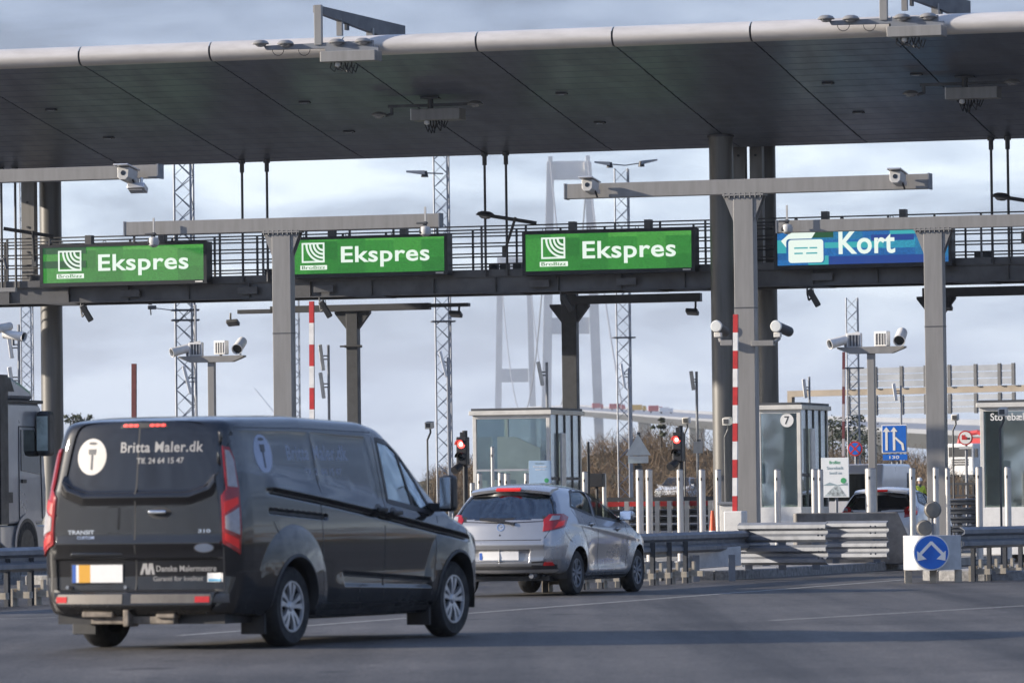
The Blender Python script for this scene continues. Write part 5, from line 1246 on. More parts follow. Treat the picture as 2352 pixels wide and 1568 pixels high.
for q in ((1518, 990, 322, .55, .8, 'dark evergreen tuft left of the right traffic light'),
          (1912, 1003, 322, 1.8, 1.1, 'dark evergreen clump right of the booth numbered seven'), (1950, 1010, 330, 2.2, 1.6, 'dark evergreen clump left of the right camera pole'), (1985, 1035, 325, 2.0, 1.5, 'low dark evergreen right of the no stopping sign'),
          (168, 972, 300, .9, .45, 'dark tree top above the left rear corner of the van'), (194, 972, 310, .7, .45, 'second small tree top above the left rear corner of the van')):
    tree(*q)
# far bits
o = thing('tower_crane', 'faint distant crane boom in the sky left of the middle post', 'crane', onD(640, 960, 3000), 0)
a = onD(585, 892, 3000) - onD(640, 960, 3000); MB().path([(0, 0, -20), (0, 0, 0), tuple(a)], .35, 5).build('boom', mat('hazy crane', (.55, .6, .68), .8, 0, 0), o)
# ================================================================== vehicles
def sdf_poly(x, z, poly):
    P = np.array(poly, float); n = len(P); d = np.full(x.shape, 1e9); ins = np.zeros(x.shape, bool)
    for i in range(n):
        a, b = P[i], P[(i + 1) % n]; e = b - a; wx, wz = x - a[0], z - a[1]
        t = np.clip((wx*e[0] + wz*e[1]) / (e @ e), 0, 1); d = np.minimum(d, np.hypot(wx - e[0]*t, wz - e[1]*t))
        c = (a[1] > z) != (b[1] > z)
        with np.errstate(divide='ignore', invalid='ignore'): xi = a[0] + (z - a[1]) * e[0] / np.where(e[1] == 0, 1e-9, e[1])
        ins ^= c & (x < xi)
    return np.where(ins, -d, d)
def sd_line(x, z, pts):
    d = np.full(x.shape, 1e9)
    for a, b in zip(pts[:-1], pts[1:]):
        e = (b[0]-a[0], b[1]-a[1]); t = np.clip(((x-a[0])*e[0] + (z-a[1])*e[1]) / (e[0]**2 + e[1]**2), 0, 1); d = np.minimum(d, np.hypot(x-a[0]-e[0]*t, z-a[1]-e[1]*t))
    return d
def sst(x, a, b): t = np.clip((x - a) / (b - a), 0, 1); return t*t*(3 - 2*t)
def catmull(pts, n, dens=None):
    P = np.array(pts, float); P = np.vstack([2*P[0]-P[1], P, 2*P[-1]-P[-2]]); out_ = []
    for i in range(1, len(P) - 2):
        for q in np.linspace(0, 1, 14, endpoint=False):
            t0 = P[i-1]; a, b, c, d = P[i-1], P[i], P[i+1], P[i+2]
            out_.append(.5*((2*b) + (-a + c)*q + (2*a - 5*b + 4*c - d)*q*q + (-a + 3*b - 3*c + d)*q**3))
    out_.append(P[-2]); Q = np.array(out_); s = np.concatenate([[0], np.cumsum(np.hypot(*np.diff(Q, axis=0).T))])
    u = np.linspace(0, s[-1], n)
    if dens:
        fs = np.linspace(0, s[-1], 4000); zz = np.interp(fs, s, Q[:, 1]); ww = np.interp(fs, s, Q[:, 0]); g = np.where((zz > dens[0]) & (zz < dens[1]) & (ww > .7), dens[2], 1.0); cg = np.cumsum(g); cg = (cg - cg[0]) / (cg[-1] - cg[0]); u = np.interp(np.linspace(0, 1, n), cg, fs)
    return np.stack([np.interp(u, s, Q[:, 0]), np.interp(u, s, Q[:, 1])], 1)
class Shell: pass
def car_shell(sp):
    n = sp['n']; xs = sp['xs']; H = sp['H']; belt = sp['belt']; base_prof = catmull(sp['prof'], n, sp.get('dens'))
    w0, z0 = base_prof[:, 0].clip(0), base_prof[:, 1]
    zr = np.interp(xs, *zip(*sp['top'])); ker = np.ones(sp.get('sm', 9)); ker /= ker.sum(); pad = len(ker)//2
    zr = np.convolve(np.pad(zr, pad, mode='edge'), ker, 'valid')
    V = np.zeros((len(xs), n, 3))
    lean = lambda z: np.interp(z, *zip(*sp['lean']))
    for i, x in enumerate(xs):
        b = min(belt, zr[i] - .12); z = np.where(z0 > b, b + (z0 - b) * (zr[i] - b) / (H - b), z0)
        zb = np.interp(x, *zip(*sp['bot'])); z = np.where(z0 < .5, zb + (z0 - z0.min()) * (.5 - zb) / (.5 - z0.min()), z)
        w = w0 * np.interp(x, *zip(*sp['plan']))
        R = sp['R']
        if x < R: w = np.minimum(w, w - (R - math.sqrt(max(0, R*R - (R - x)**2))) * np.clip(w / .5, 0, 1))
        k = max(0.0, 1 - x / sp['ld'])**1.6
        V[i, :, 0] = x + lean(z) * k; V[i, :, 1] = -w; V[i, :, 2] = z
    ncap = sp['ncap']; S_ = np.linspace(0, 1, ncap, endpoint=False)
    cap = np.zeros((ncap, n, 3)); cf = np.zeros((ncap, n, 3))
    for j, s in enumerate(S_):
        cap[j] = V[0]; cap[j, :, 1] *= s; cap[j, :, 0] -= sp['crown'] * (1 - s*s)
        cf[ncap-1-j] = V[-1]; cf[ncap-1-j, :, 1] *= s; cf[ncap-1-j, :, 0] += .1 * (1 - s*s)
    # displacement
    cap[:, :, 0] += sp['dr'](cap[:, :, 1], cap[:, :, 2])
    side = (V[:, :, 2] > .2) & (np.arange(n)[None, :] > n*.12) & (np.arange(n)[None, :] < n*.9)
    V[:, :, 1] -= sp['ds'](V[:, :, 0], V[:, :, 2]) * side
    G = np.concatenate([cap, V, cf]); m = len(G)
    # wheel arch: snap vertices to the circle, then drop faces inside
    arch = np.zeros((m, n), bool)
    for (cx, cz, r) in sp['arch']:
        dx, dz = G[:, :, 0] - cx, G[:, :, 2] - cz; d = np.hypot(dx, dz); sidev = np.zeros((m, n), bool); sidev[ncap:ncap+len(xs)] = True; sidev &= (np.arange(n)[None, :] > n*.10)
        near = sidev & (np.abs(d - r) < sp['cell']) & (d > 1e-6); k = r / np.where(d == 0, 1, d)
        G[:, :, 0] = np.where(near, cx + dx*k, G[:, :, 0]); G[:, :, 2] = np.where(near & (G[:, :, 2] > sp['zmin'] + .02), cz + dz*k, G[:, :, 2])
        arch |= sidev & (np.hypot(G[:, :, 0]-cx, G[:, :, 2]-cz) < r + 1e-4)
    A = np.stack([np.arange(m*n).reshape(m, n)[:-1, :-1], np.arange(m*n).reshape(m, n)[1:, :-1], np.arange(m*n).reshape(m, n)[1:, 1:], np.arange(m*n).reshape(m, n)[:-1, 1:]], -1)
    fin = arch[:-1, :-1] & arch[1:, :-1] & arch[1:, 1:] & arch[:-1, 1:]
    full = A.reshape(-1, 4)
    cen = (G[:-1, :-1] + G[1:, 1:]) / 2
    cut = fin.copy()
    ii = np.arange(m - 1)[:, None]; sidef = (ii >= ncap) & (ii < ncap + len(xs) - 1)
    for poly in sp['cut_side']: cut |= sidef & (sdf_poly(cen[:, :, 0], cen[:, :, 2], poly) < 0)
    for poly in sp.get('cut_rear', []): cut |= (sdf_poly(np.abs(cen[:, :, 1]), cen[:, :, 2], poly) < 0) & (cen[:, :, 0] < sp.get('rear_max', .6)) & ((ii < ncap) | (np.abs(cen[:, :, 1]) < sp.get('rear_w', .0)))
    for (xa, xb, ym, zmn) in sp.get('cut_top', []): cut |= sidef & (cen[:, :, 0] > xa) & (cen[:, :, 0] < xb) & (np.abs(cen[:, :, 1]) < ym) & (cen[:, :, 2] > zmn)
    keep = A[~cut].reshape(-1, 4)
    R3 = G.reshape(-1, 3); L3_ = R3 * np.array([1, -1, 1]); o = Shell()
    o.v = np.vstack([R3, L3_]); k = len(R3)
    o.f = np.vstack([keep, keep[:, ::-1] + k]); o.full = np.vstack([full, full[:, ::-1] + k])
    o.bvh = BVHTree.FromPolygons([tuple(p) for p in o.v], [tuple(q) for q in o.full]); return o
def shell_obj(sh, name, m_, parent):
    me = bpy.data.meshes.new(name); me.from_pydata(sh.v.tolist(), [], sh.f.tolist())
    b = bmesh.new(); b.from_mesh(me); bmesh.ops.remove_doubles(b, verts=b.verts, dist=2e-4)
    bmesh.ops.delete(b, geom=[f for f in b.faces if f.calc_area() < 1e-9], context='FACES'); bmesh.ops.recalc_face_normals(b, faces=b.faces); b.to_mesh(me); b.free()
    o = bpy.data.objects.new(name, me); COL.objects.link(o); me.materials.append(m_); o.parent = parent
    me.polygons.foreach_set('use_smooth', [True]*len(me.polygons)); me.set_sharp_from_angle(angle=R_(50)); return o
FR = {'side': (Vector((0, 0, 0)), Vector((1, 0, 0)), Vector((0, 1, 0))), 'left': (Vector((0, 0, 0)), Vector((1, 0, 0)), Vector((0, -1, 0))),
      'rear': (Vector((0, 0, 0)), Vector((0, -1, 0)), Vector((1, 0, 0)))}
def fill(poly, step):
    P = np.array(poly, float); n = len(P); pts = []; 
    for i in range(n):
        a, b = P[i], P[(i+1) % n]; k = max(1, int(np.hypot(*(b - a)) / step))
        pts += [a + (b - a)*q/k for q in range(k)]
    nb = len(pts); edges = [(i, (i+1) % nb) for i in range(nb)]
    mn, mxx = P.min(0), P.max(0); gx, gz = np.meshgrid(np.arange(mn[0] + step/2, mxx[0], step), np.arange(mn[1] + step/2, mxx[1], step)); gx, gz = gx.ravel(), gz.ravel()
    if len(gx): k = sdf_poly(gx, gz, poly) < -step*.4; pts += [np.array(q) for q in zip(gx[k], gz[k])]
    v, e, f, *_ = geometry.delaunay_2d_cdt([Vector((float(p[0]), float(p[1]))) for p in pts], edges, [], 1, 1e-6)
    return np.array([(p.x, p.y) for p in v]), [tuple(q) for q in f]
def conform(sh, frame, v2, f, lift, name, m_, parent, thick=.006, smooth=True):
    O, T, D = FR[frame] if isinstance(frame, str) else frame
    verts = []; ok = []
    for c, z in v2:
        c = float(c); c = c + .005 if abs(c) < .005 else c
        o = O + T*c + Vector((0, 0, float(z))) - D*3
        h = sh.bvh.ray_cast(o, D)
        for e_ in (.0015, -.0015, .004, -.004):
            if h[0] is None: h = sh.bvh.ray_cast(o + T*e_ + Vector((0, 0, e_*.3)), D)
        ok.append(h[0] is not None); verts.append((h[0] - D*lift) if h[0] is not None else Vector((0, 0, 0)))
    f = [q for q in f if all(ok[i] for i in q)]
    if not f: return None
    me = bpy.data.meshes.new(name); me.from_pydata([tuple(p) for p in verts], [], f); b = bmesh.new(); b.from_mesh(me)
    bmesh.ops.remove_doubles(b, verts=b.verts, dist=1e-5); bmesh.ops.delete(b, geom=[q for q in b.verts if not q.link_faces], context='VERTS')
    r = bmesh.ops.extrude_face_region(b, geom=list(b.faces)); vs_ = [q for q in r['geom'] if isinstance(q, bmesh.types.BMVert)]
    bmesh.ops.translate(b, verts=vs_, vec=D*(thick + lift)); bmesh.ops.recalc_face_normals(b, faces=b.faces); b.to_mesh(me); b.free()
    return link(name, me, m_, parent, smooth=smooth)
def patch(sh, frame, poly, name, m_, parent, lift=.004, step=.05, thick=.006, smooth=True):
    v, f = fill(poly, step); return conform(sh, frame, v, f, lift, name, m_, parent, thick, smooth)
def seal(sh, frame, poly, w, m_, parent, lift=.003):
    P = []; n = len(poly)
    for i in range(n):
        a, b = np.array(poly[i], float), np.array(poly[(i+1) % n], float); k = max(2, int(np.hypot(*(b - a))/.05)); P += [a + (b - a)*q/k for q in range(k)]
    m = len(P); v = []
    for i in range(m):
        d = P[(i+1) % m] - P[i-1]; d /= np.hypot(*d); nn = np.array([-d[1], d[0]])*w/2; v += [P[i] + nn, P[i] - nn]
    f = [(2*i, 2*i+1, 2*((i+1) % m)+1, 2*((i+1) % m)) for i in range(m)]
    return conform(sh, frame, v, f, lift, 'window_seal', m_, parent, .006)
def strip(pts, w):
    P = [np.array(p, float) for p in pts]; A, B = [], []
    for i, p in enumerate(P):
        d = P[min(i+1, len(P)-1)] - P[max(i-1, 0)]; d /= np.hypot(*d); nrm = np.array([-d[1], d[0]])*w/2; A.append(p + nrm); B.append(p - nrm)
    return [tuple(p) for p in A + B[::-1]]
def seam(sh, frame, pts, parent, w=.009, name='door_gap', m_=None): return patch(sh, frame, strip(pts, w), name, m_ or M_BLACK, parent, .0015, .06, .004)
def ptext(sh, frame, s, x0, x1, z0, z1, m_, parent, bold=.015, name='lettering', **k):
    v, f = textfit(s, x0, x1, z0, z1, bold, **k); return conform(sh, frame, v, f, .003, name, m_, parent, .003, False)
def ell(cx, cz, rx, rz, n=32, a0=0): return [(cx + rx*math.cos(2*math.pi*i/n + a0), cz + rz*math.sin(2*math.pi*i/n + a0)) for i in range(n)]
def wheel(parent, x, y, R, w, rimR, sgn, nsp=10, m_rim=None, spw=.03):
    m_rim = m_rim or M_ALU
    Mx = Matrix.Translation((x, y, R)) @ Matrix.Rotation(R_(90) * sgn, 4, 'X')     # local z -> outward (sgn=+1: towards -y)
    h = w/2
    pr = [(rimR*.97, -h*.8), (rimR, -h*.95), (R*.9, -h), (R*.985, -h*.72), (R, -h*.3), (R, h*.3), (R*.985, h*.72), (R*.9, h), (rimR*1.02, h*.93), (rimR*.985, h*.78)]
    tyre = MB().lathe(pr, 40, Mx).build('wheel', M_RUBBER, parent)
    g = MB()
    for q in (-.5, 0, .5): g.lathe([(R*1.0005, h*(q*.6) - .006), (R*1.0015, h*q*.6), (R*1.0005, h*(q*.6) + .006)], 40, Mx)
    MB().lathe([(rimR*.98, h*.8), (rimR*.95, h*.84), (rimR*.9, h*.62), (rimR*.87, h*.2), (.02, h*.1)], 40, Mx).build('rim_barrel', M_BLACK, tyre)
    rim = MB()
    rim.lathe([(rimR*1.0, h*.80), (rimR*.99, h*.93), (rimR*.92, h*.93), (rimR*.90, h*.70)], 40, Mx)
    for i in range(nsp):
        a = 2*math.pi*(i//2*2 + (.72 if i % 2 else 0))/nsp; c, s_ = math.cos(a), math.sin(a)
        q = []
        for rr, ww, zz in ((rimR*.16, spw*.9, h*.74), (rimR*.55, spw*.75, h*.86), (rimR*.92, spw*1.35, h*.84)):
            for sg in (-1, 1): q.append(Mx @ Vector((rr*c - sg*ww*s_, rr*s_ + sg*ww*c, zz)))
        q2 = [p + (Mx.to_3x3() @ Vector((0, 0, -.03))) for p in q]
        rim.add(q + q2, [(0, 1, 3, 2), (2, 3, 5, 4), (0, 2, 8, 6), (2, 4, 10, 8), (1, 7, 9, 3), (3, 9, 11, 5)])
    rim.build('rim', m_rim, tyre)
    MB().lathe([(.001, h*.9), (rimR*.16, h*.87), (rimR*.2, h*.74)], 20, Mx).build('hub_cap', m_rim, tyre)
    return tyre
# ------------------------------------------------------------------ the van
M_VAN = mat('van dark metallic paint', (.006, .0062, .008), .3, 0, .08, 1.2, coat=1.2, spec=.05)
M_VWRAP = mat('van panel wrap', (.007, .008, .012), .3, 0, .06, 2, coat=1.35, spec=.05)
def road_film(m, zt, zb, amt):
    t = m.node_tree; n = t.nodes; l = t.links; b = n['Principled BSDF']; tcn = n.new('ShaderNodeTexCoord'); sp = n.new('ShaderNodeSeparateXYZ'); l.new(tcn.outputs['Object'], sp.inputs[0])
    mr = n.new('ShaderNodeMapRange'); mr.inputs[1].default_value = zt; mr.inputs[2].default_value = zb; mr.inputs[3].default_value = .06; mr.inputs[4].default_value = 1; l.new(sp.outputs['Z'], mr.inputs[0])
    nz = n.new('ShaderNodeTexNoise'); nz.inputs['Scale'].default_value = 7; nz.inputs['Detail'].default_value = 8; nz.inputs['Roughness'].default_value = .7; l.new(tcn.outputs['Object'], nz.inputs['Vector'])
    r = n.new('ShaderNodeMapRange'); r.inputs[1].default_value = .35; r.inputs[2].default_value = .7; r.inputs[3].default_value = .25; r.inputs[4].default_value = 1.1; l.new(nz.outputs['Fac'], r.inputs[0])
    mu = n.new('ShaderNodeMath'); mu.operation = 'MULTIPLY'; l.new(mr.outputs[0], mu.inputs[0]); l.new(r.outputs[0], mu.inputs[1])
    m2 = n.new('ShaderNodeMath'); m2.operation = 'MULTIPLY'; m2.inputs[1].default_value = amt; l.new(mu.outputs[0], m2.inputs[0])
    src = b.inputs['Base Color'].links[0].from_socket; mx = n.new('ShaderNodeMix'); mx.data_type = 'RGBA'; l.new(m2.outputs[0], mx.inputs[0]); l.new(src, mx.inputs[6]); mx.inputs[7].default_value = (.10, .088, .074, 1); l.new(mx.outputs[2], b.inputs['Base Color'])
    iv = n.new('ShaderNodeMath'); iv.operation = 'SUBTRACT'; iv.inputs[0].default_value = 1; l.new(m2.outputs[0], iv.inputs[1]); l.new(iv.outputs[0], b.inputs['Coat Weight'])
road_film(M_VAN, .8, .22, .22)
M_TRIM = mat('unpainted bumper plastic', (.03, .03, .032), .55, 0, .2, 6)
M_SIL = mat('silver bumper step', (.16, .145, .13), .4, .4, .2, 6)
M_LET = mat('van lettering', (.34, .33, .32), .45, 0, .04, 9); M_LETS = mat('shaded side lettering', (.22, .25, .32), .35, 0, .04, 9)  # side copy darker and bluer: the flank's shade is painted into its colour
M_LOGO = mat('cream logo disc', (.58, .55, .50), .4, 0, .05, 7); M_LOGOS = mat('shaded logo disc', (.33, .38, .50), .35, 0, .05, 7)  # side disc has the flank's shade and sky tint in its colour
M_PW = mat('plate white', (.75, .74, .72), .4, 0, .03, 9); M_PY = mat('plate yellow', (.65, .33, .03), .45, 0, .03, 9); M_PB = mat('plate blue', (.02, .1, .42), .45, 0, .03, 9)
M_LENSW = mat('clear lamp lens', (.36, .33, .33), .15, .1, .1, 25, coat=.6); M_REFL = mat('red reflector', (.55, .03, .03), .2, 0, .12, 40)
M_BRAKE = emit('brake lamp', (1, .04, .03), 2.6); M_TAILG = emit('tail lamp glow', (1, .05, .04), .10, (.35, .008, .008))
M_BRK2 = emit('hatch brake lamp', (1, .05, .04), .22, (.4, .01, .01))
M_CGLASS = glass('vehicle glass', (.86, .94, .92), .4, .03, .2); M_DGLASS = glass('tinted vehicle glass', (.30, .34, .33), .45)
M_SEAT = mat('seat fabric', (.03, .031, .034), .8, 0, .1)
th = .4236; a_ = Vector((math.sin(th), math.cos(th), 0)); b_ = Vector((math.cos(th), -math.sin(th), 0))
root = Vector((-1.917, 48.884, 0)) - a_*1.06 - b_*.955
van = thing('van', 'dark grey panel van with white painter lettering on its rear doors', 'van', root, math.pi/2 - th)
WA = [(1.06, .345), (4.36, .345)]
groove = [(.60, 1.45), (.76, 1.345), (1.75, 1.245), (2.9, 1.115), (4.7, .895)]
def gz_(x): return np.interp(x, [p[0] for p in groove[1:]], [p[1] for p in groove[1:]])
VP1 = [(.20, 1.50), (1.61, 1.42), (1.60, 1.835), (.22, 1.845)]; VP2 = [(1.67, 1.415), (2.80, 1.26), (2.74, 1.80), (1.66, 1.835)]
VWIN = [(2.98, 1.24), (3.90, 1.13), (3.72, 1.42), (3.45, 1.66), (3.28, 1.755), (2.97, 1.79)]
def van_side(x, z):
    D = np.zeros_like(x)
    for p in (VP1, VP2): D -= .009 * sst(-sdf_poly(x, z, p), -.006, .012)
    h = z - gz_(x); on_ = sst(x, .6, .8) * (1 - sst(x, 4.5, 4.75))
    D += on_ * np.where(h > 0, .032 * np.clip(1 - h/.15, 0, 1)**1.1 * sst(h, -.004, .022), 0)
    D -= on_ * .022 * np.exp(-((h + .018)/.018)**2)
    D -= .035 * sst(.030 - sd_line(x, z, [(.66, 1.165), (1.72, 1.105)]), 0, .02)
    ch = [(2.02, .635), (3.78, .55), (3.80, .455), (2.06, .50)]
    D -= .024 * sst(-sdf_poly(x, z, ch), -.004, .03)
    D += .02 * np.exp(-((z - .47)/.12)**2) * sst(x, 1.7, 2.0) * (1 - sst(x, 3.75, 3.95))
    D -= .02 * (1 - sst(z, .28, .36)) * sst(x, 1.5, 1.7) * (1 - sst(x, 3.8, 4.0))
    for cx, cz in WA:
        r = np.hypot(x - cx, z - cz); up = sst(z, .18, .4)
        D += up * (.045 * np.clip((.70 - r)/.26, 0, 1)**.8 * sst(.72 - r, 0, .03))
        D -= .0
    D -= .03 * (1 - sst(x, .05, .35)) * sst(z, 1.0, 1.5)
    return D
def van_rear(y, z):
    D = np.zeros_like(y); ay = np.abs(y)
    U = [(-.80, 2.2), (-.76, 1.52), (-.66, 1.38), (-.5, 1.325), (.5, 1.325), (.66, 1.38), (.76, 1.52), (.80, 2.2)]
    s = sdf_poly(y, z, U)
    D += .018 * sst(-s, -.004, .03)                      # window area set in
    D -= .02 * np.exp(-((s - .03)/.035)**2)              # ledge catching the light under it
    D -= .014 * np.exp(-((z - .90)/.05)**2)
    D += .02 * sst(.78 - z, 0, .02) * (1 - sst(.50 - z, 0, .02)) * (ay < .84)
    D += .035 * sst(-sdf_poly(y, z, [(.09, .52), (.70, .52), (.70, .765), (.62, .80), (.16, .80), (.09, .765)]), 0, .02)
    D -= .075 * sst(.505 - z, 0, .018) * sst(z, .30, .38)
    D += .05 * sst(.30 - z, 0, .05)
    return D
xs = np.unique(np.concatenate([np.linspace(0, .14, 16), np.arange(.14, 5.0, .0125), np.linspace(5.0, 5.3, 16)]))
van_sp = dict(n=330, dens=(.42, 1.5, 2.6), xs=xs, H=1.985, belt=1.10, sm=13, zmin=.2,
    prof=[(0, .23), (.5, .23), (.84, .235), (.91, .29), (.955, .45), (.978, .75), (.978, 1.0), (.955, 1.25), (.912, 1.5), (.862, 1.76), (.832, 1.87), (.785, 1.937), (.69, 1.966), (.5, 1.98), (.25, 1.984), (0, 1.985)],
    top=[(0, 1.945), (.12, 1.965), (.4, 1.985), (1.5, 2.0), (2.8, 1.965), (3.1, 1.92), (3.5, 1.72), (4.0, 1.38), (4.28, 1.18), (4.6, 1.1), (5.0, .98), (5.2, .86), (5.3, .74)],
    bot=[(0, .30), (.6, .26), (1.5, .22), (4.0, .22), (5.3, .24)],
    plan=[(0, .955), (.3, .985), (.8, 1), (4.2, 1), (4.6, .985), (4.9, .94), (5.1, .86), (5.3, .72)], R=.14, ld=1.2, crown=.05, ncap=110,
    lean=[(.2, .10), (.33, .03), (.5, .05), (.62, .06), (1.0, .06), (1.35, .075), (1.7, .12), (1.85, .145), (1.94, .165), (1.97, .2), (1.99, .26)],
    ds=van_side, dr=van_rear, arch=[(cx, cz, .425) for cx, cz in WA], cell=.016, cut_side=[VWIN], cut_top=[(3.45, 4.2, .70, 1.2)])
vsh = car_shell(van_sp); vb = shell_obj(vsh, 'body', M_VAN, van)
for poly, fr in ((VWIN, 'side'), (VWIN, 'left')):
    patch(vsh, fr, poly, 'side_window', M_CGLASS, van, -.004, .08, .003)
loopw = lambda poly: [tuple(p) for p in poly] + [tuple(poly[0])]
seal(vsh, 'side', VWIN, .045, M_BLACK, van)
patch(vsh, 'side', strip([(3.50, 1.19), (3.40, 1.66)], .035), 'quarter_bar', M_BLACK, van, .004, .06)
# windscreen
MB().add([(3.40, -.68, 1.78), (3.40, .68, 1.78), (4.24, .74, 1.18), (4.24, -.74, 1.18)], [(0, 1, 2, 3)]).build('windscreen', M_CGLASS, van, smooth=False)
# interior: bulkhead, seats, dashboard
MB().bb(2.84, 2.88, -.80, .80, .3, 1.85).build('bulkhead', M_INTD, van, smooth=False)
for y in (-.48, .48):
    MB().bb(2.98, 3.16, y - .24, y + .24, .7, 1.30).bb(3.16, 3.6, y - .24, y + .24, .7, .86).build('seat', M_SEAT, van, bev=.05); MB().bb(3.0, 3.1, y - .13, y + .13, 1.33, 1.54).build('headrest', M_SEAT, van, bev=.04)
MB().bb(3.85, 4.3, -.78, .78, .8, 1.12).build('dashboard', M_BLACK, van, bev=.05)
# side wrap panels, seams
patch(vsh, 'side', VP1, 'side_panel', M_VWRAP, van, .002, .06); patch(vsh, 'side', VP2, 'side_panel', M_VWRAP, van, .002, .06)
for pts in ([(1.635, 1.88), (1.635, 1.2), (1.64, .36)], [(2.885, 1.86), (2.89, 1.2), (2.86, .34)], [(3.96, 1.1), (3.93, .85), (3.80, .34)], [(1.64, .36), (3.80, .335)], [(.30, 1.88), (1.6, 1.875), (2.9, 1.85)], [(.70, 1.075), (.78, .98)]): seam(vsh, 'side', pts, van)
patch(vsh, 'side', strip(groove[1:], .022), 'belt_groove_shade', M_BLACK, van, .003, .011, .004)  # black strip paints the shade inside the belt groove
patch(vsh, 'side', strip([(.66, 1.166), (1.72, 1.106)], .030), 'sliding_rail', M_BLACK, van, .003, .01)
patch(vsh, 'side', strip([(2.05, .60), (3.78, .515)], .02), 'lower_groove_shade', M_BLACK, van, .003, .01)  # shade of the lower channel laid in as a black strip
patch(vsh, 'side', [(1.50, .235), (3.92, .235), (3.92, .30), (1.50, .30)], 'sill_trim', M_TRIM, van, .004, .06)
# rear side bumper corner & mudflaps
patch(vsh, 'side', [(.12, .32), (.60, .28), (.63, .52), (.60, .66), (.12, .66)], 'bumper_corner', M_VAN, van, .012, .05, .02)
for q in WA:
    m = MB(); n = 26; A = np.linspace(-.1, math.pi + .1, n); pr = []
    def arc_y(a, r):
        x_, z_ = q[0] + r*math.cos(a), q[1] + r*math.sin(a); h = vsh.bvh.ray_cast(Vector((x_, -3, z_)), Vector((0, 1, 0))); return Vector((x_, h[0].y if h[0] is not None else -.95, z_))
    V_ = []
    for a in A:
        p = arc_y(a, .452); V_ += [p + Vector((0, -.004, 0)), Vector((q[0] + .425*math.cos(a), p.y - .012, q[1] + .425*math.sin(a))), Vector((q[0] + .41*math.cos(a), p.y + .06, q[1] + .41*math.sin(a)))]
    m.add(V_, [(3*i+j, 3*i+3+j, 3*i+4+j, 3*i+1+j) for i in range(n-1) for j in range(2)]).build('arch_lip', M_TRIM, van)
    for sg in (1, -1):
        m = MB(); V_ = []
        for a in np.linspace(-.2, math.pi + .2, 20):
            for y in (.97, .60): V_.append((q[0] + .43*math.cos(a), -sg*y, q[1] + .43*math.sin(a)))
        m.add(V_, [(2*i, 2*i+1, 2*i+3, 2*i+2) for i in range(19)]); b0 = len(m.v)
        m.add([(q[0] + .44*math.cos(a), -sg*.6, q[1] + .44*math.sin(a)) for a in np.linspace(-.3, math.pi + .3, 20)], [tuple(range(20))])
        m.build('wheel_arch', M_BLACK, van)
        wheel(van, q[0], -sg*.862, .345, .215, .222, sg, 10, None, .021)
    MB().bb(q[0] - .47, q[0] - .44, -.93, -.70, .12, .40).build('mudflap', M_TRIM, van, smooth=False, bev=.006); MB().bb(q[0] - .47, q[0] - .44, .70, .93, .12, .40).build('mudflap', M_TRIM, van, smooth=False, bev=.006)
MB().tube((1.06, -.8, .33), (1.06, .8, .33), .06, 12).bb(.9, 4.4, -.5, .5, .24, .3).build('axle', M_BLACK, van)
# mirror
m = MB().bb(3.86, 4.02, -1.18, -1.05, 1.14, 1.47); m.build('mirror', M_BLACK, van, bev=.04)
MB().bb(3.853, 3.859, -1.168, -1.062, 1.17, 1.45).build('mirror_glass', M_CHROME, van, smooth=False); MB().bb(3.88, 3.98, -1.06, -.88, 1.14, 1.22).build('mirror_arm', M_BLACK, van, bev=.01)
# handles on the side
for x, z in ((2.76, 1.165), (3.06, 1.135)):
    h = vsh.bvh.ray_cast(Vector((x, -3, z)), Vector((0, 1, 0)))[0]
    d_ = MB().box((x, h.y - .025, z), (.20, .03, .042)).build('door_handle', M_BLACK, van, bev=.012); patch(vsh, 'side', ell(x - .02, z - .01, .09, .06, 18), 'handle_recess', M_BLACK, van, .002, .04)
# rear doors
seam(vsh, 'rear', [(0, 1.93), (0, 1.2), (0, .5)], van, .013); seam(vsh, 'rear', [(-.84, 1.80), (-.835, 1.2), (-.84, .5)], van, .012); seam(vsh, 'rear', [(.80, 1.86), (.81, 1.3), (.82, .5)], van, .012)
seam(vsh, 'rear', [(-.82, .775), (-.1, .775)], van, .012); seam(vsh, 'rear', [(.02, .775), (.82, .775)], van, .016); seam(vsh, 'rear', [(-.84, .503), (.84, .503)], van, .018)
seam(vsh, 'rear', [(-.72, 1.44), (-.62, 1.375), (-.48, 1.335), (.48, 1.335), (.62, 1.375), (.76, 1.50)], van, .008, 'window_crease_shade')  # thin black line paints shade along the crease under the window area
patch(vsh, 'rear', ell(-.455, 1.645, .145, .155), 'logo_disc', M_LOGO, van, .003, .05)
def brush(frame, cx, cz, k, m_):
    patch(vsh, frame, strip([(cx, cz - .10*k), (cx, cz + .03*k)], .016*k), 'logo_brush', m_, van, .0065, .04); patch(vsh, frame, [(cx - .032*k, cz + .03*k), (cx + .032*k, cz + .03*k), (cx + .038*k, cz + .075*k), (cx - .038*k, cz + .075*k)], 'logo_brush', m_, van, .0065, .04)
    patch(vsh, frame, ell(cx, cz + .125*k, .04*k, .012*k, 16), 'logo_mark', m_, van, .0065, .03)
brush('rear', -.455, 1.635, 1, M_DSTEEL)
ptext(vsh, 'rear', 'Britta Maler.dk', -.17, .60, 1.675, 1.765, M_LET, van, .016, space=1.08); ptext(vsh, 'rear', 'Tlf. 24 64 15 47', -.01, .43, 1.58, 1.63, M_LET, van, .012)
ptext(vsh, 'rear', 'TRANSIT', -.665, -.40, .985, 1.02, M_CHROME, van, .02, 'badge'); ptext(vsh, 'rear', 'CUSTOM', -.57, -.40, .945, .97, M_CHROME, van, .015, 'badge'); ptext(vsh, 'rear', '310', .59, .70, .99, 1.02, M_CHROME, van, .02, 'badge')
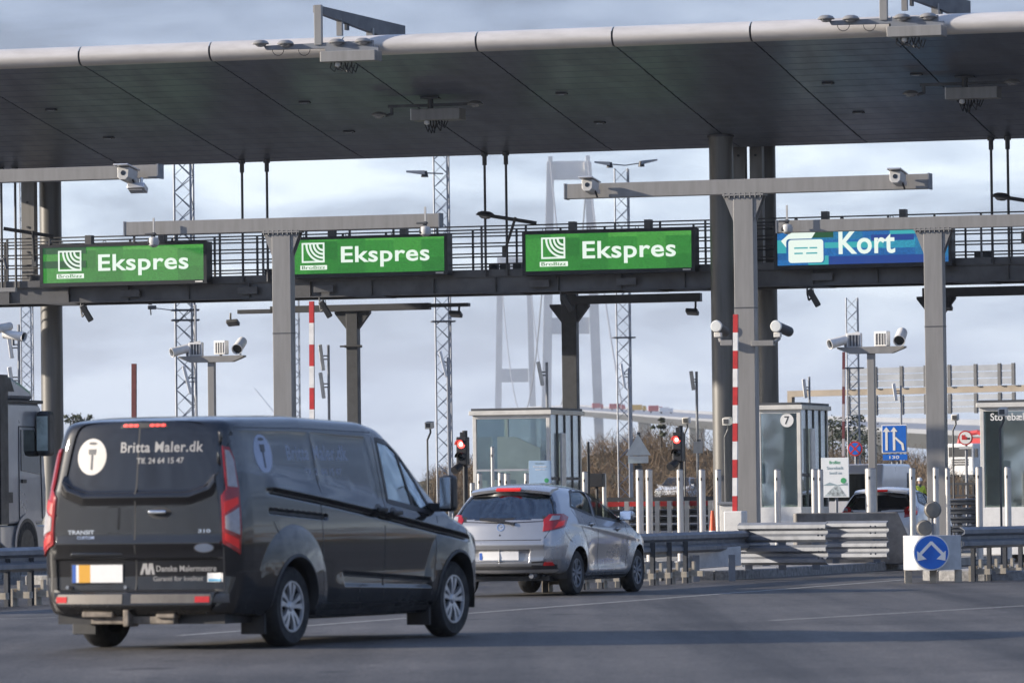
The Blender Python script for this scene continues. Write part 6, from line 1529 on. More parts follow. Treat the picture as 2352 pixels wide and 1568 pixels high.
patch(vsh, 'rear', ell(.645, .862, .092, .040), 'oval_badge', M_CHROME, van, .006, .03); patch(vsh, 'rear', ell(.645, .862, .082, .032), 'badge_face', mat('badge pale blue', (.3, .36, .48), .2, .6, 0), van, .008, .03)
ptext(vsh, 'rear', 'Danske Malermestre', .19, .74, .665, .715, M_LET, van, .006); ptext(vsh, 'rear', 'Garanti for kvalitet', .16, .62, .585, .625, mat('grey lettering', (.25, .24, .23), .5, 0, 0), van, .006)
for p in ([(.035, .64), (.06, .64), (.09, .735), (.065, .735)], [(.075, .735), (.10, .735), (.115, .64), (.09, .64)], [(.105, .64), (.13, .64), (.145, .735), (.12, .735)], [(.13, .735), (.155, .735), (.175, .64), (.15, .64)]): patch(vsh, 'rear', p, 'guild_mark', M_LET, van, .003, .04)
patch(vsh, 'rear', [(.66, .575), (.805, .575), (.805, .65), (.66, .65)], 'sticker', M_PW, van, .003, .05); patch(vsh, 'rear', [(.67, .58), (.79, .58), (.79, .60), (.67, .60)], 'sticker_band', mat('sticker blue', (.05, .3, .5), .4, 0, 0), van, .005, .05)
ptext(vsh, 'rear', '365', .685, .785, .61, .64, M_DSTEEL, van, .02)
# number plate with its recess lamp bar
M_PLH = Vector((0, 0, 0))
h = vsh.bvh.ray_cast(Vector((-3, .37, .65)), Vector((1, 0, 0)))[0]
px_ = h.x - .012; y0, y1, z0, z1 = .615, .13, .575, .725
MB().bb(px_ - .004, px_ + .02, y1 - .012, y0 + .012, z0 - .01, z1 + .01).build('plate_holder', M_BLACK, van, smooth=False, bev=.004)
for (u0, u1, mm) in ((0, .075, M_PB), (.075 + .055, .36, M_PY), (.36, 1, M_PW), (.075, .13, M_PW)):
    MB().bb(px_ - .009, px_ - .005, y0 + (y1-y0)*u1, y0 + (y1-y0)*u0, z0, z1).build('number_plate', mm, van, smooth=False)
MB().bb(px_ - .02, px_ + .03, .12, .63, .79, .83).build('plate_lamp_bar', M_VAN, van, bev=.012)
for y in (.66, .1): MB().tube((px_ - .02, y, .535), (px_ + .01, y, .535), .016, 10).build('grip_bolt', M_CHROME, van)
# rear handle
h = vsh.bvh.ray_cast(Vector((-3, -.22, 1.16)), Vector((1, 0, 0)))[0]
patch(vsh, 'rear', ell(.235, 1.16, .11, .05, 24), 'handle_recess', M_BLACK, van, .002, .03); MB().box((h.x - .03, -.225, 1.168), (.035, .17, .035)).build('door_handle', M_CHROME, van, bev=.012)
for z in (1.80, 1.62): MB().box((h.x + .085 if z > 1.7 else h.x + .05, -.775, z), (.03, .03, .1)).build('hinge', M_VAN, van, bev=.01)
# bumper
patch(vsh, 'rear', [(-.78, .395), (-.08, .395), (-.08, .475), (-.78, .475)], 'bumper_step', M_SIL, van, .006, .06, .02); patch(vsh, 'rear', [(.0, .40), (.86, .40), (.86, .475), (.0, .475)], 'bumper_step', M_SIL, van, .006, .06, .02)
for a in ((-.735, -.63), (.60, .73)): patch(vsh, 'rear', [(a[0], .405), (a[1], .405), (a[1], .455), (a[0], .455)], 'reflector', M_REFL, van, .010, .06)
MB().bb(-.06, .12, .03, .09, .20, .42).build('tow_bar', mat('dirty tow bar', (.2, .17, .14), .7, .2, .3, 12), van, bev=.012)
MB().bb(.02, .30, -.36, .44, .22, .29).bb(-.01, .1, -.38, -.2, .27, .31).bb(-.03, .05, .2, .5, .28, .33).build('tow_frame', MATS['dirty tow bar'], van, smooth=False, bev=.01)
MB().tube((-.05, .06, .36), (-.05, .06, .43), .025, 12).build('tow_ball', M_DSTEEL, van)
MB().bb(.1, .9, -.8, .8, .22, .34).build('underbody', M_BLACK, van, smooth=False)
# lamps at the rear corners
def corner(sg, y, x): 
    o = Vector((x, -sg*y, 0)); return (o, Vector((1, -sg*1, 0)).normalized(), Vector((1, sg*1, 0)).normalized())
for sg in (1, -1):
    fr = corner(sg, .93, .0)
    L_o = [(-.045, .90), (.10, .80), (.115, 1.0), (.115, 1.35), (.09, 1.62), (.05, 1.71), (-.01, 1.72), (-.005, 1.36), (-.045, 1.30)]
    lo = patch(vsh, fr, L_o, 'tail_lamp', M_REDLENS, van, .016, .04, .02)
    c1 = [(.012, 1.38), (.10, 1.37), (.08, 1.60), (.045, 1.68), (.008, 1.69)]; c2 = [(-.025, 1.02), (.095, .97), (.098, 1.20), (-.025, 1.13)]
    patch(vsh, fr, c1, 'clear_lens', M_LENSW if sg > 0 else M_REDLENS, van, .021, .04); patch(vsh, fr, c2, 'clear_lens', M_LENSW, van, .021, .04)
    patch(vsh, fr, [(-.03, 1.15), (.095, 1.23), (.095, 1.29), (-.03, 1.25)], 'brake_lens', M_TAILG, van, .021, .04)
    patch(vsh, fr, [(-.03, .925), (.085, .85), (.085, .93), (-.03, .99)], 'brake_lens', M_TAILG, van, .021, .04)
# high brake lamp
for y0 in (-.135, .12):
    for i in range(3):
        c = y0 + .05*i; patch(vsh, 'rear', ell(c, 1.905, .022, .010, 12), 'brake_light', M_BRAKE, van, .012, .03)
patch(vsh, 'rear', [(-.19, 1.885), (.27, 1.885), (.24, 1.925), (-.16, 1.925)], 'brake_light_housing', M_BLACK, van, .006, .05)
# side lettering
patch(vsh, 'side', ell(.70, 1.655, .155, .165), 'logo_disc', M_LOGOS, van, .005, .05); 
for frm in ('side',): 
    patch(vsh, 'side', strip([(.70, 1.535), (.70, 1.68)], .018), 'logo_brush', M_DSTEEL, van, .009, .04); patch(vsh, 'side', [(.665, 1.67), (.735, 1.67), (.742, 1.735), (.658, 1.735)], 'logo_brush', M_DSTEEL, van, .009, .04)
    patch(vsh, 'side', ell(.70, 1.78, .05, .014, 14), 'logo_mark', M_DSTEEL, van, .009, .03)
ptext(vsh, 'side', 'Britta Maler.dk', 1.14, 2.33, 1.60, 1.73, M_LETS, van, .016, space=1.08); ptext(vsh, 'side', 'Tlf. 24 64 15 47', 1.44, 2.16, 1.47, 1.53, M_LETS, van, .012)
# ------------------------------------------------------------------ hatchback
def hatch(label, root, rz, paint, detail=True, grp=None, glassm=None):
    car = thing('car', label, 'car', root, rz, grp)
    WB = [(.66, .295), (3.15, .295)]
    RW = [(0, .985), (.60, 1.01), (.70, 1.05), (.64, 1.20), (.545, 1.335), (0, 1.35)]
    SW1 = [(.72, 1.165), (1.44, 1.045), (1.62, 1.345), (1.5, 1.372), (1.15, 1.375), (.98, 1.35)]
    SW2 = [(1.53, 1.03), (2.62, .945), (2.38, 1.13), (2.10, 1.285), (1.88, 1.35), (1.69, 1.365)]
    def ds(x, z):
        D = np.zeros_like(x)
        for cx, cz in WB:
            r = np.hypot(x - cx, z - cz); D += sst(z, .2, .35)*.03*np.clip((.5 - r)/.16, 0, 1)
        cr_ = np.interp(x, [.3, 1.2, 2.2, 3.0, 3.5], [.97, .90, .80, .73, .70]); h = z - cr_
        D += .014*np.exp(-(np.clip(h, 0, 1)/.12)**2)*np.exp(-(np.clip(-h, 0, 1)/.03)**2)*sst(x, .3, .6)*(1 - sst(x, 3.0, 3.4))
        D += .025*np.exp(-((z - .30)/.07)**2)*sst(x, 1.0, 1.2)*(1 - sst(x, 2.6, 2.85))
        D -= .02*np.exp(-((z - .50)/.16)**2)*sst(x, 1.05, 1.4)*(1 - sst(x, 2.4, 2.75))
        return D
    def dr(y, z):
        D = np.zeros_like(y); ay = np.abs(y)
        D += .012*sst(-sdf_poly(ay, z, RW), -.004, .02)
        D -= .03*sst(z, 1.355, 1.375)*(ay < .62)
        D -= .018*np.exp(-((z - .685)/.05)**2)
        D += .012*np.exp(-((z - .735)/.008)**2)*(ay < .56)
        D += .03*sst(-sdf_poly(ay, z, [(0, .44), (.40, .44), (.42, .60), (0, .60)]), -.002, .018)
        D -= .02*np.exp(-((z - .42)/.05)**2)
        return D
    st = .018 if detail else .05
    xs = np.unique(np.concatenate([np.linspace(0, .25, 20 if detail else 8), np.arange(.25, 3.7, st), np.linspace(3.7, 3.9, 12 if detail else 5)]))
    sp = dict(n=150 if detail else 60, xs=xs, H=1.475, belt=.95, sm=15 if detail else 5, zmin=.17,
        prof=[(0, .19), (.45, .19), (.70, .195), (.775, .24), (.822, .38), (.84, .55), (.842, .72), (.83, .86), (.795, .97), (.715, 1.17), (.635, 1.32), (.57, 1.39), (.46, 1.432), (.25, 1.464), (0, 1.475)],
        top=[(0, 1.40), (.15, 1.435), (.5, 1.47), (.9, 1.475), (1.3, 1.47), (1.8, 1.42), (2.1, 1.35), (2.5, 1.18), (2.9, .98), (3.05, .93), (3.5, .84), (3.75, .72), (3.9, .58)],
        bot=[(0, .30), (.5, .24), (1, .19), (3, .19), (3.9, .22)],
        plan=[(0, .955), (.3, .98), (.7, 1), (2.9, 1), (3.3, .97), (3.6, .9), (3.9, .7)], R=.2, ld=1.7, crown=.07, ncap=80 if detail else 24,
        lean=[(.19, .12), (.32, .04), (.48, .0), (.66, .0), (.80, .03), (.93, .07), (1.0, .115), (1.1, .20), (1.25, .33), (1.345, .42), (1.37, .40), (1.40, .42), (1.475, .62)],
        ds=ds, dr=dr, arch=[(cx, cz, .352) for cx, cz in WB], cell=.018 if detail else .05, cut_side=[SW1, SW2], cut_rear=[RW], rear_max=.55, rear_w=.72, cut_top=[(2.15, 2.85, .56, .98)])
    sh = car_shell(sp); shell_obj(sh, 'body', paint, car)
    gm = glassm or M_DGLASS
    for fr in ('side', 'left'):
        for w in (SW1, SW2): patch(sh, fr, w, 'side_window', gm, car, -.003, .08, .003)
    RWf = RW + [(-p[0], p[1]) for p in RW[::-1][1:-1]]
    patch(sh, 'rear', RWf, 'rear_window', gm, car, -.002, .08, .003)
    seal(sh, 'rear', RWf, .07 if detail else .1, M_BLACK, car)
    for w in (SW1, SW2): seal(sh, 'side', w, .035 if detail else .06, M_BLACK, car)
    MB().add([(2.12, -.56, 1.335), (2.12, .56, 1.335), (2.88, .66, .985), (2.88, -.66, .985)], [(0, 1, 2, 3)]).build('windscreen', M_CGLASS if detail else gm, car, smooth=False)
    for cx, cz in WB:
        for sg in (1, -1):
            m = MB(); V_ = []
            for a in np.linspace(-.2, math.pi + .2, 18):
                for y in (.80, .5): V_.append((cx + .356*math.cos(a), -sg*y, cz + .356*math.sin(a)))
            m.add(V_, [(2*i, 2*i+1, 2*i+3, 2*i+2) for i in range(17)]); m.add([(cx + .36*math.cos(a), -sg*.5, cz + .36*math.sin(a)) for a in np.linspace(-.3, math.pi + .3, 18)], [tuple(range(18))]); m.build('wheel_arch', M_BLACK, car)
            wheel(car, cx, -sg*.735, .295, .185, .19, sg, 9, M_GALV, .02)
    for y in (-.37, .37):
        MB().bb(1.75, 1.9, y - .22, y + .22, .5, 1.08).bb(1.9, 2.3, y - .22, y + .22, .45, .6).build('seat', M_SEAT, car, bev=.05); MB().bb(1.76, 1.84, y - .12, y + .12, 1.1, 1.27).build('headrest', M_SEAT, car, bev=.03)
    MB().bb(.95, 1.08, -.62, .62, .5, 1.0).build('rear_bench', M_SEAT, car, bev=.04)
    for y in (-.4, .4): MB().bb(.97, 1.05, y - .11, y + .11, 1.02, 1.15).build('headrest', M_SEAT, car, bev=.03)
    MB().bb(2.55, 2.9, -.6, .6, .6, .94).build('dashboard', M_BLACK, car, bev=.04); MB().bb(.2, 3.6, -.6, .6, .2, .26).build('underbody', M_BLACK, car, smooth=False)
    for sg in (1, -1):
        h = .0
        fr = corner(sg, .80, .03); L_ = [(-.16, .845), (.16, .90), (.30, 1.03), (.20, 1.075), (-.02, 1.07), (-.115, 1.0)]
        lo = patch(sh, fr, L_, 'tail_lamp', M_REDLENS, car, .012, .04, .016)
        patch(sh, fr, [(-.06, .985), (.08, 1.0), (.12, 1.05), (.0, 1.05)], 'clear_lens', M_LENSW, car, .016, .04)
        patch(sh, fr, [(-.03, .885), (.14, .925), (.20, .99), (.06, .97)], 'brake_lens', M_TAILG, car, .016, .04)
    sp_ = MB(); V_ = []
    for y in np.linspace(-.55, .55, 13):
        q = (y/.55)**2; V_ += [(p + .07*q, y, z - .045*q) for p, z in ((.32, 1.364), (.305, 1.400), (.42, 1.440), (.66, 1.458), (.66, 1.40), (.50, 1.37))]
    sp_.add(V_, [(6*i+j, 6*i+6+j, 6*i+6+(j+1) % 6, 6*i+(j+1) % 6) for i in range(12) for j in range(6)] + [tuple(range(6)), tuple(range(77, 71, -1))]).build('spoiler', paint, car)
    MB().prism([(.303, 1.368), (.293, 1.398), (.34, 1.42), (.36, 1.40)], -.17, .17).build('brake_light', M_BRK2 if detail else M_REDLENS, car, smooth=False, bev=.006)
    patch(sh, 'rear', [(-.80, .35), (.80, .35), (.74, .41), (.58, .46), (.44, .455), (-.44, .455), (-.58, .46), (-.74, .41)], 'lower_bumper', M_TRIM, car, .008, .06, .02)
    patch(sh, 'rear', [(-.29, .475), (.26, .475), (.26, .585), (-.29, .585)], 'number_plate', M_PW, car, .016, .06)
    patch(sh, 'rear', [(-.285, .48), (-.245, .48), (-.245, .58), (-.285, .58)], 'plate_band', M_PB, car, .018, .06)
    MB().bb(2.42, 2.60, -.99, -.82, .97, 1.10).build('mirror', paint, car, bev=.045); MB().box((2.405, -.905, 1.035), (.008, .15, .11), Matrix.Rotation(R_(12), 3, 'Y')).build('mirror_glass', M_CHROME, car, smooth=False); MB().bb(2.46, 2.56, -.83, -.76, .97, 1.01).build('mirror_arm', M_BLACK, car, bev=.01)
    MB().bb(2.42, 2.60, .82, .99, .97, 1.10).build('mirror', paint, car, bev=.045)
    if detail:
        for pts in ([(1.475, 1.03), (1.47, .6), (1.50, .27)], [(2.62, .92), (2.66, .6), (2.60, .30)], [(.70, 1.13), (.80, .95), (1.0, .74), (1.08, .5), (1.06, .42)], [(1.05, .285), (2.6, .275)], [(.20, .88), (.30, .78), (.45, .70)]): seam(sh, 'side', pts, car, .008)
        seam(sh, 'rear', [(-.66, .86), (-.60, .76), (-.55, .735), (.55, .735), (.60, .76), (.66, .86)], car, .009); seam(sh, 'rear', [(-.78, .62), (-.46, .605), (.46, .605)], car, .005)
        for x, z in ((1.22, .93), (2.24, .86)):
            hh = sh.bvh.ray_cast(Vector((x, -3, z)), Vector((0, 1, 0)))[0]; patch(sh, 'side', ell(x, z - .005, .06, .035, 18), 'handle_recess', M_DSTEEL, car, .002, .03); MB().box((x, hh.y - .02, z), (.17, .028, .03)).build('door_handle', paint, car, bev=.01)
        patch(sh, 'rear', ring_poly(0, .905, .040, .052), 'badge_ring', M_CHROME, car, .006, .03)
        patch(sh, 'rear', [(-.035, .92), (0, .90), (.035, .92), (.03, .925), (0, .908), (-.03, .925)], 'badge_wing', M_CHROME, car, .006, .03)
        patch(sh, 'rear', ell(0, .80, .012, .012, 12), 'lock', M_BLACK, car, .004, .03)
        patch(sh, 'rear', strip([(.16, .955), (-.02, .985), (-.32, 1.02)], .022), 'wiper', M_BLACK, car, .03, .05, .02); patch(sh, 'rear', ell(.165, .95, .028, .02, 14), 'wiper_pivot', M_BLACK, car, .035, .03)
        for a in ((-.72, -.58), (.58, .72)): patch(sh, 'rear', [(a[0], .40), (a[1], .40), (a[1] - .02, .445), (a[0] + .02, .445)], 'fog_lamp', M_REFL, car, .02, .06)
        MB().tube((.04, -.40, .265), (.2, -.40, .27), .032, 14).build('exhaust_pipe', M_GALV, car); MB().tube((.06, -.42, .28), (.3, -.42, .28), .05, 12).build('silencer', M_DSTEEL, car)
        patch(sh, 'side', [(1.02, .20), (2.79, .20), (2.79, .255), (1.02, .255)], 'sill_trim', M_TRIM, car, .003, .06)
    return car
def ring_poly(cx, cz, r0, r1, n=20):
    o_ = [(cx + r1*math.cos(a), cz + r1*math.sin(a)) for a in np.linspace(0, 2*math.pi*.985, n)]; i_ = [(cx + r0*math.cos(a), cz + r0*math.sin(a)) for a in np.linspace(0, 2*math.pi*.985, n)]
    return o_ + i_[::-1]
M_SILV = mat('silver car paint', (.39, .39, .40), .28, .6, .05, 1.5, coat=1.0); road_film(M_SILV, .6, .15, .5)
th = .3466; a_ = Vector((math.sin(th), math.cos(th), 0)); b_ = Vector((math.cos(th), -math.sin(th), 0))
hatch('silver five door hatchback with its brake light lit ahead of the van', Vector((.809, 74.733, 0)) - a_*.66 - b_*.81, math.pi/2 - th, M_SILV)
M_WCAR = mat('white car paint', (.62, .63, .68), .3, .1, .05, 1.5, coat=1.0)
M_SALOON = mat('dark red lamp band', (.25, .02, .02), .2)
p = onD(2024, 1150, 116); hatch('white car with a dark rear window waiting behind the concrete block', (p.x - .1, p.y, 0), math.pi/2 - PHI, M_WCAR, False, None, glass('dark privacy glass', (.05, .055, .06), .4))
p = onD(1538, 1150, 300); fc = thing('car', 'small white car far behind the bollards below the scrub', 'car', (p.x, p.y, ground_z(287) + .38), -.32); MW = mat('bright white paint', (.78, .78, .78), .35, 0, .03)
MB().bb(-.86, .86, 0, 4.0, .25, .80).build('body', MW, fc, smooth=False, bev=.12)
MB().add([(-.84, .02, .8), (.84, .02, .8), (.80, 1.05, 1.0), (-.80, 1.05, 1.0), (-.84, 1.05, .8), (.84, 1.05, .8)], [(0, 1, 2, 3), (0, 3, 4), (1, 5, 2)]).build('bonnet', MW, fc, smooth=False)
MB().add([(-.82, .95, .98), (.82, .95, .98), (.60, 1.75, 1.46), (-.60, 1.75, 1.46), (-.80, 3.9, .98), (.80, 3.9, .98), (.58, 3.3, 1.44), (-.58, 3.3, 1.44), (-.82, .95, .78), (.82, .95, .78), (.80, 3.9, .78), (-.80, 3.9, .78)], [(3, 2, 6, 7), (0, 1, 2, 3), (4, 7, 6, 5), (0, 3, 7, 4), (1, 5, 6, 2), (0, 4, 11, 8), (1, 9, 10, 5)]).build('cabin', MW, fc, smooth=False)
MB().add([(-.76, .955, 1.005), (.76, .955, 1.005), (.58, 1.68, 1.435), (-.58, 1.68, 1.435)], [(0, 1, 2, 3)]).build('windscreen', M_BLACK, fc, smooth=False, loc=(0, -.02, .02))
MB().add([(.815, 1.15, 1.0), (.80, 3.4, 1.0), (.62, 3.1, 1.38), (.63, 1.75, 1.40)], [(0, 1, 2, 3)]).build('side_window', M_BLACK, fc, smooth=False, loc=(.015, 0, .005))
for x in (-.62, .62): MB().bb(x - .16, x + .16, -.02, .1, .58, .74).build('headlight', M_LAMPW, fc, smooth=False); MB().bb(x*1.52 - .07, x*1.52 + .07, 1.1, 1.2, .95, 1.1).build('mirror', MW, fc, smooth=False)
MB().bb(-.5, .5, -.01, .05, .38, .54).build('grille', M_BLACK, fc, smooth=False)
for x in (-.72, .72):
    for y in (.75, 3.2): MB().tube((x - .1, y, .3), (x + .1, y, .3), .3, 18).build('wheel', M_RUBBER, fc)
# ------------------------------------------------------------------ articulated lorry at the left edge
M_TRK = mat('silver lorry paint', (.30, .305, .325), .3, .35, .08, 1.5, coat=.6); M_TRKD = mat('lorry dark plastic', (.03, .032, .036), .45, 0, .15, 5)
dT = 108.0; f0 = onD(112, 1200, dT)                 # right front corner of the cab on the ground
yawT = .30; aT = Vector((math.sin(yawT), math.cos(yawT), 0)); bT = Vector((math.cos(yawT), -math.sin(yawT), 0))
rT = Vector((f0.x, f0.y, 0)) - aT*2.3 - bT*1.25
tr = thing('lorry', 'silver articulated lorry cut off by the left edge of the picture', 'lorry', rT, math.pi/2 - yawT)
# local: x forward (0 = cab back, 2.3 = front), y left, side facing camera at y = -1.25
def trz(y): return zof(60, y, dT)
zc0, zc1 = .95, trz(926)
cabp = [(0, zc0), (2.05, zc0), (2.28, zc0 + .15), (2.3, 1.6), (2.22, 2.1), (2.05, zc1 - .1), (1.9, zc1), (0, zc1)]
MB().prism(cabp, -1.22, 1.22).build('cab', M_TRK, tr, smooth=False, bev=.06)
rf = [(0, zc1 + .05), (2.0, zc1 + .05), (1.9, zc1 + .22), (1.45, trz(884)), (.9, trz(868)), (0, trz(862))]
MB().prism(rf, -1.1, 1.1).build('roof_fairing', M_TRK, tr, smooth=False, bev=.08)
MB().prism([(.15, zc1 + .2), (.95, zc1 + .2), (.75, trz(872)), (.15, trz(872))], -1.125, -1.105).build('fairing_panel', M_TRKD, tr, smooth=False)
MB().bb(-.05, 2.1, -1.245, 1.245, zc1 - .02, zc1 + .045).build('roof_visor', M_TRKD, tr, smooth=False, bev=.015)
MB().prism([(1.0, 1.95), (1.92, 1.88), (1.86, 2.4), (1.65, 2.72), (1.0, 2.72)], -1.235, -1.222).build('side_window', M_GLASSD, tr, smooth=False)
MB().path([(.9, -1.226, 1.05), (.9, -1.226, 2.78), (1.7, -1.226, 2.78), (1.98, -1.226, 2.3), (2.05, -1.226, 1.05)], .01, 5).build('door_gap', M_BLACK, tr)
MB().bb(1.0, 1.2, -1.26, -1.222, 1.72, 1.79).build('door_handle', M_BLACK, tr, smooth=False, bev=.01); MB().bb(.35, .55, -1.24, -1.222, 1.35, 1.55).build('vent', M_BLACK, tr, smooth=False)
ym0, ym1 = trz(1048), trz(945)
MB().bb(1.72, 2.06, -1.50, -1.235, ym0, ym1).build('mirror', M_TRKD, tr, smooth=False, bev=.07); MB().bb(1.708, 1.716, -1.48, -1.26, ym0 + .1, ym1 - .1).build('mirror_glass', mat('painted mirror sky', (.48, .56, .52), .15, .1, .35, 3), tr, smooth=False)  # pale sky reflection painted into the mirror glass colour
for z in (ym0 + .12, ym1 - .12): MB().tube((1.95, -1.4, z), (1.95, -1.2, z), .03, 8).build('mirror_arm', M_TRKD, tr)
MB().prism([(.7, .35), (2.2, .35), (2.3, .5), (2.3, .93), (0, .93), (0, .6)], -1.2, 1.2).build('chassis_skirt', M_TRK, tr, smooth=False, bev=.03)
m = MB(); A = np.linspace(0, math.pi, 18); V_ = []
for a in A: V_ += [(1.25 + .62*math.cos(a), -1.24, .52 + .62*math.sin(a)), (1.25 + .54*math.cos(a), -1.24, .52 + .54*math.sin(a)), (1.25 + .54*math.cos(a), -1.0, .52 + .54*math.sin(a))]
m.add(V_, [(3*i+j, 3*i+3+j, 3*i+4+j, 3*i+1+j) for i in range(17) for j in range(2)]).build('mudguard', M_TRK, tr)
MB().tube((1.25, -1.241, .52), (1.25, -1.236, .52), .54, 24).build('wheel_arch', M_BLACK, tr)
for x in (1.25, -2.2):
    for sg in (1, -1): wheel(tr, x, -sg*1.09, .52, .32, .29, sg, 8, M_GALV, .03)
MB().bb(-4.0, .4, -.45, .45, .62, .88).build('frame_rail', M_BLACK, tr, smooth=False); MB().bb(-.75, -.15, -1.2, -.5, .45, .95).build('fuel_tank', M_GALV, tr, smooth=False, bev=.06)
MB().bb(-.42, -.02, -1.2, 1.2, 1.0, zc1 + .3).build('air_deflector', M_TRKD, tr, smooth=False, bev=.03)
MB().bb(-.1, .28, -1.268, -1.225, .95, zc1 + .5).build('gap_panel', M_TRKD, tr, smooth=False)  # dark panel standing for the black gap behind the cab
MB().bb(-14, -.75, -1.27, 1.27, 1.15, 3.6).build('trailer', mat('trailer curtain grey', (.62, .62, .62), .5, 0, .1, 1), tr, smooth=False, bev=.03)
for x in (-9.5, -10.9, -12.3):
    for sg in (1, -1): wheel(tr, x, -sg*1.09, .5, .36, .27, sg, 8, M_GALV, .03)
# ------------------------------------------------------------------ white lorry with red crane, far right
dW = 470; zg = ground_z(dW*.95); p = onD(2206, 1100, dW)
wl = thing('lorry', 'white lorry facing the camera far behind with a red crane on it', 'lorry', (p.x, p.y, zg), -.55)
MB().bb(-1.22, 1.22, 0, 2.2, .75, 2.95).build('cab', M_WHITE, wl, smooth=False, bev=.12); MB().bb(-1.05, 1.05, -.03, -.002, 1.85, 2.65).build('windscreen', M_BLACK, wl, smooth=False)
for z in (1.15, 1.35, 1.55): MB().bb(-.75, .75, -.04, -.002, z, z + .12).build('grille_bar', M_BLACK, wl, smooth=False)
MB().bb(-1.25, 1.25, -.12, .3, .35, .8).build('bumper', M_WHITE, wl, smooth=False, bev=.05)
for x in (-.95, .95): MB().bb(x - .18, x + .18, -.14, -.121, .52, .72).build('headlight', M_LAMPW, wl, smooth=False); MB().bb(x*1.5 - .1, x*1.5 + .1, .1, .3, 1.8, 2.5).build('mirror', M_BLACK, wl, smooth=False)
for x in (-1.0, 1.0): MB().tube((x - .15, 1.1, .5), (x + .15, 1.1, .5), .5, 20).build('wheel', M_RUBBER, wl)
MB().path([(-1.4, 2.6, 2.9), (-1.2, 2.6, 3.7), (.4, 2.6, 3.9), (1.2, 2.6, 3.5)], .2, 8).bb(-.9, .9, 2.3, 2.9, 2.9, 3.4).build('crane', M_RED, wl, smooth=False)
MB().bb(-1.22, 1.22, 2.4, 9, 1.0, 1.7).build('load_bed', M_DSTEEL, wl, smooth=False)
# pale van behind the white board
p = onD(1938, 1150, 128)
pv = thing('van', 'pale blue van mostly hidden behind the white information board', 'van', (p.x, p.y, 0), math.pi/2 - PHI)
MB().prism([(0, .3), (4.6, .3), (4.7, .8), (4.4, 1.05), (3.7, 1.2), (3.1, 1.9), (2.8, 2.02), (.1, 2.02), (0, 1.6)], -.9, .9).build('body', M_WCAR, pv, smooth=False, bev=.05)
MB().prism([(3.2, 1.2), (3.6, 1.2), (3.05, 1.82), (2.5, 1.82), (2.5, 1.2)], -.912, -.902).build('side_window', M_GLASSD, pv, smooth=False); MB().bb(-.012, -.001, -.7, .7, 1.2, 1.8).build('rear_window', M_GLASSD, pv, smooth=False)
for x in (.8, 3.8):
    for sg in (1, -1): wheel(pv, x, -sg*.8, .33, .2, .2, sg, 6, M_GALV)
for y in (-.82, .82): MB().bb(-.015, -.001, y - .06, y + .06, .8, 1.5).build('tail_lamp', M_REDLENS, pv, smooth=False)
# ------------------------------------------------------------------ road worker in a bright jacket
def skin(name, verts, edges, rad, m_, parent):
    me = bpy.data.meshes.new(name); me.from_pydata(verts, edges, []); o = bpy.data.objects.new(name, me); COL.objects.link(o)
    o.modifiers.new('s', 'SKIN'); sv = me.skin_vertices[0] if me.skin_vertices else None
    if sv is None:
        bm = bmesh.new(); bm.from_mesh(me); bm.verts.layers.skin.verify(); bm.to_mesh(me); bm.free(); sv = me.skin_vertices[0]
    for i, r in enumerate(rad): sv.data[i].radius = (r, r)
    sv.data[0].use_root = True
    mm = o.modifiers.new('d', 'SUBSURF'); mm.levels = 1; mm.render_levels = 1
    dg = bpy.context.evaluated_depsgraph_get(); me2 = bpy.data.meshes.new_from_object(o.evaluated_get(dg)); bpy.data.objects.remove(o)
    return link(name, me2, m_, parent)
dP = 260; zg = ground_z(dP*.95); p = onD(2112, 1100, dP)
pe = thing('person', 'road worker in a bright yellow jacket standing behind the right grey portal', 'person', (p.x, p.y, zg), .4)
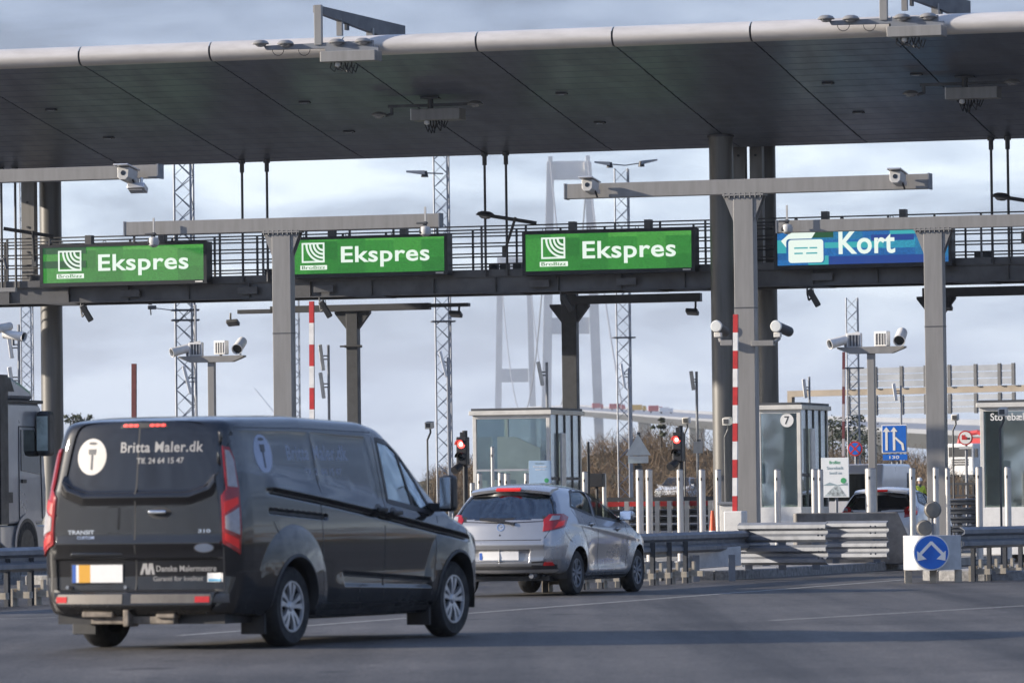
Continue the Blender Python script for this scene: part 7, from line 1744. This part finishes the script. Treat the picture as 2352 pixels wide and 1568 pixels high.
skin('body', [(0, 0, .93), (-.1, 0, .88), (-.11, .02, .48), (-.12, .0, .06), (-.12, -.14, .03), (.1, 0, .88), (.12, -.06, .48), (.13, .02, .06), (.13, -.12, .03), (0, .01, 1.2), (0, 0, 1.43), (0, -.01, 1.52), (0, -.02, 1.66), (0, -.01, 1.74)],
     [(0, 1), (1, 2), (2, 3), (3, 4), (0, 5), (5, 6), (6, 7), (7, 8), (0, 9), (9, 10), (10, 11), (11, 12), (12, 13)], [.14, .10, .075, .05, .04, .10, .075, .05, .04, .14, .12, .055, .095, .07], mat('dark work trousers', (.05, .055, .07), .8), pe)
skin('jacket', [(0, .0, .86), (0, .0, 1.15), (0, 0, 1.40), (-.2, 0, 1.40), (-.27, -.03, 1.14), (-.22, -.2, .95), (.2, 0, 1.40), (.28, 0, 1.14), (.27, -.08, .88)],
     [(0, 1), (1, 2), (2, 3), (3, 4), (4, 5), (2, 6), (6, 7), (7, 8)], [.19, .18, .16, .085, .07, .055, .085, .07, .055], mat('hi vis yellow', (.55, .62, .03), .6, 0, .08), pe)
MB().lathe([(.001, .14), (.09, .11), (.125, .02), (.13, -.01), (.15, -.015), (.12, -.02)], 18, Matrix.Translation((0, -.02, 1.70))).build('helmet', M_WHITE, pe)
MB().lathe([(.001, .03), (.075, .02), (.085, -.05), (.06, -.12), (.001, -.14)], 14, Matrix.Translation((0, -.045, 1.66))).build('face', mat('skin tone', (.45, .28, .2), .6), pe)
# ================================================================== air: pale haze over the strait
hm = bpy.data.materials.new('haze'); hm.use_nodes = True; t_ = hm.node_tree; t_.nodes.clear()
ho = t_.nodes.new('ShaderNodeOutputMaterial'); hv = t_.nodes.new('ShaderNodeVolumePrincipled'); hv.inputs['Color'].default_value = (.86, .9, .96, 1); hv.inputs['Density'].default_value = HAZE; hv.inputs['Anisotropy'].default_value = .3
t_.links.new(hv.outputs[0], ho.inputs['Volume'])
hz = MB().bb(-9000, 9000, -4000, 13000, -1.6, 330).build('haze', hm, smooth=False); hz['kind'] = 'stuff'
